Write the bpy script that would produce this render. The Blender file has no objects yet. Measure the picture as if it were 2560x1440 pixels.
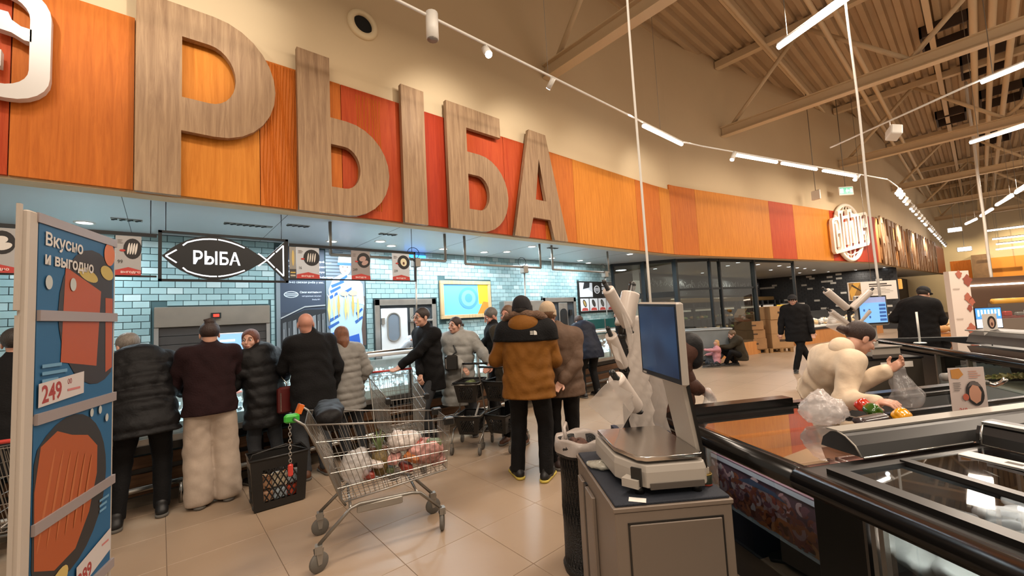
import bpy, math, random
import numpy as np
from mathutils import Matrix, Vector, Euler
random.seed(7)
S = bpy.context.scene
COL = S.collection
PI = math.pi

# ---------------------------------------------------------------- camera, world, lights, exposure
cam = bpy.data.cameras.new('camera'); camo = bpy.data.objects.new('camera', cam); COL.objects.link(camo)
cam.sensor_width = 36.0; cam.lens = 14.28; cam.clip_start = 0.05; cam.clip_end = 200
camo.matrix_world = Matrix(((0.75602982, -0.00515621, -0.65451686, 0.0),
                            (-0.65247403, -0.08527045, -0.7529984, 0.0),
                            (-0.05192833, 0.9963445, -0.0678313, 1.6),
                            (0, 0, 0, 1)))
S.camera = camo
w = bpy.data.worlds.new('world'); S.world = w; w.use_nodes = True
w.node_tree.nodes['Background'].inputs[0].default_value = (1.0, 0.86, 0.70, 1)
w.node_tree.nodes['Background'].inputs[1].default_value = 0.62
S.view_settings.view_transform = 'Standard'; S.view_settings.look = 'None'
S.view_settings.gamma = 1.0; S.view_settings.use_curve_mapping = False
S.view_settings.exposure = 0.12

WARM = (1.0, 0.84, 0.68); COOL = (0.80, 0.93, 1.0); NEUT = (1.0, 0.90, 0.78)
def area_light(name, loc, size, power, color, direction=(0, 0, -1), sy=None, spread=None):
    l = bpy.data.lights.new(name, 'AREA'); l.energy = power; l.color = color
    l.shape = 'RECTANGLE' if sy else 'DISK'; l.size = size
    if sy: l.size_y = sy
    if spread: l.spread = spread
    o = bpy.data.objects.new(name, l); COL.objects.link(o); o.location = loc
    o.rotation_euler = Vector(direction).to_track_quat('-Z', 'Y').to_euler()
    return o
def spot_light(name, loc, target, power, color, angle=60, blend=0.8, r=0.04):
    l = bpy.data.lights.new(name, 'SPOT'); l.energy = power; l.color = color
    l.spot_size = math.radians(angle); l.spot_blend = blend; l.shadow_soft_size = r
    o = bpy.data.objects.new(name, l); COL.objects.link(o); o.location = loc
    o.rotation_euler = (Vector(target) - Vector(loc)).to_track_quat('-Z', 'Y').to_euler()
    return o
# general hall lighting: the rows of linear lamps, also those behind and beside the camera
for x, y, p in [(-2, -2, 230), (3, -4, 230), (2.5, 1.2, 170), (7.5, 1.0, 260), (9, -5, 260), (13, -1, 300), (18, 0.5, 300), (25, -1.5, 350), (16, -8, 300), (33, -2, 350), (-1.0, 1.6, 130)]:
    area_light('hall_lamp_light', (x, y, 5.9), 2.6, p, WARM, sy=0.5)
# fish department: cool ceiling downlights above the staff side
for x, y, p in [(-0.7, 6.9, 34), (0.96, 6.2, 34), (2.2, 6.9, 34), (3.2, 6.9, 30), (4.3, 6.9, 34), (5.3, 6.9, 34), (5.8, 6.1, 34), (7.4, 7.0, 34), (8.7, 7.0, 30), (9.3, 6.1, 26)]:
    area_light('counter_downlight_light', (x, y, 2.93), 0.35, p, COOL)
for x, y, p in [(13, 5.6, 40), (16, 5.2, 40), (19, 5.0, 45), (23, 5, 45), (20.3, 3.3, 20), (26, 4, 45), (17, 8, 40), (22, 8, 40)]:
    area_light('bakery_downlight_light', (x, y, 2.93), 0.5, p, NEUT)
# track spots washing the fascia and the wall above it
for x, y, z, tx, ty, tz, p in [(-1.2, 3.6, 4.9, -0.6, 5.2, 5.0, 52), (0.6, 3.5, 4.95, 0.0, 5.2, 5.1, 48), (2.95, 3.9, 4.95, 3.3, 5.2, 4.5, 42), (4.4, 3.9, 5.05, 4.9, 5.2, 4.5, 34),
                                (6.4, 3.8, 5.1, 6.8, 5.2, 4.5, 26), (8.6, 3.8, 5.2, 9.0, 5.2, 4.6, 26)]:
    spot_light('track_spot_light', (x, y, z), (tx, ty, tz), p * 1.6, (1, .94, .86), 90)
# ---------------------------------------------------------------- materials
def lin(h):
    if isinstance(h, str):
        h = h.lstrip('#'); c = [int(h[i:i+2], 16) / 255 for i in (0, 2, 4)]
        return tuple((v / 12.92 if v <= 0.04045 else ((v + 0.055) / 1.055) ** 2.4) for v in c)
    return h
_M = {}
def mat(name, color, rough=0.5, metal=0.0, var=0.0, vscale=8.0, bump=0.0, bscale=60.0, emit=0.0, alpha=None, trans=0.0, coat=0.0, stretch=None, spec=None):
    key = (name,)
    if key in _M: return _M[key]
    m = bpy.data.materials.new(name); m.use_nodes = True; nt = m.node_tree; b = nt.nodes['Principled BSDF']
    c = lin(color)
    b.inputs['Base Color'].default_value = (*c, 1); b.inputs['Roughness'].default_value = rough; b.inputs['Metallic'].default_value = metal
    if coat: b.inputs['Coat Weight'].default_value = coat; b.inputs['Coat Roughness'].default_value = 0.05
    if spec is not None: b.inputs['Specular IOR Level'].default_value = spec
    if trans: b.inputs['Transmission Weight'].default_value = trans; b.inputs['IOR'].default_value = 1.1
    if emit: b.inputs['Emission Color'].default_value = (*c, 1); b.inputs['Emission Strength'].default_value = emit
    if alpha is not None: b.inputs['Alpha'].default_value = alpha
    if var or bump:
        tc = nt.nodes.new('ShaderNodeTexCoord'); src = tc.outputs['Object']
        if stretch:
            mp = nt.nodes.new('ShaderNodeMapping'); mp.inputs['Scale'].default_value = stretch; nt.links.new(src, mp.inputs[0]); src = mp.outputs[0]
        if var:
            n = nt.nodes.new('ShaderNodeTexNoise'); n.inputs['Scale'].default_value = vscale; n.inputs['Detail'].default_value = 5; nt.links.new(src, n.inputs['Vector'])
            r = nt.nodes.new('ShaderNodeValToRGB'); r.color_ramp.elements[0].position = 0.3; r.color_ramp.elements[1].position = 0.7
            r.color_ramp.elements[0].color = (*[max(0, v * (1 - var)) for v in c], 1); r.color_ramp.elements[1].color = (*[min(1, v * (1 + var)) for v in c], 1)
            nt.links.new(n.outputs[0], r.inputs[0]); nt.links.new(r.outputs[0], b.inputs['Base Color'])
        if bump:
            n2 = nt.nodes.new('ShaderNodeTexNoise'); n2.inputs['Scale'].default_value = bscale; n2.inputs['Detail'].default_value = 3; nt.links.new(src, n2.inputs['Vector'])
            bp = nt.nodes.new('ShaderNodeBump'); bp.inputs['Strength'].default_value = min(1, bump); bp.inputs['Distance'].default_value = 0.01
            nt.links.new(n2.outputs[0], bp.inputs['Height']); nt.links.new(bp.outputs[0], b.inputs['Normal'])
    _M[key] = m
    return m
def glass_mat(name, tint, opacity=0.15, rough=0.02, gloss=0.25):
    if (name,) in _M: return _M[(name,)]
    m = bpy.data.materials.new(name); m.use_nodes = True; nt = m.node_tree; nt.nodes.clear()
    out = nt.nodes.new('ShaderNodeOutputMaterial'); t = nt.nodes.new('ShaderNodeBsdfTransparent'); t.inputs[0].default_value = (*lin(tint), 1)
    g = nt.nodes.new('ShaderNodeBsdfGlossy'); g.inputs['Roughness'].default_value = rough; g.inputs[0].default_value = (1, 1, 1, 1)
    fr = nt.nodes.new('ShaderNodeFresnel'); fr.inputs[0].default_value = 1.5
    mt = nt.nodes.new('ShaderNodeMath'); mt.operation = 'ADD'; mt.inputs[1].default_value = gloss; mt.use_clamp = True
    nt.links.new(fr.outputs[0], mt.inputs[0]); ge = nt.nodes.new('ShaderNodeNewGeometry'); inv = nt.nodes.new('ShaderNodeMath'); inv.operation = 'SUBTRACT'; inv.inputs[0].default_value = 1; nt.links.new(ge.outputs['Backfacing'], inv.inputs[1]); mu = nt.nodes.new('ShaderNodeMath'); mu.operation = 'MULTIPLY'; nt.links.new(mt.outputs[0], mu.inputs[0]); nt.links.new(inv.outputs[0], mu.inputs[1])
    mx = nt.nodes.new('ShaderNodeMixShader'); nt.links.new(mu.outputs[0], mx.inputs[0]); nt.links.new(t.outputs[0], mx.inputs[1]); nt.links.new(g.outputs[0], mx.inputs[2])
    nt.links.new(mx.outputs[0], out.inputs[0]); _M[(name,)] = m
    return m
def film_mat(name, color, alpha=0.35):
    if (name,) in _M: return _M[(name,)]
    m = mat(name, color, rough=0.25, bump=0.6, bscale=25, alpha=alpha, spec=0.8)
    return m
def wood_mat(name, ca, cb, scale=1.0, bump=0.25, rough=0.55, stretch=(9, 9, 0.55)):
    if (name,) in _M: return _M[(name,)]
    m = bpy.data.materials.new(name); m.use_nodes = True; nt = m.node_tree; b = nt.nodes['Principled BSDF']; b.inputs['Roughness'].default_value = rough; b.inputs['Specular IOR Level'].default_value = 0.18
    tc = nt.nodes.new('ShaderNodeTexCoord'); mp = nt.nodes.new('ShaderNodeMapping'); mp.inputs['Scale'].default_value = [s * scale for s in stretch]
    nt.links.new(tc.outputs['Object'], mp.inputs[0])
    n = nt.nodes.new('ShaderNodeTexNoise'); n.inputs['Scale'].default_value = 3.2; n.inputs['Detail'].default_value = 8; n.inputs['Roughness'].default_value = 0.65; n.inputs['Distortion'].default_value = 0.6
    nt.links.new(mp.outputs[0], n.inputs['Vector'])
    r = nt.nodes.new('ShaderNodeValToRGB'); r.color_ramp.elements[0].position = 0.33; r.color_ramp.elements[1].position = 0.66
    r.color_ramp.elements[0].color = (*lin(ca), 1); r.color_ramp.elements[1].color = (*lin(cb), 1)
    nt.links.new(n.outputs[0], r.inputs[0]); nt.links.new(r.outputs[0], b.inputs['Base Color'])
    bp = nt.nodes.new('ShaderNodeBump'); bp.inputs['Strength'].default_value = bump; bp.inputs['Distance'].default_value = 0.02
    nt.links.new(n.outputs[0], bp.inputs['Height']); nt.links.new(bp.outputs[0], b.inputs['Normal'])
    _M[(name,)] = m
    return m
CREAM = mat('cream_paint', '#d9c5a0', 0.8, var=0.04, vscale=1.5, bump=0.15, bscale=30)
STEEL = mat('brushed_steel', '#a8a5a0', 0.32, 0.9, var=0.1, vscale=6, bump=0.1, bscale=90)
CHROME = mat('chrome_wire', '#c4c2be', 0.22, 1.0)
ALU = mat('grey_aluminium', '#8f8a82', 0.45, 0.6)
BLACK = mat('black_plastic', '#141312', 0.38)
BLACKG = mat('glossy_black_bumper', '#0e0d0c', 0.22, spec=0.35)
BLKMET = mat('black_metal', '#17181a', 0.45, 0.2)
WHITE = mat('white_plastic', '#dcd8d0', 0.4)
WHITEM = mat('white_paper', '#d9d4cd', 0.7)
GREYP = mat('grey_plastic', '#7d7a75', 0.5)
DKGREY = mat('dark_grey_plastic', '#3a3a3a', 0.5)
RUBBER = mat('grey_rubber', '#5a5650', 0.7)
RED = mat('red_plastic', '#b5362c', 0.4)
LED = mat('led_tube', '#fff6ee', emit=14.0)
DOWN = mat('downlight_lens', '#f4fbff', emit=16.0)
GLASS = glass_mat('clear_glass', '#f4f8f6', gloss=0.03)
def col(h, rough=0.6, **k): return mat('print_' + h.strip('#') + ('' if rough == 0.6 else '_%d' % int(rough * 100)), h, rough, **k)

# ---------------------------------------------------------------- mesh helpers
def link(name, data, parent=None):
    o = bpy.data.objects.new(name, data); COL.objects.link(o)
    if parent is not None: o.parent = parent
    return o
def tag(o, label=None, cat=None, group=None, kind=None):
    if label: o['label'] = label
    if cat: o['category'] = cat
    if group: o['group'] = group
    if kind: o['kind'] = kind
    return o
def thing(name, label, cat, loc=(0, 0, 0), rz=0.0, group=None, rot=None):
    o = bpy.data.objects.new(name, None); COL.objects.link(o); o.location = loc; o.rotation_euler = rot if rot else (0, 0, rz)
    o.empty_display_size = 0.1
    return tag(o, label, cat, group)
def copy_tree(o, parent=None):
    c = o.copy(); COL.objects.link(c); c.parent = parent
    if parent is not None: c.matrix_parent_inverse = o.matrix_parent_inverse.copy()
    for ch in o.children: copy_tree(ch, c)
    return c
ORD = ['first', 'second', 'third', 'fourth', 'fifth', 'sixth', 'seventh', 'eighth', 'ninth', 'tenth', 'eleventh', 'twelfth', 'thirteenth', 'fourteenth', 'fifteenth', 'sixteenth', 'seventeenth', 'eighteenth', 'nineteenth', 'twentieth', 'twenty-first', 'twenty-second', 'twenty-third', 'twenty-fourth', 'twenty-fifth']
class MB:
    def __init__(s, T=None): s.v = []; s.f = []; s.fm = []; s.mats = []; s.cur = 0; s.T = T; s.sm = []; s.smooth = False
    def m(s, material):
        if material not in s.mats: s.mats.append(material)
        s.cur = s.mats.index(material); return s
    def add(s, vs, fs, smooth=None):
        b = len(s.v)
        if s.T is not None: vs = [tuple(s.T @ Vector(v)) for v in vs]
        s.v += [tuple(v) for v in vs]
        for f in fs:
            s.f.append([b + i for i in f]); s.fm.append(s.cur); s.sm.append(s.smooth if smooth is None else smooth)
        return s
    def box(s, x0, x1, y0, y1, z0, z1):
        vs = [(x, y, z) for x in (x0, x1) for y in (y0, y1) for z in (z0, z1)]
        return s.add(vs, [(0, 1, 3, 2), (4, 6, 7, 5), (0, 4, 5, 1), (2, 3, 7, 6), (0, 2, 6, 4), (1, 5, 7, 3)], False)
    def cbox(s, c, d, rz=0, rot=None):
        R = (Euler(rot).to_matrix() if rot else Matrix.Rotation(rz, 3, 'Z')); c = Vector(c)
        vs = [c + R @ Vector((sx * d[0] / 2, sy * d[1] / 2, sz * d[2] / 2)) for sx in (-1, 1) for sy in (-1, 1) for sz in (-1, 1)]
        return s.add(vs, [(0, 1, 3, 2), (4, 6, 7, 5), (0, 4, 5, 1), (2, 3, 7, 6), (0, 2, 6, 4), (1, 5, 7, 3)], False)
    def rbox(s, x0, x1, y0, y1, z0, z1, r=0.01):
        """box with chamfered vertical and horizontal edges"""
        vs = []; fs = []
        for z, i in ((z0, r), (z0 + r, 0), (z1 - r, 0), (z1, r)):
            a, b, c, d = x0 + i, x1 - i, y0 + i, y1 - i
            vs += [(a + r, c, z), (b - r, c, z), (b, c + r, z), (b, d - r, z), (b - r, d, z), (a + r, d, z), (a, d - r, z), (a, c + r, z)]
        for k in range(3):
            for j in range(8): fs.append((k * 8 + j, k * 8 + (j + 1) % 8, k * 8 + 8 + (j + 1) % 8, k * 8 + 8 + j))
        fs.append(tuple(range(7, -1, -1))); fs.append(tuple(range(24, 32)))
        return s.add(vs, fs, False)
    def tube(s, pts, r, n=8, closed=False, r2=None):
        P = [Vector(p) for p in pts]; N = len(P); rings = []; up = None
        for i, p in enumerate(P):
            if closed: t = (P[(i + 1) % N] - P[i - 1])
            else: t = (P[min(i + 1, N - 1)] - P[max(i - 1, 0)])
            t = t.normalized() if t.length > 1e-9 else Vector((0, 0, 1))
            if up is None: up = Vector((0, 0, 1)) if abs(t.z) < 0.9 else Vector((1, 0, 0))
            a = t.cross(up).normalized(); b = a.cross(t).normalized(); up = b
            rr = r if r2 is None else r + (r2 - r) * i / max(1, N - 1)
            rings.append([p + (a * math.cos(2 * PI * k / n) + b * math.sin(2 * PI * k / n)) * rr for k in range(n)])
        vs = [v for R in rings for v in R]; fs = []
        for i in range(N if closed else N - 1):
            j = (i + 1) % N
            for k in range(n): fs.append((i * n + k, i * n + (k + 1) % n, j * n + (k + 1) % n, j * n + k))
        if not closed: fs.append(tuple(range(n - 1, -1, -1))); fs.append(tuple((N - 1) * n + k for k in range(n)))
        return s.add(vs, fs, n > 4)
    def cyl(s, p0, p1, r, n=12, r2=None): return s.tube([p0, p1], r, n, r2=r2)
    def lathe(s, prof, c=(0, 0, 0), n=20, T=None, sx=1, sy=1):
        vs = []; fs = []; c = Vector(c); m_ = len(prof)
        for r, z in prof:
            for k in range(n):
                v = Vector((r * sx * math.cos(2 * PI * k / n), r * sy * math.sin(2 * PI * k / n), z))
                vs.append((T @ v if T else v) + c)
        for i in range(m_ - 1):
            for k in range(n): fs.append((i * n + k, i * n + (k + 1) % n, (i + 1) * n + (k + 1) % n, (i + 1) * n + k))
        return s.add(vs, fs, True)
    def ball(s, c, r, n=12, T=None, sz=(1, 1, 1)):
        h = n // 2; prof = [(max(1e-4, math.sin(PI * i / h)), -math.cos(PI * i / h)) for i in range(h + 1)]
        M3 = Matrix.Diagonal((r * sz[0], r * sz[1], r * sz[2])); M3 = (T @ M3) if T else M3
        return s.lathe(prof, c, n, M3)
    def poly(s, pts): return s.add(pts, [tuple(range(len(pts)))], False)
    def prism(s, pts, vec):
        """convex-ish polygon (3D points) extruded by vec"""
        n = len(pts); v = Vector(vec); P = [Vector(p) for p in pts]
        fs = [tuple(range(n - 1, -1, -1)), tuple(range(n, 2 * n))] + [(i, (i + 1) % n, n + (i + 1) % n, n + i) for i in range(n)]
        return s.add(P + [p + v for p in P], fs, False)
    def build(s, name, material=None, parent=None, bevel=0.0):
        me = bpy.data.meshes.new(name); me.from_pydata(s.v, [], s.f)
        if material is not None: me.materials.append(material)
        else:
            for m_ in s.mats: me.materials.append(m_)
            me.polygons.foreach_set('material_index', s.fm)
        me.polygons.foreach_set('use_smooth', s.sm); me.update()
        o = link(name, me, parent)
        if bevel:
            b = o.modifiers.new('bevel', 'BEVEL'); b.width = bevel; b.segments = 2; b.limit_method = 'ANGLE'
        return o
def curve_mesh(loops, depth, bevel=0.0):
    """filled outline (list of closed 2D loops, holes included) -> mesh in XY plane, extruded +-depth/2 in Z"""
    cu = bpy.data.curves.new('outline', 'CURVE'); cu.dimensions = '2D'; cu.fill_mode = 'BOTH'; cu.extrude = depth / 2; cu.bevel_depth = bevel
    for lp in loops:
        sp = cu.splines.new('POLY'); sp.points.add(len(lp) - 1)
        for i, (x, y) in enumerate(lp): sp.points[i].co = (x, y, 0, 1)
        sp.use_cyclic_u = True
    o = bpy.data.objects.new('outline', cu); me = bpy.data.meshes.new_from_object(o); bpy.data.objects.remove(o); bpy.data.curves.remove(cu)
    return me
def text_mesh(txt, size, depth=0.0, bold=0.0, align='LEFT', spacing=1.0, line=1.0, sx=1.0):
    cu = bpy.data.curves.new('lettering', 'FONT'); cu.body = txt; cu.size = size; cu.extrude = depth / 2; cu.offset = bold; cu.align_x = align
    cu.space_character = spacing; cu.space_line = line; cu.resolution_u = 3
    o = bpy.data.objects.new('lettering', cu); me = bpy.data.meshes.new_from_object(o); bpy.data.objects.remove(o); bpy.data.curves.remove(cu)
    return me
def frame_matrix(origin, right, up):
    r = Vector(right).normalized(); u = Vector(up); u = (u - r * u.dot(r)).normalized(); n = r.cross(u)
    return Matrix(((r.x, u.x, n.x, origin[0]), (r.y, u.y, n.y, origin[1]), (r.z, u.z, n.z, origin[2]), (0, 0, 0, 1)))
def place_mesh(name, me, material, M, parent=None):
    me.materials.clear(); me.materials.append(material); me.transform(M)
    return link(name, me, parent)
def ell_pts(cx, cy, rx, ry, n=20, a0=0.0, a1=2 * PI, rot=0.0):
    out = []
    for i in range(n):
        a = a0 + (a1 - a0) * i / n; x, y = rx * math.cos(a), ry * math.sin(a)
        out.append((cx + x * math.cos(rot) - y * math.sin(rot), cy + x * math.sin(rot) + y * math.cos(rot)))
    return out
class Print:
    """flat print: coloured shapes in layers on a plane (u right, v up), all in one mesh"""
    def __init__(s, M, dz=0.0004): s.M = M; s.mb = MB(M); s.z = 0.002; s.dz = dz
    def shape(s, pts, c):
        s.z += s.dz; s.mb.m(col(c)); s.mb.add([(x, y, s.z) for x, y in pts], [tuple(range(len(pts)))], False); return s
    def rect(s, x0, y0, x1, y1, c): return s.shape([(x0, y0), (x1, y0), (x1, y1), (x0, y1)], c)
    def ell(s, cx, cy, rx, ry, c, rot=0): return s.shape(ell_pts(cx, cy, rx, ry, 20, rot=rot), c)
    def text(s, txt, x, y, size, c, bold=0.0, align='LEFT', sx=1.0, rot=0.0, line=1.0):
        s.z += s.dz; me = text_mesh(txt, size, 0, bold, align, line=line); s.mb.m(col(c)); ca, sa = math.cos(rot), math.sin(rot)
        vs = [(x + v.co.x * sx * ca - v.co.y * sa, y + v.co.x * sx * sa + v.co.y * ca, s.z) for v in me.vertices]
        s.mb.add(vs, [tuple(p.vertices) for p in me.polygons], False); bpy.data.meshes.remove(me); return s
    def lines(s, x, y, w_, n, pitch, h, c):
        for i in range(n): s.rect(x, y - i * pitch - h, x + w_ * random.uniform(0.6, 1), y - i * pitch, c)
        return s
    def build(s, parent, name='print'): return s.mb.build(name, None, parent)
# ---------------------------------------------------------------- the setting
FLOORM = mat('beige_floor_tile', '#9c8772', 0.36, var=0.05, vscale=1.2, bump=0.08, bscale=12, spec=0.35)
GROUT = mat('floor_grout', '#6f5f52', 0.8)
fl = MB().box(-6, 56, -14, 12, -0.12, -0.004).build('floor', GROUT); tag(fl, kind='structure')
tm = None; rest = MB(); cnt = 0
cells = []
for i in range(-8, 60):
    for j in range(-4, 9):
        x0, y0 = 0.045 + 0.595 * i, 0.235 + 0.6 * j
        cells.append((((x0 + .3) ** 2 + (y0 + .3) ** 2) ** .5, x0, y0))
vis = []
for d, x0, y0 in sorted(cells):
    ang = math.degrees(math.atan2(y0 + .3, x0 + .3))
    if d > 2.2 and -6 < ang < 103 and x0 < 14 and y0 < 5.3 and len(vis) < 150: vis.append((x0, y0))
vs_ = set(vis)
tmb = MB(); tmb.rbox(0, 0.592, 0, 0.597, -0.012, 0, 0.0015); tme = None
for x0, y0 in vis:
    if tme is None: o = tmb.build('tile', FLOORM, fl); tme = o.data
    else: o = link('tile', tme, fl)
    o.location = (x0, y0, 0)
for d, x0, y0 in cells:
    if (x0, y0) in vs_: continue
    rest.add([(x0, y0, 0), (x0 + .592, y0, 0), (x0 + .592, y0 + .597, 0), (x0, y0 + .597, 0)], [(0, 1, 2, 3)])
for i in range(-24, 60):     # far and hidden floor, one strip per 0.6 m
    x0 = 0.045 + 0.595 * i
    rest.add([(x0, -14, -0.0005), (x0 + .592, -14, -0.0005), (x0 + .592, -2.2, -0.0005), (x0, -2.2, -0.0005)], [(0, 1, 2, 3)])
tag(rest.build('floor_tiles', FLOORM, fl), kind='stuff')

# fascia path
PATH = [(-3.4, 5.26), (9.4, 5.26), (10.4, 5.21), (11.4, 5.02), (12.4, 4.80), (22.2, 2.66), (43.5, 1.6)]
def on_path(x):
    for (a, b), (c, d) in zip(PATH, PATH[1:]):
        if a <= x <= c: t = (x - a) / (c - a); return Vector((x, b + (d - b) * t, 0))
def strip(mb, x0, x1, off, z0, z1, th=0.035):
    """slab following the fascia path between x0 and x1, its face 'off' in front of the wall"""
    xs = [x0] + [p[0] for p in PATH if x0 + 1e-3 < p[0] < x1 - 1e-3] + [x1]
    P = [on_path(x) for x in xs]; n = len(P); vs = []
    for i, p in enumerate(P):
        a = P[max(0, i - 1)]; b = P[min(n - 1, i + 1)]; t = (b - a).normalized(); nn = Vector((t.y, -t.x, 0))
        for d_ in (off, off - th):
            q = p + nn * d_; vs += [(q.x, q.y, z0), (q.x, q.y, z1)]
    fs = []
    for i in range(n - 1):
        a = i * 4; b = a + 4
        fs += [(a, b, b + 1, a + 1), (a + 3, b + 3, b + 2, a + 2), (a + 1, b + 1, b + 3, a + 3), (a, a + 2, b + 2, b)]
    fs += [(0, 1, 3, 2), (4 * n - 4, 4 * n - 2, 4 * n - 1, 4 * n - 3)]
    mb.add(vs, fs, False); return mb
WALLP = mat('tan_wall_paint', '#ccb591', 0.85, var=0.03, vscale=0.8, bump=0.1, bscale=20)
wl = strip(MB(), -3.4, 10.4, 0, 2.97, 9.3, 0.2).build('wall_left', WALLP); tag(wl, kind='structure')
wo = strip(MB(), 10.4, 22.2, 0, 2.97, 9.3, 0.2).build('wall_middle', WALLP); tag(wo, kind='structure')
wr = strip(MB(), 22.2, 43.5, 0, 2.97, 9.3, 0.2).build('wall_right', WALLP); tag(wr, kind='structure')
OR1 = wood_mat('orange_wood_panel', '#b05c1c', '#c87028'); OR2 = wood_mat('amber_wood_panel', '#bd701e', '#d38630')
RD1 = wood_mat('red_orange_wood_panel', '#a83c18', '#bb4f24'); RD2 = wood_mat('red_wood_panel', '#992c12', '#ab391a')
TN1 = wood_mat('tan_wood_panel', '#a87040', '#c48a52')
def relief(mb, x0, x1, z0, z1, y, n):
    """narrow raised grain ribs on a panel"""
    for k in range(n):
        x = x0 + (x1 - x0) * (k + .5) / n; pts = [(x + 0.012 * math.sin(z * 5 + k), y, z) for z in np.linspace(z0, z1, 9)]
        mb.tube(pts, 0.007, 4)
panels = [(-3.3, -.97, RD1, 0, wl), (-.97, -.2, OR1, 0, wl), (-.2, .85, OR2, 0, wl), (.85, 1.27, OR1, 14, wl), (1.27, 1.76, OR1, 0, wl), (1.76, 2.62, RD1, 0, wl), (2.62, 3.39, RD2, 0, wl), (3.39, 4.5, RD1, 0, wl),
          (4.5, 5.45, RD1, 0, wl), (5.45, 6.34, OR1, 0, wl), (6.34, 8.62, OR2, 0, wl), (8.62, 9.7, OR1, 0, wl), (9.7, 10.2, OR2, 0, wl), (10.2, 11.3, OR1, 0, wo), (11.3, 14.8, OR2, 0, wo), (14.8, 16.2, RD1, 0, wo), (16.2, 18.6, OR2, 0, wo),
          (18.6, 22.2, RD2, 0, wo), (22.2, 26.5, TN1, 0, wr), (26.5, 28.2, OR1, 0, wr), (28.2, 35, TN1, 0, wr), (35, 43.5, OR1, 0, wr)]
for x0, x1, m_, nr, par in panels:
    mb = strip(MB(), x0 + .004, x1 - .004, 0.04, 2.99, 4.72 if x0 < 10 else 4.86, 0.05)
    if nr: relief(mb, x0 + .03, x1 - .03, 3.0, 4.7, 5.22, nr); relief(mb, 1.95, 2.3, 3.1, 4.65, 5.22, 9)
    mb.build('panel', m_, par)
# ceiling of the fish department / bakery behind the fascia
SOF = mat('white_soffit_panel', '#c3c8ca', 0.35, var=0.03, vscale=0.6)
sf = MB()
pts = [on_path(x) + Vector((0, .02, 3.0)) for x in (-3.4, 9.4, 10.4, 11.4, 12.4, 22.2, 43.5)] + [Vector((43.5, 11, 3)), Vector((-3.4, 11, 3))]
sf.prism(pts, (0, 0, 0.08)); so = sf.build('ceiling', SOF); tag(so, kind='structure')
jn = MB()
for x in (-.3, 1.2, 2.7, 4.2, 5.7, 7.2, 8.7): jn.box(x - .003, x + .003, 5.3, 7.5, 2.9985, 3.0)
jn.build('panel_joint', DKGREY, so)
# roof deck
DECK = mat('tan_roof_deck', '#b39b7a', 0.8, var=0.06, vscale=1.0)
dk = MB(); y = -14.0
while y < 6.2:
    prof = [(0, 9.02), (.12, 9.02), (.16, 9.14), (.28, 9.14), (.32, 9.02)]
    for (a, za), (b, zb) in zip(prof, prof[1:]): dk.add([(-8, y + a, za), (56, y + a, za), (56, y + b, zb), (-8, y + b, zb)], [(0, 3, 2, 1)])
    y += .32
do = dk.build('ceiling', DECK); tag(do, kind='structure')
TR = mat('tan_painted_steel', '#cbb38f', 0.6)
def truss(x, z, y1, y0=-14.0):
    t = thing('roof_truss', TRL[x], 'truss', (x, y1, z), group='roof trusses')
    mb = MB(); L = y1 - y0; mb.box(-.11, .11, -L, 0, 0, .02); mb.box(-.02, .02, -L, 0, .02, .26); mb.box(-.11, .11, -L, 0, .26, .28)
    mb.build('bottom_chord', TR, t)
    MB().box(-.1, .1, -L, 0, 8.96 - z - .2, 8.96 - z).build('top_chord', TR, t)
    H_ = 8.8 - z; k = 0; y_ = -0.3
    while y_ > -L + 1:
        a = (0, y_, .27 if k % 2 == 0 else H_); b = (0, y_ - 1.9, H_ if k % 2 == 0 else .27)
        MB().tube([a, b], .055, 6).build('diagonal', TR, t); y_ -= 1.9; k += 1
    return t
TRL = {-1.2: 'tan steel roof truss farthest left, above the first large wooden letter', 5.75: 'tan steel roof truss meeting the wall above the spot lamps', 12.8: 'tan steel roof truss over the long orange fascia',
       19.8: 'tan steel roof truss above the globe emblem', 26.8: 'tan steel roof truss beyond the globe emblem', 33.8: 'tan steel roof truss far off, fifth along the hall', 40.8: 'tan steel roof truss farthest away'}
for x, z, y1 in [(5.75, 6.2, 5.25), (12.8, 6.63, 4.7), (19.8, 6.63, 3.15), (26.8, 6.63, 2.4), (33.8, 6.63, 2.05), (40.8, 6.63, 1.7)]: truss(x, z, y1)
# horizontal purlins under the deck + services
def run(name, label, cat, y, z, r, x0=-6, x1=54, m_=TR, square=False, group=None):
    mb = MB()
    if square: mb.box(x0, x1, y - r, y + r, z - r, z + r)
    else: mb.tube([(x0, y, z), (x1, y, z)], r, 8)
    return tag(mb.build(name, m_), label, cat, group)
for y, z, r, nm in [(3.35, 8.75, .05, 'purlin'), (1.9, 8.0, .055, 'a'), (1.6, 8.0, .055, 'b'), (-.42, 8.0, .07, 'c'), (-.72, 8.0, .07, 'd'), (-1.05, 8.0, .07, 'e'), (-3.2, 8.2, .09, 'f')]:
    run('ceiling_pipe', {'purlin': 'thin tan pipe running under the roof deck nearest the left wall', 'a': 'left pipe of the close pair under the roof deck', 'b': 'right pipe of the close pair under the roof deck',
        'c': 'leftmost of the three thick tan pipes at the right of the ceiling', 'd': 'middle of the three thick tan pipes at the right of the ceiling', 'e': 'rightmost of the three thick tan pipes at the right of the ceiling', 'f': 'thickest tan pipe, to the right of the group of three'}[nm], 'pipe', y, z, r, group='pipes under the roof deck')
for y in (-6, -3.0, 0.3, 3.4): tag(MB().box(-6, 54, y - .06, y + .06, 8.75, 9.0).build('purlin', TR, do))
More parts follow.
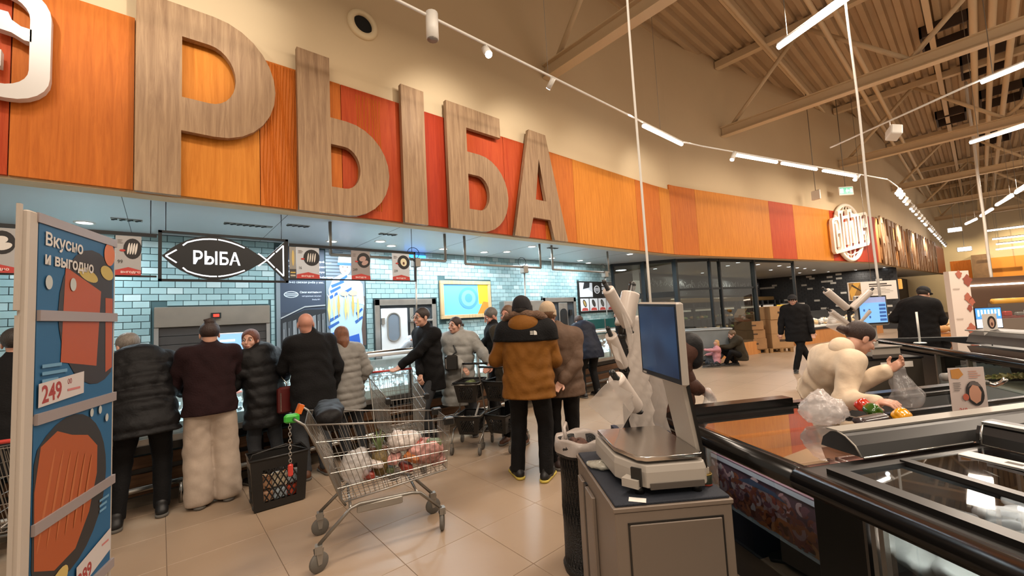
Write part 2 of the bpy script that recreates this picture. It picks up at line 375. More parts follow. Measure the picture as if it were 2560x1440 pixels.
# cable trays / dark frames under the deck
fm = MB(); DK = mat('dark_brown_steel', '#3a2b20', 0.7)
for (x, y, a, b) in [(9.2, -.15, 1.1, .9), (12.2, -.2, 1.3, 1.0), (16, .5, 1.2, .9), (19, -.2, 1.4, 1.0), (23, -.6, 1.4, 1.0), (24, .6, 1.2, .8), (29, -.5, 1.5, 1)]:
    for (p, q) in [((x, y), (x + a, y)), ((x + a, y), (x + a, y - b)), ((x + a, y - b), (x, y - b)), ((x, y - b), (x, y))]:
        c0 = min(p[0], q[0]) - .025; c1 = max(p[0], q[0]) + .025; d0 = min(p[1], q[1]) - .025; d1 = max(p[1], q[1]) + .025
        fm.box(c0, c1, d0, d1, 8.7, 9.02)
tag(fm.build('roof_frames', DK, do))

# duct hole in the wall above the fascia
h = thing('wall_vent', 'round duct opening in the cream wall above the wooden letters', 'vent', (2.09, 5.26, 5.70), rot=(PI / 2, 0, 0))
MB().lathe([(.13, .0), (.13, .05), (.19, .05), (.21, .02), (.21, 0)], n=28).build('ring', CREAM, h)
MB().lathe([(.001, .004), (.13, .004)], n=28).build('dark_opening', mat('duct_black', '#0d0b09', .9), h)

# ---- large wooden letters
LW = wood_mat('pale_oak_board', '#86694f', '#ab8d6c', 0.8, 0.15, 0.5)
def arc(cx, cy, rx, ry, a0, a1, n=14):
    return [(cx + rx * math.cos(math.radians(a0 + (a1 - a0) * i / n)), cy + ry * math.sin(math.radians(a0 + (a1 - a0) * i / n))) for i in range(n + 1)]
letters = [
 ('Р', [[(-.19, 2.96), (.15, 2.96), (.15, 3.63), (.42, 3.63)] + arc(.42, 4.29, .57, .66, -90, 90) + [(-.19, 4.95)], [(.155, 3.98), (.155, 4.62), (.34, 4.62)] + arc(.38, 4.30, .23, .32, 90, -90)], 'large wooden letter shaped like a P, first of the four-letter sign'),
 ('Ы', [[(1.22, 2.96), (1.75, 2.96)] + arc(1.78, 3.57, .56, .61, -90, 90) + [(1.59, 4.18), (1.59, 4.95), (1.22, 4.95)], [(1.59, 3.30), (1.59, 3.84), (1.74, 3.84)] + arc(1.75, 3.57, .20, .27, 90, -90)], 'large wooden letter shaped like a lowercase b, left part of the second letter'),
 ('I', [[(2.55, 2.96), (2.91, 2.96), (2.91, 4.95), (2.55, 4.95)]], 'plain upright wooden bar, right part of the second letter'),
 ('Б', [[(3.29, 2.96), (3.88, 2.96)] + arc(3.88, 3.59, .58, .63, -90, 90) + [(3.65, 4.22), (3.65, 4.61), (4.35, 4.61), (4.35, 4.95), (3.29, 4.95)], [(3.65, 3.30), (3.65, 3.86), (3.84, 3.86)] + arc(3.85, 3.58, .21, .28, 90, -90)], 'large wooden letter with a flat top bar and round belly, third of the sign'),
 ('А', [[(4.57, 2.96), (4.91, 2.96), (5.03, 3.33), (5.47, 3.33), (5.56, 2.96), (5.93, 2.96), (5.46, 4.95), (5.03, 4.95)], [(5.12, 3.67), (5.25, 4.45), (5.39, 3.67)]], 'large wooden letter A, last of the four-letter sign')]
for ch, loops, lab in letters:
    me = curve_mesh(loops, 0.07)
    x0 = min(p[0] for p in loops[0])
    me.transform(Matrix.Translation((-x0, -2.96, 0))); me.transform(Matrix.Rotation(PI / 2, 4, 'X'))
    o = place_mesh('sign_letter', me, LW, Matrix.Identity(4)); o.location = (x0, 5.14, 2.96)
    tag(o, lab, 'letter', 'large wooden letters on the fascia')
    for z in (.3, 1.6): z = z if ch != 'А' else (.5 if z < 1 else 1.7); MB().tube([(.12 if ch != 'А' else .60, .02, z), (.12 if ch != 'А' else .60, .08, z)], .012, 6).build('spacer', DKGREY, o)
def path_frame(x, z, off):
    p = on_path(x); q = on_path(x + .1); t = (q - p).normalized(); n = Vector((t.y, -t.x, 0)); o = p + n * off
    return Matrix(((t.x, 0, n.x, o.x), (t.y, 0, n.y, o.y), (0, 1, 0, z), (0, 0, 0, 1)))
xx = 22.6
for word, labw in (('ВЫПЕЧКА', 'bakery'), ('КУЛИНАРИЯ', 'second')):
    for i, ch in enumerate(word):
        wd = 0.9 if word[0] == 'В' else 0.8
        sc_ = .34 if word[0] == 'В' else .5; me = text_mesh(ch, 2.72, 0.07, 0.03); M = path_frame(xx, 2.95, 0.12) @ Matrix.Diagonal((sc_, 1, 1, 1)); me.transform(Matrix.Translation((0, 0, 0)))
        o = place_mesh('sign_letter', me, LW, M)
        tag(o, '%s letter %s of the far wooden %s sign on the right wall' % (('first', 'second', 'third', 'fourth', 'fifth', 'sixth', 'seventh', 'eighth', 'ninth')[i], ch, 'bakery word' if word[0] == 'В' else 'farther word'), 'letter', 'wooden letters on the right wall')
        xx += (.74 if word[0] == 'В' else 1.12)
    xx += .9
# ---- white emblem at the left edge (cut by the frame): rounded frame with a G-like figure
WL = mat('white_sign_face', '#cfcac4', .4)
def rrect(x0, y0, x1, y1, r, n=6):
    return arc(x1 - r, y0 + r, r, r, -90, 0, n) + arc(x1 - r, y1 - r, r, r, 0, 90, n) + arc(x0 + r, y1 - r, r, r, 90, 180, n) + arc(x0 + r, y0 + r, r, r, 180, 270, n)
g = thing('wall_emblem', 'white raised emblem with rounded frame, cut by the left edge of the photo', 'emblem', (-1.9, 5.13, 3.6))
me = curve_mesh([rrect(0, 0, 1.17, 1.02, .24), rrect(.12, .11, 1.05, .9, .17)], .08); me.transform(Matrix.Rotation(PI / 2, 4, 'X')); place_mesh('frame', me, WL, Matrix.Identity(4), g)
me = curve_mesh([[(.86, .58), (.86, .74), (.93, .74), (.95, .68), (1.0, .645), (1.06, .64), (1.06, .53), (1.02, .53), (.95, .57)]], .08); me.transform(Matrix.Rotation(PI / 2, 4, 'X')); place_mesh('upper_hook', me, WL, Matrix.Identity(4), g)
me = curve_mesh([[(.5, .26), (.9, .26), (.9, .40), (.5, .40)]], .08); me.transform(Matrix.Rotation(PI / 2, 4, 'X')); place_mesh('lower_bar', me, WL, Matrix.Identity(4), g)
# ---- round emblem with lettering on the middle wall
M = path_frame(19.75, 4.08, 0.10)
em = thing('globe_emblem', 'white openwork globe emblem with slanted lettering on the orange fascia', 'emblem'); em.matrix_world = M
WG = mat('emblem_white', '#efe2cf', .4)
mb = MB(); R_ = 1.05
mb.tube([(R_ * math.cos(a), R_ * math.sin(a), 0) for a in np.linspace(0, 2 * PI, 49)[:-1]], .075, 6, closed=True)
mb.build('ring', WG, em)
mb = MB()
for kx in (-.45, .45): mb.tube([(R_ * kx * math.cos(a), R_ * math.sin(a), 0) for a in np.linspace(-PI / 2, PI / 2, 15)], .028, 5)
mb.tube([(0, -R_, 0), (0, R_, 0)], .028, 5)
for s_ in (-1, 1): mb.tube([(x, s_ * (.88 - .25 * abs(x)), 0) for x in np.linspace(-.62, .62, 9)], .028, 5)
tag(mb.build('meridians', WG, em), kind='stuff')
shear = Matrix(((1, 0, 0, 0), (.16, 1, 0, 0), (0, 0, 1, 0), (0, 0, 0, 1)))
SL = {'G': [[(.38, .72), (.38, .98), (.30, 1.1), (.08, 1.1), (0, 1.0), (0, .1), (.08, 0), (.30, 0), (.38, .1), (.38, .6), (.2, .6), (.2, .48), (.26, .48), (.26, .12), (.12, .12), (.12, .98), (.26, .98), (.26, .72)]],
      'l': [[(0, 0), (.12, 0), (.12, 1.32), (0, 1.32)]], 'o': [[(0, .06), (.06, 0), (.32, 0), (.38, .06), (.38, 1.04), (.32, 1.1), (.06, 1.1), (0, 1.04)], [(.12, .12), (.12, .98), (.26, .98), (.26, .12)]],
      'b': [[(0, 0), (.32, 0), (.38, .06), (.38, 1.04), (.32, 1.1), (.12, 1.1), (.12, 1.32), (0, 1.32)], [(.12, .12), (.12, .98), (.26, .98), (.26, .12)]], 'u': [[(0, 1.1), (0, .06), (.06, 0), (.32, 0), (.38, .06), (.38, 1.1), (.26, 1.1), (.26, .12), (.12, .12), (.12, 1.1)]],
      's': [[(.38, .75), (.38, 1.04), (.32, 1.1), (.06, 1.1), (0, 1.04), (0, .48), (.26, .48), (.26, .12), (.12, .12), (.12, .35), (0, .35), (0, .06), (.06, 0), (.32, 0), (.38, .06), (.38, .6), (.12, .6), (.12, .98), (.26, .98), (.26, .75)]]}
x_ = 0; loops = []; pos = {}
for ch in 'Globus':
    pos[ch] = x_
    for lp in SL[ch]: loops.append([(x + x_, y) for x, y in lp])
    x_ += (.12 if ch == 'l' else .38) + .10
W_ = x_ - .10; e_ = .11
out = [(-e_ + .1, -e_), (W_ + e_ - .1, -e_), (W_ + e_, -e_ + .1), (W_ + e_, 1.1 + e_ - .1), (W_ + e_ - .1, 1.1 + e_)] + [(pos['b'] + .12 + e_, 1.1 + e_), (pos['b'] + .12 + e_, 1.32 + e_), (pos['b'] - e_, 1.32 + e_), (pos['b'] - e_, 1.1 + e_)] + [(pos['l'] + .12 + e_, 1.1 + e_), (pos['l'] + .12 + e_, 1.32 + e_), (pos['l'] - e_, 1.32 + e_), (pos['l'] - e_, 1.1 + e_)] + [(-e_ + .1, 1.1 + e_), (-e_, 1.1 + e_ - .1), (-e_, -e_ + .1)]
me = curve_mesh([out] + loops, .10); me.transform(Matrix.Translation((-W_ / 2, -.55, .06))); me.transform(Matrix.Diagonal((1.04, 1.0, 1, 1))); me.transform(shear)
place_mesh('lettering_plate', me, WG, Matrix.Identity(4), em)
# ---------------------------------------------------------------- tiled back wall of the fish department
BR = [mat('aqua_brick_' + str(i), c, 0.35, var=0.05, vscale=5, bump=0.1, bscale=15) for i, c in enumerate(['#87a2a3', '#93acad', '#7f9a9c', '#aabbbb'])]
GR = mat('dark_grout', '#3c5356', .9)
wb = MB().box(-3.4, 10.7, 7.5, 7.7, 0, 3.0).build('wall_back', GR); tag(wb, kind='structure')
holes = [(-.1, 1.35, .3, 1.99), (1.40, 2.9, 1.15, 3.0), (3.02, 4.40, 0, 2.06), (4.44, 5.86, 1.56, 2.46), (7.48, 8.84, 0, 2.03), (8.95, 10.7, 1.56, 2.47)]
rr_c = random.Random(5); bw, bh = 0.178, 0.0935; bl = []; r = 0; z = .75
while z < 2.98:
    x = -3.4 + (bw / 2 if r % 2 else 0)
    while x < 10.6:
        if not any(a - bw * .7 < x < b - bw * .3 and c - bh < z < d for a, b, c, d in holes): bl.append((x, z))
        x += bw
    z += bh; r += 1
bl = [b for b in bl if b[0] > -1.6]
full = set(bl)
clip = MB().m(BR[0]); r = 0; z = .75
while z < 2.98:
    x = -3.4 + (bw / 2 if r % 2 else 0)
    while x < 10.6:
        a0, a1, c0, c1 = x + .003, x + bw - .004, z + .003, min(z + bh - .004, 2.99)
        if (x, z) not in full and x > -1.6:
            for a, b, c, d in holes:
                if a0 < b and a1 > a and c0 < d and c1 > c:
                    if a0 < a: a1 = a
                    elif a1 > b: a0 = b
                    elif c0 < c: c1 = c
                    elif c1 > d: c0 = d
                    else: a1 = a0
            if a1 - a0 > .004 and c1 - c0 > .004: clip.m(rr_c.choice(BR[:3])); clip.box(a0, a1, 7.488, 7.5, c0, c1)
        x += bw
    z += bh; r += 1
tag(clip.build('cut_bricks', None, wb), kind='stuff')
bl.sort(key=lambda p: (p[0] - 0) ** 2 * (1 if p[0] > -.5 else 4) + (.3 * (p[1] - 2.2)) ** 2)
bmes = []
for m_ in BR:
    mb = MB(); mb.rbox(.003, bw - .004, -.012, 0, .003, min(bh - .004, .088), .003); o = mb.build('brick', m_, wb); bmes.append(o.data); o.hide_render = False
    x, z = bl[len(bmes) - 1]; o.location = (x, 7.5, z)
rr = random.Random(3)
for x, z in bl[4:290]:
    k = 3 if rr.random() < .1 else rr.choice((0, 1, 2, 0, 1)); o = link('brick', bmes[k], wb); o.location = (x, 7.5, z)
mb = MB()
for x, z in bl[290:]: mb.m(BR[3 if rr.random() < .1 else rr.choice((0, 1, 2))]); mb.box(x + .003, x + bw - .004, 7.49, 7.5, z + .003, min(z + bh - .004, 2.99))
tag(mb.build('bricks', None, wb), kind='stuff')
# stainless serving hatch with roller shutter
h = thing('roller_shutter', 'wide stainless steel serving hatch with closed shutter in the tiled wall', 'hatch', (-.065, 7.49, .95))
MB().rbox(0, 1.39, -.06, 0, .73, 1.02, .01).build('shutter_box', mat('shutter_box_steel', '#857a6e', .4, .6, var=.1, vscale=3), h)
MB().box(0, .05, -.04, 0, -.65, .73).build('side_rail', STEEL, h); MB().box(1.34, 1.39, -.04, 0, -.65, .73).build('side_rail', STEEL, h)
for k in range(6): MB().rbox(.05, 1.34, -.02, 0, .73 - (k + 1) * .12, .727 - k * .12, .004).build('shutter_slat', mat('dull_shutter', '#4c4744', .4, .6, var=.1, vscale=3), h)
c = MB().m(BLACK).box(.63, .75, -.10, -.06, .84, .92).build('clock_display', None, h); MB().box(.655, .725, -.104, -.10, .86, .9).build('red_digits', mat('red_led', '#ff2a1a', emit=2.5), c)
# poster wall: text panel and fishmonger photo
PX = Matrix(((1, 0, 0, 1.42), (0, 0, -1, 7.47), (0, 1, 0, 1.22), (0, 0, 0, 1)))
po = MB(PX).box(0, .75, 0, 1.70, -.02, 0).build('text_poster', col('#2c3442')); tag(po, 'dark navy text panel with a row of hung dried fish on the tiled wall', 'poster')
p = Print(PX); p.rect(0, 0, .06, 1.7, '#6c7478'); p.rect(.06, .62, .75, 1.70, '#2c3646')
for i, t in enumerate(['Наши специалисты каждый день', 'и самостоятельно выбирают', 'правильную рыбу морскую', 'с холодного копчения. Рыба одна.', 'Только свежая рыба у нас.']):
    p.text(t, .12, 1.47 - i * .09, .047, '#c3ccd6', .0006)
p.ell(.22, .92, .11, .055, '#c3ccd6'); p.ell(.22, .92, .098, .045, '#2c3646')
for dy in (-.02, 0, .02): p.rect(.13, .915 + dy, .31, .923 + dy, '#c3ccd6')
p.text('Своя коптильня', .35, .94, .047, '#c3ccd6', .001, sx=.95); p.text('натурально вкусно', .38, .88, .033, '#c3ccd6'); p.text('Рыба №1', .54, .82, .03, '#c3ccd6')
p.shape([(.06, .50), (.42, .66), (.75, .66), (.75, 0), (.06, 0)], '#15171b')
for i in range(9):
    x = .09 + i * .075; hgt = .30 + .13 * (i / 8); p.shape([(x, hgt + .15), (x + .05, hgt + .17), (x + .058, hgt - .1), (x + .04, .04), (x + .01, .04), (x - .004, hgt - .1)], ['#55585b', '#3a3d40', '#777a7c', '#4a4d4f'][i % 4])
    p.rect(x + .012, .1, x + .02, hgt + .05, '#8b8d8e')
p.shape([(.06, .52), (.42, .70), (.75, .72), (.75, .74), (.42, .72), (.06, .54)], '#9a9c9c')
p.build(po)
PX = Matrix(((1, 0, 0, 2.19), (0, 0, -1, 7.47), (0, 1, 0, 1.20), (0, 0, 0, 1)))
po = MB(PX).box(0, .68, 0, 1.75, -.02, 0).build('photo_poster', col('#6f787d')); tag(po, 'photo poster of a fishmonger in blue and white holding golden fish on the tiled wall', 'poster')
p = Print(PX); p.rect(0, 0, .68, 1.75, '#69747c')
for i in range(9): p.rect(.0, 1.2 + i * .06, .3, 1.22 + i * .06, '#3b444c')
p.rect(.45, 0, .68, .9, '#54433c')
p.shape([(.06, .78), (.04, 1.02), (.12, 1.22), (.26, 1.30), (.52, 1.28), (.64, 1.12), (.66, .78), (.60, .3), (.62, 0), (.06, 0)], '#a9c6e0')
for y0, x0, x1 in [(1.2, .22, .36), (1.1, .08, .30), (1.0, .06, .24), (.98, .28, .44), (.9, .05, .2), (.5, .04, .22), (.38, .02, .2), (.24, .02, .3), (.6, .5, .62), (.45, .48, .62)]:
    p.shape([(x0, y0), (x1, y0 + .09), (x1 + .01, y0 + .05), (x0 + .02, y0 - .05)], '#2b5ba0')
p.shape([(.05, .0), (.05, .22), (.3, .16), (.55, .22), (.58, 0)], '#2257b4')
p.shape([(.42, .80), (.66, .74), (.64, 1.12), (.5, 1.28), (.44, 1.1)], '#bcd3e8')
p.ell(.33, 1.42, .10, .14, '#c9a08e'); p.shape([(.2, 1.47), (.22, 1.62), (.44, 1.62), (.46, 1.47)], '#dfe6ee'); p.shape([(.2, 1.46), (.2, 1.51), (.46, 1.51), (.46, 1.46)], '#3f6db0')
p.ell(.29, 1.43, .012, .008, '#453a38'); p.ell(.37, 1.43, .012, .008, '#453a38'); p.shape([(.29, 1.37), (.33, 1.35), (.37, 1.37), (.33, 1.36)], '#8a4f48')
for i, x in enumerate([.04, .12, .2, .32, .36, .45, .54]):
    y0 = .45 + .03 * (i % 3); p.shape([(x, y0), (x - .025, y0 + .22), (x - .008, y0 + .42), (x + .012, y0 + .42), (x + .03, y0 + .22)], ['#c9b070', '#d8c689', '#b89a55'][i % 3]); p.shape([(x - .03, y0 + .5), (x, y0 + .4), (x + .03, y0 + .5), (x, y0 + .46)], '#b9b2a6')
p.ell(.3, .95, .07, .045, '#c49c89'); p.ell(.46, .96, .08, .05, '#c49c89')
p.build(po)
# doors
def door(name, label, x0, x1, zt, kind):
    t = thing(name, label, 'door', (x0, 7.49, 0)); t['kind'] = 'structure'; w_ = x1 - x0
    for a, b in ((0, .1), (w_ - .1, w_)): MB().rbox(a, b, -.05, 0, 0, zt, .006).build('door_frame', STEEL, t)
    MB().rbox(0, w_, -.05, 0, zt - .12, zt, .006).build('door_frame', STEEL, t)
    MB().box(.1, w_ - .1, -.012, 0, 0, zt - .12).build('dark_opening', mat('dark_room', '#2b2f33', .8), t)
    return t
d = door('door_1', 'white door with oblong porthole in a steel frame on the tiled wall', 3.04, 4.35, 2.04, 1)
l = MB().rbox(.12, .66, -.045, -.012, .02, 1.86, .008).build('door_leaf', mat('door_white', '#cfd2d4', .4), d)
me = curve_mesh([rrect(0, 0, .27, .56, .13), rrect(.02, .02, .25, .54, .11)], .02); me.transform(Matrix.Rotation(PI / 2, 4, 'X')); me.transform(Matrix.Translation((.23, -.05, 1.22))); place_mesh('porthole_rim', me, ALU, Matrix.Identity(4), l)
me = curve_mesh([rrect(0.01, 0.01, .26, .55, .12)], .004); me.transform(Matrix.Rotation(PI / 2, 4, 'X')); me.transform(Matrix.Translation((.23, -.047, 1.22))); place_mesh('porthole_glass', me, mat('porthole_glass', '#6d7680', .12), Matrix.Identity(4), l)
MB().cbox((.15, -.06, 1.62), (.06, .03, .12)).build('hinge', STEEL, l)
MB().rbox(.72, .80, -.03, -.012, .3, 1.86, .005).build('jamb', ALU, d); MB().rbox(.70, 1.2, -.10, -.03, 1.58, 1.62, .004).build('shelf', STEEL, d)
d = door('door_2', 'steel framed door ajar beside the menu screens', 7.5, 8.82, 2.02, 1)
l = MB().rbox(.60, .95, -.05, -.012, .02, 1.88, .008).build('door_leaf', STEEL, d)
me = curve_mesh([rrect(0, 0, .27, .72, .12)], .01); me.transform(Matrix.Rotation(PI / 2, 4, 'X')); me.transform(Matrix.Translation((.64, -.055, 1.0))); place_mesh('window_pane', me, mat('dark_pane', '#14181c', .1), Matrix.Identity(4), l)
MB().cbox((1.05, -.06, 1.6), (.1, .04, .16)).build('closer', BLACK, d)
# TV with wooden frame
t = thing('wall_screen', 'landscape screen in pale wooden frame showing a blue picture on the tiled wall', 'screen', (4.46, 7.48, 1.60))
PW = wood_mat('light_pine', '#a98a62', '#c4a67c', 1, .1)
for a, b, c_, d_ in ((0, 1.34, 0, .08), (0, 1.34, .74, .82), (0, .08, .08, .74), (1.26, 1.34, .08, .74)): MB().rbox(a, b, -.06, 0, c_, d_, .006).build('frame_side', PW, t)
def emis(h, e): return mat('screen_' + h.strip('#') + str(e), h, .3, emit=e)
s = MB().box(.08, 1.26, -.03, 0, .08, .74).build('display', emis('#5f9fd0', .5), t)
mb = MB(Matrix(((1, 0, 0, 0), (0, 0, -1, -.031), (0, 1, 0, 0), (0, 0, 0, 1))))
mb.m(emis('#c3b52c', .4)); mb.poly([(1.0, .3, .001), (1.26, .3, .001), (1.26, .74, .001), (.98, .74, .001)])
mb.m(emis('#b9742c', .4)); mb.poly([(.95, .08, .002), (1.26, .08, .002), (1.26, .34, .002), (1.12, .36, .002)])
mb.m(emis('#4a86c4', .5)); mb.poly([(x, y, .003) for x, y in ell_pts(.72, .44, .26, .24)]); mb.m(emis('#6aa6d4', .5)); mb.poly([(x, y, .004) for x, y in ell_pts(.72, .44, .19, .18)]); mb.m(emis('#4a86c4', .5)); mb.poly([(x, y, .005) for x, y in ell_pts(.72, .44, .1, .1)])
mb.build('picture', None, s)
# menu board at the right end
PX = Matrix(((1, 0, 0, 8.98), (0, 0, -1, 7.45), (0, 1, 0, 1.60), (0, 0, 0, 1)))
po = MB(PX).box(-.03, 1.66, -.03, .88, -.03, 0).build('menu_board', BLACK); tag(po, 'black menu board with fish photos and three white price cards by the second door', 'menu board')
p = Print(PX); p.rect(.03, .42, .62, .84, '#b9babd'); p.shape([(.03, .5), (.2, .62), (.4, .66), (.62, .56), (.62, .46), (.4, .44), (.03, .44)], '#e3e3e4'); p.shape([(.18, .65), (.25, .84), (.5, .84), (.48, .7)], '#1d1f22'); p.shape([(.1, .46), (.3, .5), (.6, .45), (.5, .43)], '#222')  if False else None
p.ell(.83, .64, .14, .12, '#d8d8d8'); p.ell(.83, .64, .115, .095, '#17191b')
for dy in (-.04, 0, .04): p.rect(.7, .63 + dy, .96, .65 + dy, '#d8d8d8')
for k, t_ in enumerate(['РЫБА', 'НА ГРИЛЕ', 'СЕГОДНЯ']): p.rect(1.06, .75 - k * .12, 1.4, .83 - k * .12, '#d8d8d8'); p.text(t_, 1.07, .765 - k * .12, .06, '#222426')
for k in range(4):
    x = .03 + k * .41; p.rect(x, .02, x + .38, .38, '#cfcfd0'); p.ell(x + .19, .24, .07, .12, '#2b2622', .5); p.ell(x + .19, .24, .04, .09, ['#a98a4c', '#3d3a36', '#5d5a55', '#8d6a4c'][k], .5); p.shape([(x + .04, .03), (x + .34, .03), (x + .3, .1), (x + .19, .12), (x + .08, .1)], '#b2443c')
p.build(po)
tag(MB().rbox(6.08, 7.4, 7.30, 7.49, 1.45, 1.95, .01).build('wall_cabinet', STEEL), 'grey steel wall cabinet between the screen and the second door', 'cabinet')
t = thing('counter_window', 'low teal glass display on the far end of the fish counter', 'display case', (8.9, 7.2, .95))
MB().rbox(0, 1.7, 0, .28, 0, .42, .01).build('case', mat('teal_glass', '#1f4a48', .15), t)
for x in (0, .83, 1.66): MB().box(x, x + .04, -.015, 0, 0, .42).build('mullion', STEEL, t)

# ---------------------------------------------------------------- ceiling fittings in the soffit
def lab_pos(i, n, what): return '%s of the %s' % (('first', 'second', 'third', 'fourth', 'fifth', 'sixth', 'seventh', 'eighth', 'ninth', 'tenth', 'eleventh', 'twelfth', 'thirteenth', 'fourteenth', 'fifteenth', 'sixteenth')[i], what)
proto = None
dls = [(-.70, 7.04), (4.26, 6.93), (2.87, 6.7), (5.28, 6.93), (5.78, 5.96), (5.72, 6.69), (7.16, 7.9), (7.48, 7.01), (8.62, 7.04), (9.3, 7.3), (8.98, 5.72), (2.17, 7.03), (3.21, 7.01)]
dls.sort()
rng = [(14.8, 5.3), (15.5, 5.9), (20.1, 5.9), (16.5, 5.24), (18.2, 5.04), (19.4, 5.04), (20.4, 5.0), (21.4, 4.97), (23.2, 5.05), (25.7, 5.0), (26.6, 4.05), (20.4, 3.15), (26.8, 3.0), (24.4, 5.9), (13.3, 7.5), (17.5, 7.7)]
for i, (x, y) in enumerate(dls + rng):
    fish = i < len(dls)
    lab = 'round recessed ceiling lamp over the fish counter, %s from the left' % ('first', 'second', 'third', 'fourth', 'fifth', 'sixth', 'seventh', 'eighth', 'ninth', 'tenth', 'eleventh', 'twelfth', 'last')[i] if fish else 'round recessed ceiling lamp over the bakery, behind the dark glass partition'
    if proto is None:
        t = thing('recessed_lamp', lab, 'lamp', (x, y, 3.0), group='recessed lamps over the fish counter')
        MB().lathe([(.07, -.002), (.075, -.012), (.095, -.012), (.1, -.001)], n=20).build('trim_ring', WHITE, t)
        MB().lathe([(.001, -.006), (.072, -.006)], n=20).build('lens', DOWN, t); proto = t
    else:
        t = copy_tree(proto); t.location = (x, y, 3.0); t['label'] = lab
        if not fish: t['group'] = 'recessed lamps over the bakery'; t['label'] = 'round recessed ceiling lamp above the bakery, %s of its lamps from the left' % ORD[i - len(dls)]
def slotvent(x, y, L, lab):
    t = thing('slot_vent', lab, 'vent', (x, y, 3.0), group='slot vents in the soffit')
    MB().box(0, L, -.05, .05, -.008, -.001).build('frame', ALU, t)
    for k in range(max(3, int(L / .07))): MB().cbox((.03 + k * .07, 0, -.012), (.02, .08, .01), .5).build('louvre', BLKMET, t)
slotvent(.62, 6.35, .55, 'long louvred vent in the white soffit above the fish shaped sign')
for x, y, lab in [(-.45, 6.67, 'small grey ceiling grille left of the fish shaped sign'), (1.3, 6.1, 'small grey ceiling grille just right of the louvred vent'), (2.6, 6.1, 'small grey ceiling grille above the first hanging pipe frame'), (6.2, 5.9, 'small grey ceiling grille above the second hanging pipe frame')]:
    slotvent(x, y, .28, lab)
# hanging pipe frames with drop poles
def uframe(x0, x1, z, lab, bx, pole):
    t = thing('pipe_frame', lab, 'pipe frame', (x0, 5.7, 3.0), group='pipe frames hanging from the soffit')
    for x in (0, x1 - x0): MB().tube([(x, 0, 0), (x, 0, z - 3)], .022, 8).build('drop_pipe', ALU, t)
    MB().tube([(0, 0, z - 3), (x1 - x0, 0, z - 3)], .022, 8).build('cross_pipe', ALU, t)
    if bx:
        b = MB().rbox(bx - x0 - .06, bx - x0 + .06, -.06, .06, z - 3.12, z - 2.98, .008).build('junction_box', ALU, t)
        MB().tube([(bx - x0, 0, z - 3.1), (bx - x0 - .03, 0, -3 + pole)], .014, 8).build('drop_pole', STEEL, t)
        MB().tube([(bx - x0 + .1 * math.cos(a) - .02, .03, z - 2.9 + .09 * math.sin(a)) for a in np.linspace(0, 6.2, 14)], .005, 5).build('cable_loop', BLKMET, t)
uframe(1.74, 3.54, 2.55, 'leftmost grey pipe frame hanging from the soffit over the counter', 3.0, 1.2)
uframe(3.93, 5.74, 2.52, 'middle grey pipe frame hanging from the soffit over the counter', 5.29, 1.25)
uframe(6.09, 8.0, 2.50, 'rightmost grey pipe frame hanging from the soffit over the counter', 7.85, 1.5)

# ---------------------------------------------------------------- hanging fish sign with poster rails
def XZ(x, y, z): return Matrix(((1, 0, 0, x), (0, 0, -1, y), (0, 1, 0, z), (0, 0, 0, 1)))
fsn = thing('fish_sign', 'black hanging sign shaped like a fish with glowing white lettering in a black frame', 'sign', (-.02, 5.6, 2.15))
L_, Hh = 1.22, .54
for a in ((0, L_, 0, .025), (0, L_, Hh - .025, Hh), (0, .03, 0, Hh), (L_ - .03, L_, 0, Hh)): MB().box(a[0], a[1], -.02, .02, a[2], a[3]).build('frame_bar', BLKMET, fsn)
def fishpts(s, n=14):
    top = [(.04 + .92 * i / n, Hh / 2 + s * math.sin(PI * (i / n) ** .9) ** .85 * .245) for i in range(n + 1)]
    return top
up = fishpts(1); lo = fishpts(-1)
body = [(.03, Hh / 2)] + [(x, y) for x, y in up[1:-1]] + [(.985, Hh / 2 + .03), (1.19, Hh - .02), (1.19, .02), (.985, Hh / 2 - .03)] + [(x, y) for x, y in lo[::-1][1:-1]]
me = curve_mesh([body], .03); place_mesh('fish_body', me, mat('sign_black', '#111113', .35), Matrix(((1, 0, 0, 0), (0, 0, -1, 0), (0, 1, 0, 0), (0, 0, 0, 1))), fsn)
LT = mat('sign_light', '#f2f8ff', emit=1.6)
def stroke(pts, w_=.014):
    mb = MB()
    for (a, b), (c, d) in zip(pts, pts[1:]):
        v = Vector((c - a, d - b)).normalized(); nx, ny = -v.y * w_ / 2, v.x * w_ / 2
        mb.poly([(a + nx, -.017, b + ny), (a - nx, -.017, b - ny), (c - nx, -.017, d - ny), (c + nx, -.017, d + ny)])
    return mb.build('light_line', LT, fsn)
def inset(P, s=.86): return [(.03 + (x - .03) * 1.0 + (.03 if x < .2 else 0), Hh / 2 + (y - Hh / 2) * s) for x, y in P]
iu, il = inset(up), inset(lo)
stroke(iu[2:8]); stroke([(iu[7][0] + .012, iu[7][1])] + iu[8:12]); stroke(il[2:8]); stroke([(il[7][0] + .012, il[7][1])] + il[8:12])
stroke([(.15, Hh / 2 + .07), (.06, Hh / 2), (.15, Hh / 2 - .07)]); stroke([(.90, Hh / 2 + .075), (1.0, Hh / 2 - .01), (1.07, Hh / 2 - .09)]); stroke([(.90, Hh / 2 - .075), (1.0, Hh / 2 + .01), (1.07, Hh / 2 + .09)])
stroke([(1.085, Hh / 2 + .10), (1.165, Hh / 2 + .19), (1.165, Hh / 2 - .19), (1.085, Hh / 2 - .10)])
me = text_mesh('РЫБА', .19, .004, .003, 'CENTER'); me.transform(Matrix.Diagonal((.82, 1.05, 1, 1))); place_mesh('lettering', me, LT, Matrix(((1, 0, 0, .50), (0, 0, -1, -.02), (0, 1, 0, Hh / 2 - .075), (0, 0, 0, 1))), fsn)
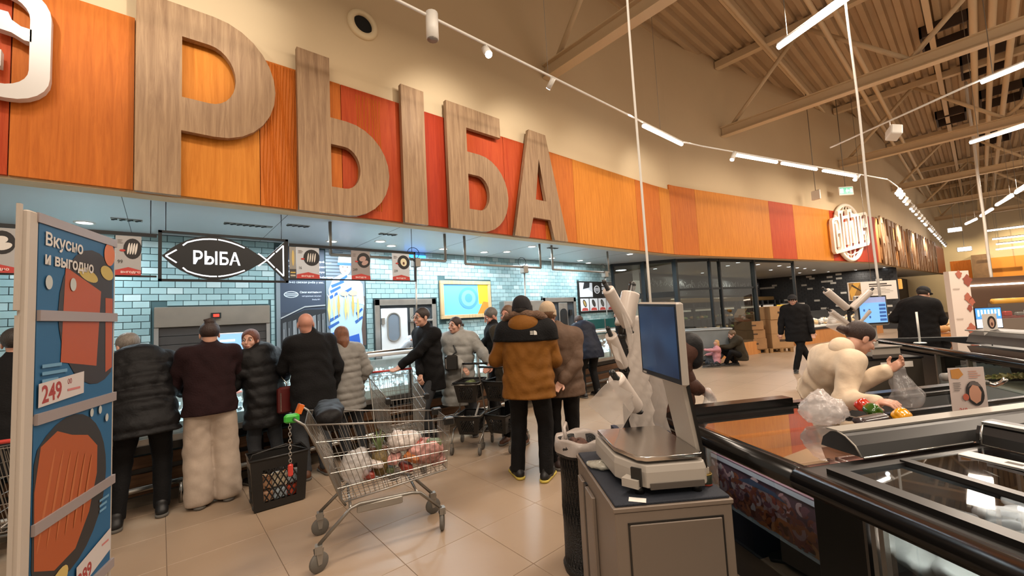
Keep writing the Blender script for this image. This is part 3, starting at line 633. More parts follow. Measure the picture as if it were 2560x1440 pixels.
for x in (.06, 1.15): MB().tube([(x, 0, Hh), (x, 0, .85)], .004, 5).build('hanging_wire', BLKMET, fsn)
def rail(x0, x1, lab):
    t = thing('poster_rail', lab, 'rail', (x0, 5.6, 2.19)); w_ = x1 - x0
    MB().box(0, w_, -.015, .015, .42, .455).build('top_bar', BLKMET, t); MB().box(0, w_, -.012, .012, 0, .018).build('bottom_bar', BLKMET, t)
    MB().box(w_ - .02 if x0 > 0 else 0, w_ if x0 > 0 else .02, -.015, .015, 0, .455).build('end_bar', BLKMET, t)
    MB().tube([(w_ - .05, 0, .45), (w_ - .05, 0, .81)], .004, 5).build('hanging_wire', BLKMET, t)
rail(-2.6, -.03, 'black poster rail left of the fish shaped sign'); rail(1.21, 2.94, 'black poster rail right of the fish shaped sign')
def pricecard(x, wd, price, pan, lab, base='#bcc0c6', food='#d4cec6'):
    M = XZ(x, 5.58, 2.205); o = MB(M).box(0, wd, 0, .40, -.008, 0).build('price_poster', col(base)); tag(o, lab, 'poster', 'price posters hanging on the rails')
    p = Print(M); p.ell(wd * .66, .27, wd * .36, .105, '#1d1a1b')
    if pan == 'fish':
        for k in range(4): p.ell(wd * (.5 + .1 * k), .27, .008, .06, food, -.12)
    elif pan == 'steak': p.ell(wd * .6, .29, .05, .035, food, .4); p.ell(wd * .72, .235, .05, .03, food, .5)
    else: p.ell(wd * .66, .27, .05, .06, food, .2); p.ell(wd * .66, .255, .016, .022, '#5a2f1c')
    p.ell(wd * .27, .25, .022, .011, '#b5352b'); p.text(price, wd * .08, .12, .05, '#3a3633', 0, sx=.8)
    p.shape([(0, 0), (wd, 0), (wd, .05), (wd * .5, .082), (0, .05)], '#b33a33'); p.text('выгодно', wd * .2, .022, .036, '#e8d8d2', .0005)
    p.lines(wd * .08, .36, wd * .25, 3, .015, .006, '#8c8683'); p.build(o)
pricecard(-.34, .19, '99', 'fish', 'price poster with fish on a black pan, just left of the fish shaped sign', '#a3a1a0')
pricecard(-1.2, .22, '99', 'steak', 'price poster with black pan at the left edge, partly behind the display stand', '#a3a1a0')
pricecard(1.29, .27, '16', 'fish', 'price poster with white fish on a black pan, just right of the fish shaped sign')
pricecard(1.97, .26, '249', 'steak', 'grey price poster with pan of sliced fish, middle of the right rail', '#8f8785', '#a98a80')
pricecard(2.56, .27, '239', 'egg', 'price poster with halved filling on black pan, last on the right rail', food='#d8cfae')
M = XZ(1.21, 5.57, 2.2); o = MB(M).box(0, .075, 0, .40, -.006, 0).build('narrow_poster', col('#8d8a84')); tag(o, 'narrow poster with golden fish between the fish sign and first price poster', 'poster')
p = Print(M); p.ell(.04, .26, .014, .1, '#c8ae6a'); p.rect(0, 0, .075, .12, '#3b3a3d'); p.rect(.01, .07, .065, .085, '#c9a94c'); p.rect(.01, .03, .065, .05, '#b9b29a'); p.build(o)
tag(MB().box(3.7, 4.15, 7.44, 7.48, 2.86, 2.93).build('blue_sign', mat('blue_led', '#2f8bff', emit=3)), 'small glowing blue sign high on the tiled wall above the screen', 'sign')

# ---------------------------------------------------------------- fish counter
CW = wood_mat('brown_counter_panel', '#4b3423', '#6a4c35', .8, .1, .5, (.6, 9, 9))
ct = thing('fish_counter', 'long glass fronted fish counter with brown panels and chrome bumper rail', 'counter', (-3.2, 5.25, 0))
W = 11.6
MB().box(0, W, .05, 1.1, 0, .1).build('plinth', mat('counter_plinth', '#5c5142', .6), ct)
MB().box(0, W, .02, 1.1, .1, .44).build('body', BLACK, ct)
k = 0; x = .0
while x < W - .1:
    w_ = min(1.35, W - x); MB().rbox(x + .01, x + w_ - .01, -.01, .03, .12, .31, .006).build('wood_panel', CW, ct); MB().rbox(x + .01, x + w_ - .01, -.01, .03, .36, .47, .006).build('wood_panel', CW, ct); x += 1.35
MB().box(0, W, -.02, .04, .49, .56).build('black_ledge', BLACKG, ct)
x = 0
while x < W - .1:
    MB().tube([(x, -.13, 0), (x, -.13, .2)], .02, 8).build('rail_post', CHROME, ct); x += 1.12
MB().tube([(0, -.13, .21), (W, -.13, .21)], .028, 10).build('bumper_rail', CHROME, ct)
MB().box(0, W, .0, 1.1, .56, .62).build('steel_base', STEEL, ct)
MB().box(0, W, .02, .04, .62, 1.14).build('front_glass', GLASS, ct)
x = 0
while x < W: MB().box(x, x + .035, -.005, .03, .58, 1.16).build('glass_post', STEEL, ct); x += 1.16
MB().rbox(0, W, -.01, .34, 1.15, 1.19, .01).build('top_shelf', mat('lit_white_shelf', '#d5d9da', .3), ct)
MB().tube([(0, .0, 1.22), (W, .0, 1.22)], .016, 8).build('top_rail', CHROME, ct)
MB().box(0, W, .08, .9, .62, .72).build('display_tray', mat('white_tray', '#cdd6d8', .4), ct)
MB().box(0, W, .9, 1.1, .62, 1.02).build('back_panel', STEEL, ct)
ice = MB(); rr = random.Random(5)
ICE = mat('crushed_ice', '#d5dfe4', .35)
for k in range(1500):
    x = rr.uniform(.05, W - .05); y = rr.uniform(.1, .85); s_ = rr.uniform(.015, .035); z = .73 + (y - .1) * .22 + rr.uniform(0, .03); ice.cbox((x, y, z), (s_, s_, s_), rot=(rr.random() * 3, rr.random() * 3, 0))
tag(ice.build('ice', ICE, ct), kind='stuff')
strip_ = MB().box(0, W, .30, .33, 1.13, 1.15).build('shelf_lamp', mat('shelf_led', '#eaf4ff', emit=5), ct)
area_light('counter_shelf_light', (2.6, 5.5, 1.11), W, 45, COOL, sy=.1)
# fish on ice: things
FM = [mat('fish_silver', '#8f979c', .25, .3, var=.2, vscale=20), mat('fish_pink', '#b0675a', .35, var=.2, vscale=20), mat('fish_dark', '#3f474a', .3, var=.2, vscale=20)]
protos = []
for fi, nm in enumerate(('silver', 'pink', 'dark')):
    t = thing('whole_fish', nm + ' whole fish lying on crushed ice in the counter', 'fish', (0, 0, 0), group='whole fish on the counter ice')
    MB().lathe([(.001, -.15), (.02, -.13), (.035, -.08), (.04, -.02), (.032, .06), (.015, .12), (.008, .14)], n=10, T=Matrix(((0, 0, 1), (1, 0, 0), (0, .55, 0)))).build('body', FM[fi], t)
    MB().add([(.13, 0, 0), (.19, .05, .004), (.17, 0, .002), (.19, -.05, .004)], [(0, 1, 2, 3)]).build('tail', FM[fi], t); protos.append(t)
n_ = 0
for k in range(24):
    x = 1.0 + k * .41; fi = k % 3
    t = protos[fi] if n_ < 3 else copy_tree(protos[fi]); n_ += 1
    t['label'] = '%s whole fish on the counter ice, %s of its colour from the left' % (('silver', 'pink', 'dark')[fi], ORD[k // 3]); t.location = (-3.2 + x, 5.25 + .30 + (k % 2) * .2, .83 + (k % 2) * .05); t.rotation_euler = (0, .1, 1.2 + .2 * (k % 4))
# electronic scales on poles / monitors on the counter
def monitor(name, lab, loc, rz, wd, hg, stand, scr='#7da7dd'):
    t = thing(name, lab, 'screen', loc, rz)
    MB().rbox(-wd / 2, wd / 2, -.02, .02, stand, stand + hg, .006).build('housing', WHITE, t)
    s_ = MB().box(-wd / 2 + .012, wd / 2 - .012, -.024, -.02, stand + .015, stand + hg - .012).build('display', emis(scr, .9), t)
    mb = MB(Matrix(((1, 0, 0, 0), (0, 0, -1, -.025), (0, 1, 0, stand), (0, 0, 0, 1)))); mb.m(emis('#dfe9f5', .9))
    for k in range(3): mb.poly([(-wd * .4, hg * (.2 + .2 * k), .001), (wd * .1, hg * (.2 + .2 * k), .001), (wd * .1, hg * (.3 + .2 * k), .001), (-wd * .4, hg * (.3 + .2 * k), .001)])
    mb.build('screen_fields', None, s_)
    MB().tube([(0, .03, 0), (0, .03, stand + .05)], .018, 8).build('post', STEEL, t); MB().rbox(-.15, .15, -.1, .12, 0, .05, .01).build('scale_base', STEEL, t)
    return t
monitor('scale_monitor', 'customer screen of a counter scale between two dark haired women', (.66, 5.95, 1.19), -.2, .30, .26, .12)
monitor('scale_monitor', 'small lit scale screen behind the man with glasses', (3.28, 6.1, 1.19), -.1, .2, .34, .12)
# white bags / packs on the counter top
for i, (x, y, s_, lab) in enumerate([(3.95, 5.62, .1, 'small white package on the counter top near the woman in grey down coat'), (4.35, 5.55, .12, 'crumpled white plastic bag on the counter top left of the grey haired man'), (4.9, 5.6, .09, 'white paper wrapped parcel on the counter top'), (6.6, 5.6, .1, 'round white tub on the counter beside the woman in navy')]):
    mb = MB(); mb.ball((0, 0, s_ * .7), s_, 14, sz=(1.2, .9, .8)); v = []
    for q in mb.v: k = 1 + .16 * math.sin(q[0] * 60 + i) * math.sin(q[1] * 50) + .1 * math.sin(q[2] * 90); v.append((q[0] * k, q[1] * k, max(0, q[2] * k)))
    mb.v = v; o = mb.build('package', mat('white_bag_plastic', '#c9cdd0', .3)); o.location = (x, y, 1.195); tag(o, lab, 'package')
cc = thing('card_terminal', 'black card terminal tilted on the counter top', 'terminal', (4.72, 5.5, 1.2), .4)
MB().cbox((0, 0, .07), (.16, .2, .04), rot=(.6, 0, 0)).build('body', BLACK, cc); MB().cbox((0, -.035, .10), (.12, .08, .01), rot=(.6, 0, 0)).build('display', mat('grey_lcd', '#6b7478', .2), cc)
# ---------------------------------------------------------------- lighting track and lamps in front of the fascia
tr = thing('light_track', 'white lighting track running along in front of the orange fascia', 'track', (0, 0, 0))
TPTS = [(-2, 3.9, 5.1), (8.4, 3.88, 5.1), (9.0, 3.74, 5.1), (16.6, 1.57, 5.12), (18.1, 1.50, 5.15), (44, 1.35, 5.15)]
for a, b in zip(TPTS, TPTS[1:]): MB().tube([a, b], .018, 6).build('rail', WHITE, tr)
for x in (1.0, 4.3, 7.5): MB().tube([(x, 3.89, 5.1), (x, 3.89, 9.0)], .004, 5).build('hanging_wire', ALU, tr)
def led_bar(p0, p1, lab, grp, r=.035):
    p0 = Vector(p0); p1 = Vector(p1); t = thing('linear_lamp', lab, 'lamp', tuple((p0 + p1) / 2), group=grp); d = (p1 - p0) / 2
    MB().tube([-d, d], r, 8).build('tube', LED, t); [MB().tube([tuple(q_), (q_.x, q_.y, 9.0 - t.location.z)], .006, 4).build('hanging_wire', ALU, t) for q_ in (-d * .8, d * .8)] if p0.z > 4.0 and grp != 'linear lamps on the light track' else None; MB().tube([-d + Vector((0, 0, r * 1.1)), d + Vector((0, 0, r * 1.1))], r * .8, 6).build('housing', WHITE, t)
    return t
def tp(x):
    for a, b in zip(TPTS, TPTS[1:]):
        if a[0] <= x <= b[0]: k = (x - a[0]) / (b[0] - a[0]); return (x, a[1] + (b[1] - a[1]) * k, a[2] - .065)
for (a, b), lab in zip([((6.86, 0), (8.35, 0)), ((10.05, 0), (11.5, 0)), ((11.7, 0), (13.1, 0)), ((13.4, 0), (14.9, 0))], ['linear lamp crossed by the hanging white cable on the light track', 'first of the three linear lamps in a row on the light track', 'middle of the three linear lamps in a row on the track', 'last of the three linear lamps in a row, before the globe emblem']):
    led_bar(tp(a[0]), tp(b[0]), lab, 'linear lamps on the light track')
def spot_head(loc, aim, lab, on=True, grp='spot lamps on the light track', s=1.0):
    t = thing('spot_lamp', lab, 'lamp', loc, group=grp); d = (Vector(aim) - Vector(loc)).normalized()
    MB().tube([(0, 0, .0), (0, 0, -.06)], .012, 6).build('arm', WHITE, t)
    MB().tube([Vector((0, 0, -.08)) - d * .08 * s, Vector((0, 0, -.08)) + d * .10 * s], .042 * s, 12).build('lamp_head', WHITE, t)
    MB().tube([Vector((0, 0, -.08)) + d * .101 * s, Vector((0, 0, -.08)) + d * .106 * s], .037 * s, 12).build('lens', DOWN if on else ALU, t)
spot_head((2.36, 3.88, 5.08), (2.4, 3.95, 3.5), 'long white spot lamp pointing straight down, unlit, left on the track', False, s=1.7)
spot_head((3.15, 3.88, 5.08), (2.9, 3.2, 4.2), 'dazzling spot lamp above the plain upright wooden bar', s=1.2)
spot_head((4.35, 3.88, 5.08), (4.4, 5, 4.2), 'small spot lamp at the end of the first track section, by the roof truss', s=.9)
spot_head((9.95, 3.45, 5.08), (9.4, 3.6, 4.2), 'white spot lamp hanging just before the row of three linear lamps', s=1.2)
xs = [14.98, 18.3, 18.7, 19.3, 20.2, 20.9, 22.2, 22.9, 24.0, 25.3, 26.4, 27.6, 28.3, 30, 30.8, 31.6, 33, 34, 35.5, 36.5, 38, 39.5, 41, 42.5]
for i, x in enumerate(xs):
    p_ = tp(x); spot_head((x, p_[1], 5.1), (x - .8, p_[1] + .3, 4.4), 'lit spot lamp in the receding row along the right wall, %s from its near end' % ORD[i - 1] if x > 18 else 'tiny lit spot lamp at the right end of the three linear lamps', s=1.3)
for x in (19.5, 22.5, 26, 30, 34, 39): spot_light('row_spot_light', (x, 1.6, 5.05), (x + .3, 2.4, 4.3), 380, NEUT, 75)
for x in (12.5, 15.5, 18): p_ = tp(x); spot_light('row_spot_light', (x, p_[1], 5.0), tuple(on_path(x) + Vector((0, 0, 4.4))), 60, NEUT, 100)
# suspended linear lamps over the hall
d1 = Vector((.42, .91, 0)).normalized()
def hall_lamp(x, y, z, L, lab, d=d1):
    p = Vector((x, y, z)); led_bar(p, p - d * L, lab, 'linear lamps hanging over the hall', .04)
hall_lamp(6.98, 1.67, 5.4, 1.5, 'long bright linear lamp slanting across the top of the photo')
hall_lamp(11.31, -.33, 5.4, 1.5, 'linear lamp at the right edge beside the ceiling speaker')
hall_lamp(15.65, -.14, 5.4, 1.6, 'linear lamp at the right edge, second one down')
hr = thing('lamp_rail', 'white rail carrying the ceiling speaker and a linear lamp at the right', 'rail', (0, 0, 0)); MB().tube([(12.9, 2.2, 5.45), (11.31, -.33, 5.45)], .02, 6).build('rail', WHITE, hr)
for k, (a, b) in enumerate([((34.1, .23), (32.5, -.15)), ((31.4, -.32), (29.4, -.66)), ((28.2, -.78), (26.2, -1.15)), ((25.5, -1.23), (24.2, -1.45))]):
    led_bar((a[0], a[1], 5.4), (b[0], b[1], 5.4), 'one of the four linear lamps in a rising chain at the right, %s from below' % ['first', 'second', 'third', 'fourth'][k], 'chain of linear lamps at the right', .06)
for k, (x, z, y0, y1) in enumerate([(39.7, 5.4, -.47, -2.1), (43, 5.1, -.8, -2.4), (46, 4.95, -1, -2.5), (48, 4.7, -1.0, -2.6)]):
    led_bar((x, y0, z), (x, y1, z), 'level linear lamp far down the hall, %s from the top' % ['first', 'second', 'third', 'fourth'][k], 'level linear lamps far down the hall', .05)
for k, (x, y, z) in enumerate([(36.9, .74, 5.44), (37.4, .45, 4.23)]):
    t = thing('box_lamp', ['upper', 'lower'][k] + ' small rectangular lamp glowing between the spot row and the far lamps', 'lamp', (x, y, z))
    MB().rbox(-.1, .1, -.32, .32, -.14, .14, .03).build('housing', WHITE, t); MB().box(-.12, -.1, -.28, .28, -.11, .11).build('lens', DOWN, t); MB().tube([(0, 0, .2), (0, 0, 9 - z)], .012, 5).build('hanging_rod', ALU, t)
sp = thing('ceiling_speaker', 'white pendant speaker under the rail at the right of the ceiling', 'speaker', (12.15, 1.0, 5.4))
MB().tube([(0, 0, .05), (0, 0, -.1)], .012, 6).build('bracket', WHITE, sp); MB().cbox((-.05, -.05, -.25), (.26, .22, .26), rot=(.3, .4, .6)).build('cabinet', WHITE, sp, .03)
# hanging cables
for lab, x, y, z0, z1, r in [('long white cable hanging down to the scale in the foreground', 2.17, 1.27, 1.5, 9.0, .008), ('white cable hanging down to the second scale', 7.0, .86, 1.6, 9.0, .014), ('white cable hanging at the right beside the meat poster totem', 21.5, -.27, 1.9, 9.0, .04)]:
    cb = MB(); cb.tube([(x + .006 * math.sin(z * 3.1), y + .006 * math.cos(z * 2.3), z) for z in np.linspace(z0, z1, 26)], r, 6); tag(cb.build('hanging_cable', WHITE), lab, 'cable', 'cables hanging from the roof')
def exit_sign(x, y, z, rz, wd, hg, lab):
    t = thing('exit_sign', lab, 'sign', (x, y, z), rz)
    MB().rbox(-wd / 2, wd / 2, -.03, .03, 0, hg, .01).build('case', WHITE, t)
    f = MB().box(-wd / 2 + .04, wd / 2 - .04, -.034, -.03, .04, hg - .04).build('green_face', emis('#2f9a78', 1.0), t)
    mb = MB(Matrix(((1, 0, 0, 0), (0, 0, -1, -.035), (0, 1, 0, 0), (0, 0, 0, 1)))).m(emis('#e8fff4', 1.5)); c = hg / 2
    mb.poly([(wd * .04, c - .03, 0), (wd * .2, c - .03, 0), (wd * .2, c + .03, 0), (wd * .04, c + .03, 0)]); mb.poly([(-.02, c, 0), (wd * .06, c - .09, 0), (wd * .06, c + .09, 0)]); mb.poly([(wd * .26, .09, 0), (wd * .4, .09, 0), (wd * .4, hg - .09, 0), (wd * .26, hg - .09, 0)]); mb.poly([(-wd * .42, .08, 0), (-wd * .2, .08, 0), (-wd * .2, hg - .08, 0), (-wd * .42, hg - .08, 0)])
    mb.build('pictogram', None, f); MB().tube([(0, 0, hg), (0, 0, 9 - z)], .012, 5).build('hanging_rod', ALU, t)
exit_sign(18.78, 2.9, 5.32, -.75, .52, .32, 'green exit sign hanging in front of the cream wall before the globe emblem')
exit_sign(16.9, 3.4, 5.0, -.1 + PI / 2.4, .28, .32, 'exit sign seen nearly edge on, left of the green exit sign')
# ---------------------------------------------------------------- bakery behind the dark glass partition
GP = [(10.35, 7.23), (10.87, 6.51), (11.36, 5.78), (12.43, 5.26), (12.86, 5.15), (14.44, 4.74), (16.56, 4.19)]
DKF = mat('anthracite_frame', '#23282b', .4, .3)
gp = thing('glass_partition', 'curved dark framed glass partition of the bakery under the orange fascia', 'partition', (0, 0, 0)); gp['kind'] = 'structure'; gp.name = 'window_1'
PG = glass_mat('partition_glass', '#c9cfcc', gloss=.06)
for i, (x, y) in enumerate(GP):
    r_ = .06 if i in (1, 2, 5) else .04; MB().box(x - r_, x + r_, y - r_, y + r_, 0, 3.0).build('mullion', DKF, gp)
for i, ((a, b), (c, d)) in enumerate(zip(GP, GP[1:])):
    L = math.hypot(c - a, d - b); an = math.atan2(d - b, c - a); mx_, my_ = (a + c) / 2, (b + d) / 2
    if i < 5: MB().cbox((mx_, my_, 1.62), (L - .1, .006, 2.6), an).build('window_pane', PG, gp)
    MB().cbox((mx_, my_, 2.96), (L, .07, .08), an).build('top_rail', DKF, gp)
    if i < 5: MB().cbox((mx_, my_, 1.98 if i < 2 else 2.1), (L, .06, .16 if i < 2 else .06), an).build('transom', DKF, gp); MB().cbox((mx_, my_, .2), (L, .08, .4), an).build('kick_panel', TN1 if i > 2 else DKF, gp)
bw_ = MB().box(10.75, 14.2, 9.0, 9.1, 0, 3.0).build('wall_bakery', mat('grey_beige_wall', '#8f887c', .7)); tag(bw_, kind='structure')
DW = mat('dark_slate_wall', '#26272a', .5, var=.15, vscale=3)
b2 = MB().box(14.2, 43, 8.6, 8.7, 0, 3.0).build('wall_bakery_back', DW); tag(b2, kind='structure')
tag(MB().box(10.6, 10.75, 7.5, 9.1, 0, 3.0).build('wall_bakery_side', bw_.data.materials[0]), kind='structure')
b3 = MB().box(27, 27.1, 2.6, 8.6, 0, 3.0).build('wall_bakery_end', DW); tag(b3, kind='structure')
mb = MB(); rr = random.Random(11); WT = mat('pale_accent_brick', '#b5b2aa', .5); DB = mat('black_brick', '#1b1b1d', .4); mb.m(DB)
for r in range(24):
    for c in range(22):
        y = 2.75 + c * .26 + (.13 if r % 2 else 0); z = .3 + r * .11; mb.m(WT if rr.random() < .12 else DB); mb.box(26.98, 27, y, y + .25, z, z + .1)
tag(mb.build('bricks', None, b3), kind='stuff')
fz = thing('chalk_frieze', 'dark board with chalk white drawings high along the bakery wall', 'board', (14.3, 8.5, 2.05))
MB().box(0, 12.4, 0, .08, 0, .75).build('board', mat('chalkboard', '#30343a', .6), fz)
mb = MB().m(mat('chalk', '#c9ccce', .8, emit=.12))  # chalk strokes get a faint glow of their own through emission
for k in range(260):
    x = rr.uniform(.1, 12.2); z = rr.uniform(.42, .68) if rr.random() < .75 else rr.uniform(.1, .4); s_ = .05 if z > .4 else .02; a = rr.uniform(-1.3, 1.3); dx, dz = math.cos(a) * s_ * 1.6, math.sin(a) * s_ * 1.6; mb.poly([(x - dx, -.004, z - dz), (x + dx, -.004, z + dz), (x + dx + s_ * .5, -.004, z + dz), (x - dx + s_ * .5, -.004, z - dz)])
tag(mb.build('glowing_chalk_marks', None, fz), kind='stuff')
GOLD = mat('brass_canopy', '#9a7a4a', .35, .5)
tag(MB().rbox(14.4, 26, 7.6, 8.6, 1.72, 1.92, .03).build('canopy', GOLD), 'long brass coloured canopy under the chalk frieze in the bakery', 'canopy')
LOAF = [mat('bread_' + str(i), c, .7, var=.2, vscale=12) for i, c in enumerate(['#b98a55', '#8e6238', '#d3b58a', '#7d8a52'])]
def rack(x, y, rz, wd, lab):
    t = thing('bread_rack', lab, 'rack', (x, y, 0), rz, 'black racks of baked goods in the bakery')
    for sx in (0, wd):
        for sy in (0, .5): MB().box(sx - .02, sx + .02, sy - .02, sy + .02, 0, 1.7).build('post', BLKMET, t)
    for z in (.3, .7, 1.1, 1.5): MB().box(0, wd, 0, .5, z, z + .03).build('shelf', BLKMET, t)
    mb = MB()
    for z in (.33, .73, 1.13):
        x_ = .12
        while x_ < wd - .1: mb.m(rr.choice(LOAF)); mb.ball((x_, .22 + rr.uniform(-.06, .1), z + .06), .08, 8, sz=(1, 1.3, .8)); x_ += .17
    tag(mb.build('loaves', None, t), kind='stuff'); MB().box(.1, wd - .1, .02, .03, 1.42, 1.5).build('price_strip', WHITEM, t)
for i, (x, y) in enumerate([(12.6, 6.6), (13.9, 6.5), (15.2, 6.2), (16.6, 6.0), (18, 6.2), (19.6, 6.2), (21.2, 6.0), (22.8, 5.8)]): rack(x, y, -.15, 1.1, 'black rack with rows of baked goods behind the glass partition, %s from the left' % ['first', 'second', 'third', 'fourth', 'fifth', 'sixth', 'seventh', 'eighth'][i])
# low bakery counter with white goods
bc = thing('bakery_counter', 'wooden bakery counter heaped with pale goods behind the man in the cap', 'counter', (17.2, 4.35, 0), -.2)
MB().box(0, 7, 0, 1.0, 0, .5).build('wood_front', TN1, bc); MB().box(-.05, 7, -.03, 1.0, .5, .58).build('black_edge', BLKMET, bc); MB().box(0, 7, .05, .95, .58, .62).build('tray', WHITE, bc)
mb = MB()
for k in range(260): mb.m(rr.choice([WHITEM, LOAF[2], WT, GREYP])); mb.ball((rr.uniform(.1, 6.8), rr.uniform(.1, .9), .68 + rr.uniform(0, .12)), rr.uniform(.05, .1), 6)
tag(mb.build('goods', None, bc), kind='stuff'); MB().box(.3, 6.5, .95, 1.0, .62, 1.15).build('back_board', DKF, bc)
po = thing('promo_board', 'white landscape board with golden grain picture hanging above the second scale', 'poster', (17.43, 2.9, 1.5), -.72)
MB().box(0, 1.62, 0, .03, 0, .62).build('board', WHITEM, po); p = Print(XZ(0, -.0, 0)); p.rect(.02, .02, .42, .6, '#8d6a35'); p.shape([(.02, .3), (.2, .6), (.42, .6), (.3, .4), (.1, .02)], '#c79a45'); p.shape([(.1, .5), (.4, .3), (.42, .34), (.14, .55)], '#3b2c18'); p.rect(.7, .50, 1.3, .54, '#3a3532'); p.rect(.7, .44, 1.45, .47, '#3a3532'); p.lines(.7, .38, .8, 4, .05, .012, '#9b958e'); p.build(po)
MB().tube([(.8, .01, .62), (.8, .01, 7.5)], .006, 5).build('hanging_wire', ALU, po)
sh_ = MB().box(27.1, 50, 4.2, 4.3, 0, 3.0).build('wall_shop', mat('dark_brown_wall', '#2b211c', .7)); tag(sh_, kind='structure')
for k, (x, y) in enumerate([(28.2, 3.2), (30.6, 3.1)]): t = thing('pendant_lantern', ['nearer', 'farther'][k] + ' square amber lantern hanging under the right wall', 'lamp', (x, y, 1.95), group='amber lanterns'); MB().rbox(-.3, .3, -.3, .3, 0, .55, .02).build('shade', emis('#d89a4a', .9), t); MB().tube([(0, 0, .55), (0, 0, 1.05)], .015, 5).build('cord', BLKMET, t)
# ---------------------------------------------------------------- far end of the hall
fw = MB().box(50, 50.3, -14, 12, 0, 9).build('wall_far', WALLP); tag(fw, kind='structure')
AMB = mat('lit_amber_panel', '#d98a2b', .6)
for y0, y1, m_ in [(1.5, .35, OR1), (-.72, -3.4, AMB), (-3.45, -6, OR2), (-6.05, -9, AMB), (-9.05, -13.9, OR1)]: MB().box(49.95, 50, y1, y0, 2.55, 4.2).build('panel', m_, fw)
tag(MB().box(49.0, 49.98, -.7, .3, 0, 4.5).build('column', mat('brown_tile_column', '#7d5d40', .5, var=.2, vscale=3)), 'brown clad column against the far wall between two orange panels', 'column')
tag(MB().rbox(48.6, 49.9, -13.5, -.75, 1.9, 2.5, .02).build('lintel', mat('dark_brown_lintel', '#3a2a20', .6)), 'dark brown canopy band below the glowing amber panels on the far wall', 'canopy')
spot_light('far_wall_light', (46, -3, 6.3), (50, -2.5, 3.4), 1400, (1, .85, .55), 90); spot_light('far_wall_light', (46, 1, 6.3), (50, 1, 3.4), 500, (1, .85, .55), 70)
mcn = thing('meat_counter', 'long meat counter with lit shelves at the far right', 'counter', (17.5, -.1, 0), -.9)
MB().box(0, 5, 0, .9, 0, .8).build('body', mat('warm_steel', '#8d8177', .35, .6), mcn); MB().box(0, 5, .02, .04, .8, 1.25).build('front_glass', GLASS, mcn); MB().tube([(.1, 0, 1.3), (1.1, 0, 1.3)], .075, 10).build('yellow_roll', mat('yellow_tube', '#d2a040', .4), mcn); MB().tube([(1.7, 0, 1.3), (2.9, 0, 1.3)], .075, 10).build('yellow_roll', mat('yellow_tube', '#d2a040', .4), mcn)
MB().box(0, 5, .3, .8, .8, .85).build('tray', mat('red_meat', '#8d3b33', .4, var=.4, vscale=14), mcn); MB().box(0, 5, .85, .9, .8, 2.0).build('back_wall', mat('brown_backwall', '#57402f', .6), mcn); MB().box(.2, 4.6, .80, .84, 1.75, 1.8).build('lamp_strip', mat('warm_strip', '#fff0d8', emit=6), mcn)
for k in range(16):
    o = MB().rbox(0, .18, 0, .12, 0, .1 + .02 * (k % 3), .02).build('food_box', [WHITEM, WHITE, RED, GREYP][k % 4]); M_ = mcn.matrix_basis @ Matrix.Translation((.2 + k * .29, .5, .85)); o.matrix_world = M_; tag(o, '%s package behind the glass of the far meat counter, %s from the left' % (('paper white', 'glossy white', 'red', 'grey')[k % 4], ORD[k]), 'package', 'packages on the far meat counter')
ms = thing('counter_screen', 'bright blue screen above the far meat counter behind a price card', 'screen', (15.2, .15, .68), -.9)
MB().box(0, .55, 0, .04, 0, .52).build('housing', BLACK, ms); p = MB().m(emis('#3f7fe0', 1.3)); p.box(.015, .535, -.006, 0, .24, .5); p.m(emis('#bcd8ff', 1.3)); [p.box(.05 + .07 * k, .09 + .07 * k, -.009, -.006, .3 + .03 * (k % 3), .46) for k in range(7)]; p.m(emis('#cfe4ff', 1.2)); p.box(.015, .535, -.006, 0, .02, .23); p.build('display', None, ms); MB().tube([(.27, .02, -.68), (.27, .02, 0)], .03, 8).build('post', STEEL, ms)
tt = thing('poster_totem', 'tall pale totem with cut-out pictures of meat products at the right', 'totem', (13.94, .46, .12), -.72)
MB().box(0, .46, 0, .12, 0, 1.98).build('board', mat('pinkish_white_board', '#d8cbc1', .6), tt)
mb = MB(XZ(0, -.004, 0)); rr = random.Random(2)
for k, (x, z, s_) in enumerate([(.22, 1.9, .07), (.40, 1.75, .1), (.36, 1.35, .08), (.44, 1.25, .07), (.38, 1.1, .06), (.36, .62, .1), (.4, .2, .11)]):
    mb.m([col('#a9604c'), col('#8f4a3c'), col('#a9604c')][k % 3]); mb.poly([(x + s_ * (1 + .25 * math.sin(5 * a + k)) * math.cos(a), z + 1.2 * s_ * (1 + .25 * math.cos(4 * a)) * math.sin(a), .006) for a in np.linspace(0, 2 * PI, 17)[:-1]])
for z in (1.55, .85, .4): mb.m(col('#bdb0a6')); mb.poly([(.05, z, .006), (.2, z, .006), (.2, z + .03, .006), (.05, z + .03, .006)])
tag(mb.build('printed_pictures', None, tt), kind='stuff'); MB().box(.05, .4, -.1, .22, -.12, 0).build('foot', BLKMET, tt)
bs = thing('bread_stand', 'brown baskets heaped with flour dusted loaves behind the man in the black cap', 'stand', (14.9, .95, 0), -.7)
MB().box(0, 1.0, 0, .8, 0, .55).build('base', TN1, bs)
for k in range(9): MB().ball((.15 + .33 * (k % 3), .15 + .2 * (k // 3), .68 + .14 * (k // 3)), .17, 12, sz=(1.1, .8, .6)).build('loaf', LOAF[[1, 0, 2][k % 3]], bs)
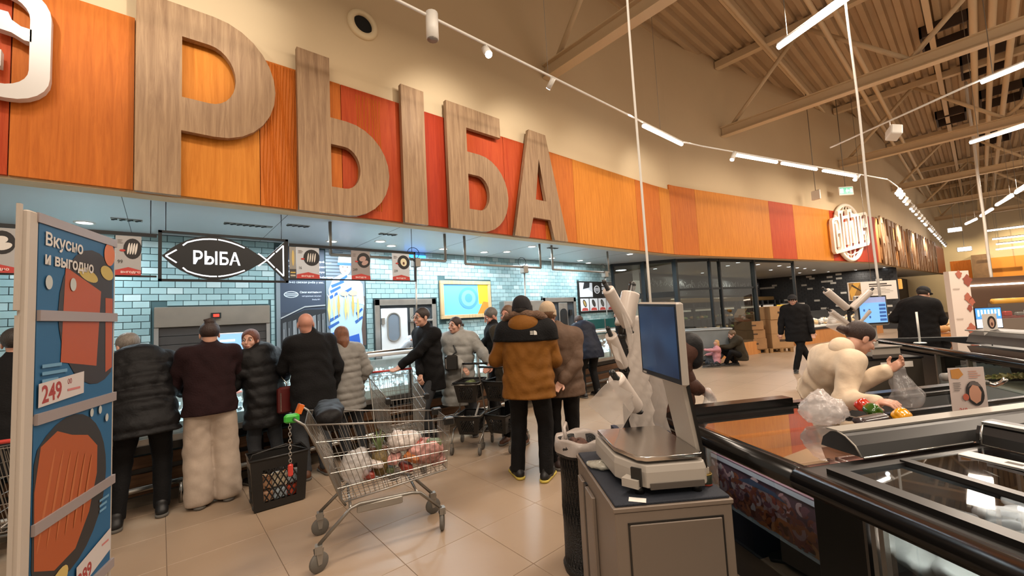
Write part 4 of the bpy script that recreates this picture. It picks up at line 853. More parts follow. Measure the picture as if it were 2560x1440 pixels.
# pallets with cardboard
CB = mat('brown_cardboard', '#8e6a45', .8, var=.12, vscale=3); CB2 = mat('pale_cardboard', '#a07c54', .8, var=.1, vscale=3)
WDP = wood_mat('pallet_wood', '#7d5f3f', '#9d7c55', 1, .2)
def pallet(x, y, rz, wd, lab):
    t = thing('pallet', lab, 'pallet', (x, y, 0), rz)
    for k in range(5): MB().box(0, wd, k * .19, k * .19 + .13, .12, .14).build('slat', WDP, t)
    for bx in (0, wd / 2 - .05, wd - .1):
        for by in (0, .36, .76): MB().box(bx, bx + .1, by, by + .13, .02, .12).build('block', WDP, t)
    for by in (0, .36, .76): MB().box(0, wd, by, by + .13, 0, .02).build('bottom_slat', WDP, t)
    return t
pallet(13.9, 5.05, -.70, .8, 'wooden pallet under the shorter stack of cardboard boxes'); pallet(14.55, 4.50, -.70, .75, 'wooden pallet under the taller stack of cardboard boxes')
def cbox(x, y, z, w_, d_, h_, rz, lab, m_=CB, flap=False):
    t = thing('cardboard_box', lab, 'box', (x, y, z), rz, 'cardboard boxes on the pallets')
    MB().rbox(0, w_, 0, d_, 0, h_, .008).build('carton', m_, t); MB().box(w_ * .46, w_ * .54, -.002, d_, h_ * .995, h_ + .002).build('tape', mat('packing_tape', '#b59a6c', .3), t)
    MB().box(w_ * .35, w_ * .6, -.004, 0, h_ * .45, h_ * .6).build('dark_label', mat('carton_print', '#3d2c1d', .8), t)
    if flap: MB().cbox((w_ * .2, d_ * .5, h_ + .1), (w_ * .5, d_, .008), rot=(0, -.9, 0)).build('flap', m_, t)
for k, (x, y, z, w_, d_, h_, rz, lab) in enumerate([(13.95, 4.98, .14, .68, .7, .33, -.70, 'lowest box of the shorter cardboard stack'), (13.98, 4.96, .47, .64, .66, .28, -.66, 'dark topped box in the middle of the shorter cardboard stack'), (13.96, 4.97, .75, .6, .62, .27, -.72, 'top closed box of the shorter cardboard stack'),
        (14.62, 4.44, .14, .68, .7, .45, -.70, 'lowest box of the taller cardboard stack'), (14.62, 4.44, .59, .68, .7, .45, -.70, 'middle box of the taller cardboard stack'), (14.6, 4.42, 1.04, .68, .66, .42, -.70, 'top box of the taller cardboard stack')]):
    cbox(x, y, z, w_, d_, h_, rz, lab, CB if k < 3 else CB2)
cbox(14.0, 5.0, 1.02, .5, .4, .22, -.5, 'open box with raised flap on the shorter cardboard stack', CB, True)
yb = thing('yellow_card', 'small yellow card on a stand behind the taller cardboard stack', 'sign', (15.6, 4.5, 0), -.7); MB().box(0, .3, 0, .02, 1.15, 1.5).build('card', mat('bright_yellow', '#d8b92c', .6), yb); MB().tube([(.15, .01, 0), (.15, .01, 1.15)], .015, 6).build('post', BLKMET, yb)
tb = thing('grey_tub_cart', 'large grey plastic tub cart in front of the bakery partition', 'cart', (10.55, 5.38, 0), -.80)
GT = mat('weathered_grey_plastic', '#6d7273', .5, var=.12, vscale=4)
mb = MB(); L = 1.35
A = [(0, 0, .95), (L, 0, .95), (L, .7, .95), (0, .7, .95)]; B = [(.22, .08, .15), (L - .3, .08, .15), (L - .3, .62, .15), (.22, .62, .15)]; C_ = [(.04, .01, .5), (L - .03, .01, .5), (L - .03, .69, .5), (.04, .69, .5)]
mb.add(A + C_ + B, [(4, 5, 1, 0), (5, 6, 2, 1), (6, 7, 3, 2), (7, 4, 0, 3), (8, 9, 5, 4), (9, 10, 6, 5), (10, 11, 7, 6), (11, 8, 4, 7), (11, 10, 9, 8)])
mb.build('tub', GT, tb)
for p, q in zip(A, A[1:] + A[:1]): MB().tube([p, q], .025, 6).build('rim', mat('pale_rim', '#8f9496', .4), tb)
for x in (.35, L - .45):
    for y in (.14, .56): MB().tube([(x, y - .02, .07), (x, y + .02, .07)], .07, 14).build('wheel', RUBBER, tb)
MB().box(.3, L - .35, .1, .6, .1, .15).build('chassis', DKF, tb)
# ---------------------------------------------------------------- second freezer island (behind the first) in its own frame
EB = Matrix(((-.869, .49, 0, 8.76), (-.49, -.869, 0, 1.33), (0, 0, 1, 0), (0, 0, 0, 1)))   # local x along the near edge, y into the island
fb = thing('freezer_island', 'black chest freezer island with curved canopy behind the first one', 'freezer'); fb.matrix_world = EB
MB().box(0, 4.6, .08, 1.7, 0, .22).build('plinth', BLACK, fb); MB().box(0, 1.75, .06, 1.7, .22, .82).build('black_end', mat('satin_black_panel', '#1b1a19', .35), fb)
MB().box(1.75, 4.6, .12, 1.7, .22, .34).build('tub_floor', BLACK, fb); MB().box(1.75, 4.6, .05, .08, .26, .60).build('grey_front_panel', mat('grey_blue_panel', '#7d8584', .4), fb)
MB().box(1.75, 4.6, .05, .06, .6, .84).build('front_glass', GLASS, fb)
for x in (1.75, 2.3): MB().box(x, x + .03, .03, .07, .26, .86).build('steel_post', STEEL, fb)
MB().tube([(0, .02, .90), (4.6, .02, .90)], .045, 10).build('bumper', BLACKG, fb); MB().box(0, 4.6, .05, .16, .84, .90).build('near_frame', BLKMET, fb); MB().box(0, 4.6, 1.6, 1.7, .3, .92).build('far_frame', BLKMET, fb); MB().box(0, .1, .05, 1.7, .8, .92).build('end_frame', BLKMET, fb)
mb = MB().m(BLKMET); mb.box(.1, 4.6, .16, .8, .885, .892); mb.build('glass_lid', glass_mat('smoked_lid', '#7c807e', gloss=.05), fb)
prof = [(.80, .92)] + [(.80 + .32 * (1 - math.cos(a)), .92 + .17 * math.sin(a)) for a in np.linspace(.4, PI - .4, 7)] + [(1.44, .92)]
prof = [(.80, .92), (.84, 1.02), (.92, 1.08), (1.05, 1.10), (1.2, 1.08), (1.3, 1.0), (1.34, .92)]
for x0, x1 in ((.9, 2.1), (2.1, 4.6)): MB().prism([(x0, y, z) for y, z in prof], (x1 - x0 - .01, 0, 0)).build('canopy', mat('dark_canopy', '#3b3a38', .4), fb)
MB().box(.9, 4.6, .80, .83, 1.07, 1.085).build('canopy_edge', ALU, fb)
me = text_mesh('РЫБА', .10, .004, .003); mm = Matrix(((1, 0, 0, 2.75), (0, .3, -1, .815), (0, 1, .3, .945), (0, 0, 0, 1))); place_mesh('lettering', me, WHITE, mm, fb)
fr = MB(); rr = random.Random(9); FR = [mat('fries_' + str(i), c, .6) for i, c in enumerate(['#cdbb7c', '#d8c98f', '#bfae6c', '#9aa35e'])]
for k in range(1100):
    x = rr.uniform(2.35, 4.5); y = rr.uniform(.1, .75); fr.m(FR[rr.choice((0, 1, 2, 0, 1, 3))]); h_ = .60 + .2 * math.exp(-((x - 3.3) / .8) ** 2) + .03 * rr.random() + .04 * y; fr.cbox((x, y, h_), (.07, .012, .012), rot=(rr.uniform(-.5, .5), rr.uniform(-.5, .5), rr.uniform(0, 3.1)))
MB().box(2.33, 4.55, .09, .8, .34, .62).build('bin', WHITE, fb)
tag(fr.build('frozen_fries', None, None), 'heap of pale yellow frozen fries behind the glass of the far freezer', 'frozen food', kind='stuff').matrix_world = EB
pk = MB().m(mat('clear_pack', '#b9bec2', .3)); [pk.cbox((1.85 + .1 * k, .3, .68), (.12, .2, .1), rot=(.2, .3 * k, 0)) for k in range(5)]; o = pk.build('ice_packs'); o.matrix_world = EB; tag(o, 'white packs beside the frozen fries in the far freezer', 'frozen food', kind='stuff')
cs = thing('card_stand', 'thin pale upright rod on a round foot standing on the black freezer top', 'stand', (7.78, .60, .945)); MB().tube([(0, 0, 0), (0, 0, .42)], .012, 6).build('rod', WHITE, cs); MB().lathe([(.001, .012), (.06, .01), (.07, 0)], n=14).build('foot', mat('clear_foot', '#bfc4c4', .1), cs)
for lab, c0, wd, hg, ct_ in [('white price card with fish in a pan in front of the blue screen', (8.15, .02, 1.0), .18, .30, '#7d4a35'), ('price card with a photo of raw meat cuts at the right edge', (7.42, -.30, 1.02), .36, .34, '#b5614e')]:
    o = thing('price_card', lab, 'price card', c0, -.75, 'price cards on the far freezer'); MB().box(0, wd, 0, .006, 0, hg).build('card', WHITEM, o); p = Print(XZ(0, 0, 0))
    if wd < .3: p.ell(wd * .6, hg * .62, wd * .3, hg * .28, '#2a2422'); p.ell(wd * .6, hg * .6, wd * .17, hg * .2, '#c49a84'); p.ell(wd * .6, hg * .55, wd * .07, hg * .08, '#5b2e20'); p.shape([(.01, .01), (wd - .01, .01), (wd / 2, .05)], '#b9483e')
    else: p.rect(.01, .01, wd - .01, .06, '#b07a44'); p.rect(.01, .06, wd - .01, hg - .03, '#6d4238'); p.ell(wd * .3, hg * .5, wd * .2, hg * .22, ct_, .3); p.ell(wd * .72, hg * .5, wd * .2, hg * .22, ct_, -.3); p.rect(wd * .1, hg * .68, wd * .45, hg * .76, '#d8cfc8'); p.rect(wd * .55, hg * .68, wd * .9, hg * .76, '#d8cfc8')
    p.build(o); MB().tube([(wd / 2, .01, -.12), (wd / 2, .01, 0)], .006, 5).build('holder', ALU, o)
# ---------------------------------------------------------------- figures: distance fields meshed with surface nets
def V(*a): return np.array(a, float)
class Field:
    def __init__(s, vox): s.vox = vox; s.ops = []
    def op(s, lo, hi, fn, mode='add', k=0.02): s.ops.append((np.minimum(lo, hi), np.maximum(lo, hi), fn, mode, k)); return s
    def cone(s, p0, p1, r0, r1, k=0.02, mode='add', side=None, wide=1.0, quilt=None, wr=0.0):
        p0 = np.asarray(p0, float); p1 = np.asarray(p1, float); L2 = max(1e-9, float(((p1 - p0) ** 2).sum())); R = max(r0, r1) * max(1, wide)
        sd = None if side is None else np.asarray(side, float) / np.linalg.norm(side)
        def fn(X, Y, Z):
            dx, dy, dz = X - p0[0], Y - p0[1], Z - p0[2]; ax = p1 - p0
            t = np.clip((dx * ax[0] + dy * ax[1] + dz * ax[2]) / L2, 0, 1)
            ex, ey, ez = dx - t * ax[0], dy - t * ax[1], dz - t * ax[2]
            if sd is not None:
                q = (ex * sd[0] + ey * sd[1] + ez * sd[2]) * (1 / wide - 1)
                ex, ey, ez = ex + q * sd[0], ey + q * sd[1], ez + q * sd[2]
            d = np.sqrt(ex * ex + ey * ey + ez * ez) - (r0 + (r1 - r0) * t)
            if quilt: d = d - quilt[1] * (np.abs(np.sin(PI * t * math.sqrt(L2) / quilt[0])) ** .6 - .6)
            if wr: d = d + wr * (np.sin(19 * X + 13 * Z + 3 * np.sin(9 * Y + 7 * Z)) * np.sin(15 * Y - 21 * Z + 2.5 * np.sin(11 * X - 5 * Z)) + .5 * np.sin(47 * Z + 4 * np.sin(13 * X + 11 * Y)) * np.sin(29 * X - 31 * Y)) 
            return d
        e = R + 0.03; return s.op(np.minimum(p0, p1) - e, np.maximum(p0, p1) + e, fn, mode, k)
    def ell(s, c, r, k=0.02, mode='add', rot=None):
        c = np.asarray(c, float); r = np.asarray(r, float); R = np.eye(3) if rot is None else rot
        def fn(X, Y, Z):
            dx, dy, dz = X - c[0], Y - c[1], Z - c[2]
            a = (dx * R[0, 0] + dy * R[1, 0] + dz * R[2, 0]) / r[0]; b = (dx * R[0, 1] + dy * R[1, 1] + dz * R[2, 1]) / r[1]; g = (dx * R[0, 2] + dy * R[1, 2] + dz * R[2, 2]) / r[2]
            q = np.sqrt(a * a + b * b + g * g) + 1e-6; q2 = np.sqrt((a / r[0]) ** 2 + (b / r[1]) ** 2 + (g / r[2]) ** 2) + 1e-6
            return q * (q - 1) / q2
        e = float(r.max()) + 0.03; return s.op(c - e, c + e, fn, mode, k)
    def plane(s, p, n):
        """keep the side the normal points away from"""
        p = np.asarray(p, float); n = np.asarray(n, float); n = n / np.linalg.norm(n)
        return s.op(None, None, lambda X, Y, Z: (X - p[0]) * n[0] + (Y - p[1]) * n[1] + (Z - p[2]) * n[2], 'cut', 0) if False else s._cut(p, n)
    def _cut(s, p, n): s.ops.append((None, None, lambda X, Y, Z: (X - p[0]) * n[0] + (Y - p[1]) * n[1] + (Z - p[2]) * n[2], 'cut', 0)); return s
    def grid(s):
        adds = [o for o in s.ops if o[3] == 'add']; lo = np.min([o[0] for o in adds], 0) - s.vox * 2; hi = np.max([o[1] for o in adds], 0) + s.vox * 2
        n = np.ceil((hi - lo) / s.vox).astype(int) + 1; F = np.full(n, 0.06, np.float32); ax = [lo[i] + s.vox * np.arange(n[i]) for i in range(3)]
        for l, h, fn, mode, k in s.ops:
            if mode == 'cut':
                F = np.maximum(F, fn(ax[0][:, None, None], ax[1][None, :, None], ax[2][None, None, :]).astype(np.float32)); continue
            i0 = np.clip(((l - lo) / s.vox).astype(int) - 1, 0, n - 1); i1 = np.clip(((h - lo) / s.vox).astype(int) + 2, 1, n)
            sl = tuple(slice(a, b) for a, b in zip(i0, i1)); d = fn(ax[0][sl[0]][:, None, None], ax[1][sl[1]][None, :, None], ax[2][sl[2]][None, None, :]).astype(np.float32); G = F[sl]
            if mode == 'add':
                if k: hh = np.clip(0.5 + 0.5 * (G - d) / k, 0, 1); F[sl] = G * (1 - hh) + d * hh - k * hh * (1 - hh)
                else: F[sl] = np.minimum(G, d)
            else:
                d = -d
                if k: hh = np.clip(0.5 - 0.5 * (G - d) / k, 0, 1); F[sl] = G * (1 - hh) + d * hh + k * hh * (1 - hh)
                else: F[sl] = np.maximum(G, d)
        return F, lo
    def arrays(s, off):
        F, lo = s.grid(); ins = F < 0; n = F.shape
        C8 = [(0, 0, 0), (1, 0, 0), (0, 1, 0), (1, 1, 0), (0, 0, 1), (1, 0, 1), (0, 1, 1), (1, 1, 1)]
        m = [n[0] - 1, n[1] - 1, n[2] - 1]; cnt = np.zeros(m, np.int8)
        for c in C8: cnt += ins[c[0]:c[0] + m[0], c[1]:c[1] + m[1], c[2]:c[2] + m[2]]
        act = np.argwhere((cnt > 0) & (cnt < 8))
        if len(act) == 0: return np.zeros((0, 3)), np.zeros((0, 4), int)
        idx = -np.ones(m, np.int64); idx[tuple(act.T)] = np.arange(len(act))
        vals = np.stack([F[act[:, 0] + c[0], act[:, 1] + c[1], act[:, 2] + c[2]] for c in C8], 1); pos = np.zeros((len(act), 3)); num = np.zeros(len(act))
        for a, b in [(0, 1), (2, 3), (4, 5), (6, 7), (0, 2), (1, 3), (4, 6), (5, 7), (0, 4), (1, 5), (2, 6), (3, 7)]:
            va, vb = vals[:, a], vals[:, b]; x = (va < 0) != (vb < 0); t = np.where(x, va / np.where(x, va - vb, 1), 0)
            pa = np.array(C8[a], float); pb = np.array(C8[b], float); pos += (pa + (pb - pa) * t[:, None]) * x[:, None]; num += x
        pos = (act + pos / num[:, None]) * s.vox + lo - off
        quads = []
        for axis in range(3):
            sl0 = [slice(1, -1)] * 3; sl1 = [slice(1, -1)] * 3; sl0[axis] = slice(0, -1); sl1[axis] = slice(1, None)
            a = ins[tuple(sl0)]; b = ins[tuple(sl1)]; e = np.argwhere(a != b); s_ = a[tuple(e.T)]
            st = np.array([1, 1, 1]); st[axis] = 0; e = e + st; u, v = [(1, 2), (2, 0), (0, 1)][axis]; du = np.zeros(3, int); du[u] = 1; dv = np.zeros(3, int); dv[v] = 1
            q = np.stack([idx[tuple((e - du - dv).T)], idx[tuple((e - dv).T)], idx[tuple(e.T)], idx[tuple((e - du).T)]], 1); q[~s_] = q[~s_][:, ::-1]; quads.append(q)
        Q = np.concatenate(quads); Q = Q[(Q >= 0).all(1)]
        return pos, Q
def mesh_arrays(name, P, Q, material, parent=None, smooth=True):
    me = bpy.data.meshes.new(name); me.vertices.add(len(P)); me.vertices.foreach_set('co', P.astype(np.float32).ravel()); me.loops.add(Q.size); me.loops.foreach_set('vertex_index', Q.astype(np.int32).ravel())
    me.polygons.add(len(Q)); me.polygons.foreach_set('loop_start', np.arange(0, Q.size, 4, dtype=np.int32)); me.polygons.foreach_set('loop_total', np.full(len(Q), 4, np.int32)); me.update(calc_edges=True)
    if smooth: me.polygons.foreach_set('use_smooth', np.ones(len(Q), bool))
    me.materials.append(material); return link(name, me, parent)
def fmesh(name, fields, material, off, parent=None):
    Ps, Qs, b = [], [], 0
    for f in fields:
        P, Q = f.arrays(off); Ps.append(P); Qs.append(Q + b); b += len(P)
    return mesh_arrays(name, np.concatenate(Ps), np.concatenate(Qs), material, parent)
def unit(v): v = np.asarray(v, float); return v / max(1e-9, np.linalg.norm(v))
def ik(a, b, l1, l2, hint):
    """joint between a and b (b pulled in when out of reach)"""
    a = np.asarray(a, float); b = np.asarray(b, float); d = b - a; L = np.linalg.norm(d)
    if L > (l1 + l2) * .995: b = a + d / L * (l1 + l2) * .995; d = b - a; L = np.linalg.norm(d)
    x = (l1 * l1 - l2 * l2 + L * L) / (2 * L); h = math.sqrt(max(0, l1 * l1 - x * x)); n = np.asarray(hint, float); n = n - d * (n @ d) / (L * L); n = unit(n)
    return a + d / L * x + n * h, b
SKIN = mat('skin', '#b88b76', .5, var=.05, vscale=30, bump=.05, bscale=200); SKINR = mat('skin_ruddy', '#b27e6b', .5, var=.06, vscale=30)
def cloth(name, c, rough=.8, bump=.5, bs=70, **k): return mat('cloth_' + name, c, rough, bump=bump, bscale=bs, var=.12, vscale=9, **dict(dict(spec=.22), **k))
def person(lab, feet, hip, chest, head, yaw, pitch=0.0, hands=(None, None), H=1.72, jacket=None, hem=.75, jr=1.0, puff=None, legs=None, legw=1.0, shoes=None, sole=None, hair='short', hairc='#3b2a1e', skin=SKIN, hood=None, collar=True, toe=None,
           fine=.007, vj=.014, headyaw=None, hat=None, hatc='#111111', elbow=None, sleevec=None, kneel=False, roll=0.0, hipw=1.0, rname='person', handv=.006, scarf=None, curl=.5, wrk=1.0):
    s = H / 1.75; base = V((feet[0][0] + feet[1][0]) / 2, (feet[0][1] + feet[1][1]) / 2, 0)
    hip = V(*hip); chest = V(*chest); head = V(*head); fwd = V(math.cos(yaw), math.sin(yaw), 0); rgt = V(fwd[1], -fwd[0], 0); up = unit(chest - hip)
    t = thing(rname, lab, 'person', tuple(base))
    hy = yaw if headyaw is None else headyaw; hf = V(math.cos(hy) * math.cos(pitch), math.sin(hy) * math.cos(pitch), math.sin(pitch)); hr = unit(np.cross(hf, V(0, 0, 1))); hu = np.cross(hr, hf)
    if roll: hr, hu = hr * math.cos(roll) + hu * math.sin(roll), hu * math.cos(roll) - hr * math.sin(roll)
    HR = np.stack([hr, hf, hu], 1); hp = lambda x, y, z: head + HR @ (V(x, y, z) * s)
    shw = .185 * s; shL = chest - rgt * shw + up * .06 * s; shR = chest + rgt * shw + up * .06 * s; hl = .30 * s; fl_ = .26 * s
    neck = chest + up * .13 * s
    arms = []
    for sgn, sh, hd, e in ((-1, shL, hands[0], 0), (1, shR, hands[1], 1)):
        if hd is None: hd = sh + V(0, 0, -.53 * s) + fwd * .06 + rgt * sgn * .07
        hint = (elbow[e] if elbow else V(0, 0, -.6) - fwd * .5 + rgt * sgn * .5); el, wr = ik(sh, hd, hl, fl_, hint); arms.append((sh, el, wr, sgn))
    leg = []
    for sgn, ft in ((-1, feet[0]), (1, feet[1])):
        hj = hip + rgt * sgn * .095 * s; an = V(ft[0], ft[1], (ft[2] if len(ft) > 2 else 0) + .09); hint = fwd * 1 + rgt * sgn * .15
        tl = np.linalg.norm(an - hj) * .5; l = max(.43 * s, tl * 1.003) if not kneel else .43 * s; kn, an = ik(hj, an, l, l, hint); leg.append((hj, kn, an, sgn))
    # body: one skin mesh (torso and limbs under the clothes, neck, head, hands)
    b = Field(.022); b.cone(hip, chest, .09 * s, .10 * s, .04, side=rgt, wide=1.3).cone(chest, neck, .09 * s, .05 * s, .04).cone(shL, shR, .05 * s, .05 * s, .04)
    for sh, el, wr, _ in arms: b.cone(sh, el, .045 * s, .036 * s, .02).cone(el, wr, .036 * s, .025 * s, .02)
    for hj, kn, an, _ in leg: b.cone(hj, kn, .075 * s, .05 * s, .03).cone(kn, an, .05 * s, .035 * s, .02)
    hd = Field(fine); hd.ell(hp(0, -.012, .035), V(.074, .093, .085) * s, .02, rot=HR).ell(hp(0, .03, -.045), V(.056, .062, .062) * s, .03, rot=HR).ell(hp(0, .068, -.088), V(.022, .018, .016) * s, .025, rot=HR)
    hd.cone(hp(-.035, .083, .028), hp(.035, .083, .028), .010 * s, .010 * s, .015).cone(hp(0, .094, .02), hp(0, .116, -.022), .008 * s, .013 * s, .012).ell(hp(0, .088, -.058), V(.026, .012, .012) * s, .01, rot=HR)
    for q in (-1, 1): hd.ell(hp(q * .033, .102, .012), V(.014, .014, .009) * s, .012, 'sub', rot=HR).ell(hp(q * .077, -.008, -.005), V(.009, .022, .033) * s, .008, rot=HR).ell(hp(q * .043, .068, -.025), V(.02, .02, .02) * s, .02, rot=HR)
    hd.cone(hp(0, -.02, -.05), neck - up * .03, .050 * s, .056 * s, .03)
    fl2 = [b, hd]
    for (sh, el, wr, sgn) in arms:
        d = unit(wr - el); pn = unit(np.cross(d, rgt * sgn) + V(0, 0, -.35)); sd = unit(np.cross(d, pn)) * (1); h = Field(handv); w0 = wr + d * .0
        h.cone(wr - d * .05, wr + d * .02, .026 * s, .028 * s, .01).cone(wr + d * .02, wr + d * .085 * s, .030 * s, .030 * s, .01, side=sd, wide=1.0).ell(wr + d * .06 * s, V(.04, .045, .017) * s, .01, rot=np.stack([sd, d, pn], 1))
        h.ops.pop(-2)
        for fi, (o, L) in enumerate(((-.028, .062), (-.009, .072), (.010, .068), (.028, .052))):
            p0 = wr + d * .09 * s + sd * o * s; c1 = curl; dd = unit(d + pn * c1); p1 = p0 + dd * L * .5 * s; dd2 = unit(d + pn * c1 * 3); p2 = p1 + dd2 * L * .5 * s
            h.cone(p0 - d * .02, p1, .010 * s, .009 * s, .004).cone(p1, p2, .009 * s, .0075 * s, .004)
        th0 = wr + d * .035 * s - sd * .032 * s; th1 = th0 + unit(d * .6 - sd * .7 + pn * .5) * .038 * s; th2 = th1 + unit(d * .9 + pn * .5) * .03 * s
        h.cone(th0, th1, .013 * s, .011 * s, .006).cone(th1, th2, .011 * s, .009 * s, .004); fl2.append(h)
    body = fmesh('body', fl2, skin, base, t)
    eb = MB(); off = base
    for q in (-1, 1):
        c = hp(q * .033, .0825, .012) - off; eb.m(mat('eye_white', '#d9d2cb', .2)); eb.ball(tuple(c), .012 * s, 8); eb.m(mat('iris_dark', '#241a14', .2)); eb.ball(tuple(c + hf * .0060 * s), .0078 * s, 8)
        eb.m(mat('brow', '#33241a', .8)); eb.tube([tuple(hp(q * .018, .100, .036) - off), tuple(hp(q * .035, .100, .042) - off), tuple(hp(q * .052, .088, .036) - off)], .0035 * s, 5)
    eb.m(mat('lips', '#9a5a50', .45)); eb.tube([tuple(hp(-.022, .094, -.058) - off), tuple(hp(0, .1035, -.056) - off), tuple(hp(.022, .094, -.058) - off)], .0055 * s, 6)
    eb.build('face_features', None, t)
    # trousers
    if legs is not None:
        f = Field(.014); hemz = 0.05 if legw > 1.3 else .10
        for hj, kn, an, sgn in leg: f.cone(hj, kn, .098 * s * min(legw, 1.12) * hipw, .070 * s * legw, .03, wr=.003).cone(kn, an + V(0, 0, -.01), .070 * s * legw, .056 * s * legw ** 1.6, .02, wr=.003)
        f.ell(hip + V(0, 0, -.01), V(.17 * hipw, .13 * hipw, .13) * s, .04, rot=np.stack([rgt, fwd, V(0, 0, 1)], 1))
        if not kneel: f._cut(V(0, 0, .03 if legw > 1.3 else .065), V(0, 0, -1))
        fmesh('trousers', [f], legs, base, t)
    if shoes is not None:
        for i, (hj, kn, an, sgn) in enumerate(leg):
            td = fwd if toe is None else V(*toe[i], 0); td = unit(td); zz = an[2] - .09; f = Field(.009); a = V(an[0], an[1], zz)
            f.cone(a - td * .05 + V(0, 0, .045), a + td * .06 + V(0, 0, .045), .045, .042, .02).cone(a + td * .06 + V(0, 0, .038), a + td * .15 + V(0, 0, .034), .043, .032, .02).cone(a - td * .03 + V(0, 0, .06), a - td * .02 + V(0, 0, .11), .042, .045, .02)
            f._cut(V(0, 0, zz + (.022 if sole else .002)), V(0, 0, -1)); so_ = fmesh('shoe', [f], shoes, base, t)
            f = Field(.009); f.cone(a - td * .06 + V(0, 0, .02), a + td * .155 + V(0, 0, .02), .048, .042, .02)._cut(V(0, 0, zz + .001), V(0, 0, -1))._cut(V(0, 0, zz + .026), V(0, 0, 1)); fmesh('sole', [f], sole or RUBBER, base, so_)
    # jacket
    if jacket is not None:
        f = Field(vj); q = (puff[0], puff[1]) if puff else None; hemp = hip - up * (0 if hem is None else 0); dn = -up if hip[2] > .5 else V(0, 0, -1); dn = unit(dn * .3 + V(0, 0, -1)) if abs(up[2]) > .75 else -up
        skirt = hip + dn * max(.02, (hip[2] - hem)); wdt = 1.42
        f.cone(hip, chest + up * .02, .135 * s * jr * hipw, .140 * s * jr, .05, side=rgt, wide=wdt, quilt=q, wr=.006 * wrk).cone(hip, skirt, .140 * s * jr * hipw, .155 * s * jr * hipw, .04, side=rgt, wide=wdt - .05, quilt=q, wr=.006 * wrk)
        f.cone(shL, shR, .078 * s * jr, .078 * s * jr, .05).cone(chest, neck - up * .02, .11 * s * jr, .075 * s * jr, .05)
        fs = Field(vj)
        for sh, el, wr, sgn in arms:
            f.cone(sh, sh + (el - sh) * .55, .078 * s * jr, .071 * s * jr, .03, quilt=q, wr=.006)
            fs.cone(sh + (el - sh) * .05, el, .077 * s * jr, .066 * s * jr, .03, quilt=q, wr=.006 * wrk).cone(el, wr - unit(wr - el) * .01, .066 * s * jr, .050 * s * jr, .02, quilt=q, wr=.007 * wrk)
        f._cut(skirt, dn)
        if collar: f.cone(neck - up * .03, neck + up * .035 * s, .078 * s, .072 * s, .02)
        if hood: f.ell(neck - fwd * .085 * s + up * .01, V(.15, .095, .085) * s * hood, .03, rot=np.stack([rgt, fwd, V(0, 0, 1)], 1)).ell(neck - fwd * .05 * s + up * .03, V(.12, .09, .06) * s * hood, .03, rot=np.stack([rgt, fwd, V(0, 0, 1)], 1))
        jk = fmesh('jacket', [f, fs], jacket, base, t)
    if scarf is not None: f = Field(.01); f.cone(neck - up * .03, neck + up * .05, .078 * s, .076 * s, .02, quilt=(.05, .01)); fmesh('collar', [f], scarf, base, t)
    # hair and hats
    if hair and hair != 'bald':
        hm = mat('hair_' + hairc.strip('#'), hairc, .55, var=.25, vscale=25, bump=.5, bscale=60, stretch=(3, 3, 1)); f = Field(.009); f.ell(hp(0, -.02, .045), V(.086, .103, .092) * s, .02, rot=HR)
        if hair == 'bob': f.ell(hp(0, -.035, -.03), V(.088, .085, .10) * s, .03, rot=HR)
        if hair == 'long': f.ell(hp(0, -.06, -.04), V(.082, .06, .12) * s, .03, rot=HR).cone(hp(0, -.09, -.08), hp(0, -.10, -.20), .055 * s, .03 * s, .03)
        if hair == 'tail': g1 = hp(0, -.15, .0); g2 = g1 + (V(0, 0, -.13) - unit(V(hf[0], hf[1], 0)) * .05) * s; f.cone(hp(0, -.09, .02), g1, .03 * s, .030 * s, .02).cone(g1, g2, .030 * s, .022 * s, .02).cone(g2, g2 + V(0, 0, -.10), .022 * s, .010 * s, .02)
        if hair == 'side': f.cone(hp(.03, -.08, -.02), hp(.10, -.02, -.14), .04 * s, .028 * s, .02).cone(hp(.10, -.02, -.14), hp(.12, .05, -.30), .03 * s, .018 * s, .02)
        if hair == 'bun': f.ell(hp(0, -.075, .125), V(.045, .04, .035) * s, .015, rot=HR).cone(hp(-.05, -.08, .14), hp(.05, -.08, .145), .008, .006, .01)
        f.op(*(lambda c: (c - .14 * s, c + .14 * s))(hp(0, .12, -.03)), (lambda hc, n1: (lambda X, Y, Z: np.sqrt((((X - hc[0]) * hr[0] + (Y - hc[1]) * hr[1] + (Z - hc[2]) * hr[2]) / 1.0) ** 2 + ((X - hc[0]) * hf[0] + (Y - hc[1]) * hf[1] + (Z - hc[2]) * hf[2]) ** 2 * .75 + ((X - hc[0]) * hu[0] + (Y - hc[1]) * hu[1] + (Z - hc[2]) * hu[2]) ** 2 * .5) - .082 * s))(hp(0, .12, -.03), None), 'sub', .01)
        if hair in ('short', 'bun', 'tail'): f._cut(hp(0, -.02, -.045 if hair == 'short' else -.05), unit(-hu - hf * .25))
        fmesh('hair', [f], hm, base, t)
    if hat:
        hm = mat('hat_' + hatc.strip('#'), hatc, .9, bump=.6, bscale=50, stretch=(1, 1, .3)); f = Field(.009); f.ell(hp(0, -.012, .055), V(.094, .112, .098) * s, .02, rot=HR)
        if hat == 'beanie': f.ell(hp(0, -.04, .11), V(.07, .08, .06) * s, .04, rot=HR)
        f._cut(hp(0, .0, .02), unit(-hu - hf * .18)); hh_ = fmesh('hat', [f], hm, base, t)
        if hat == 'cap': f = Field(.008); f.ell(hp(0, .12, .05), V(.075, .075, .018) * s, .01, rot=HR); fmesh('visor', [f], hm, base, hh_)
        if hat == 'beanie': f = Field(.009); f.cone(hp(0, -.01, .015), hp(0, -.01, .055), .102 * s, .100 * s, .01); f.ops[0] = f.ops[0]; f._cut(hp(0, 0, .075), hu)._cut(hp(0, 0, -.005), unit(-hu - hf * .18)); fmesh('brim', [f], hm, base, hh_)
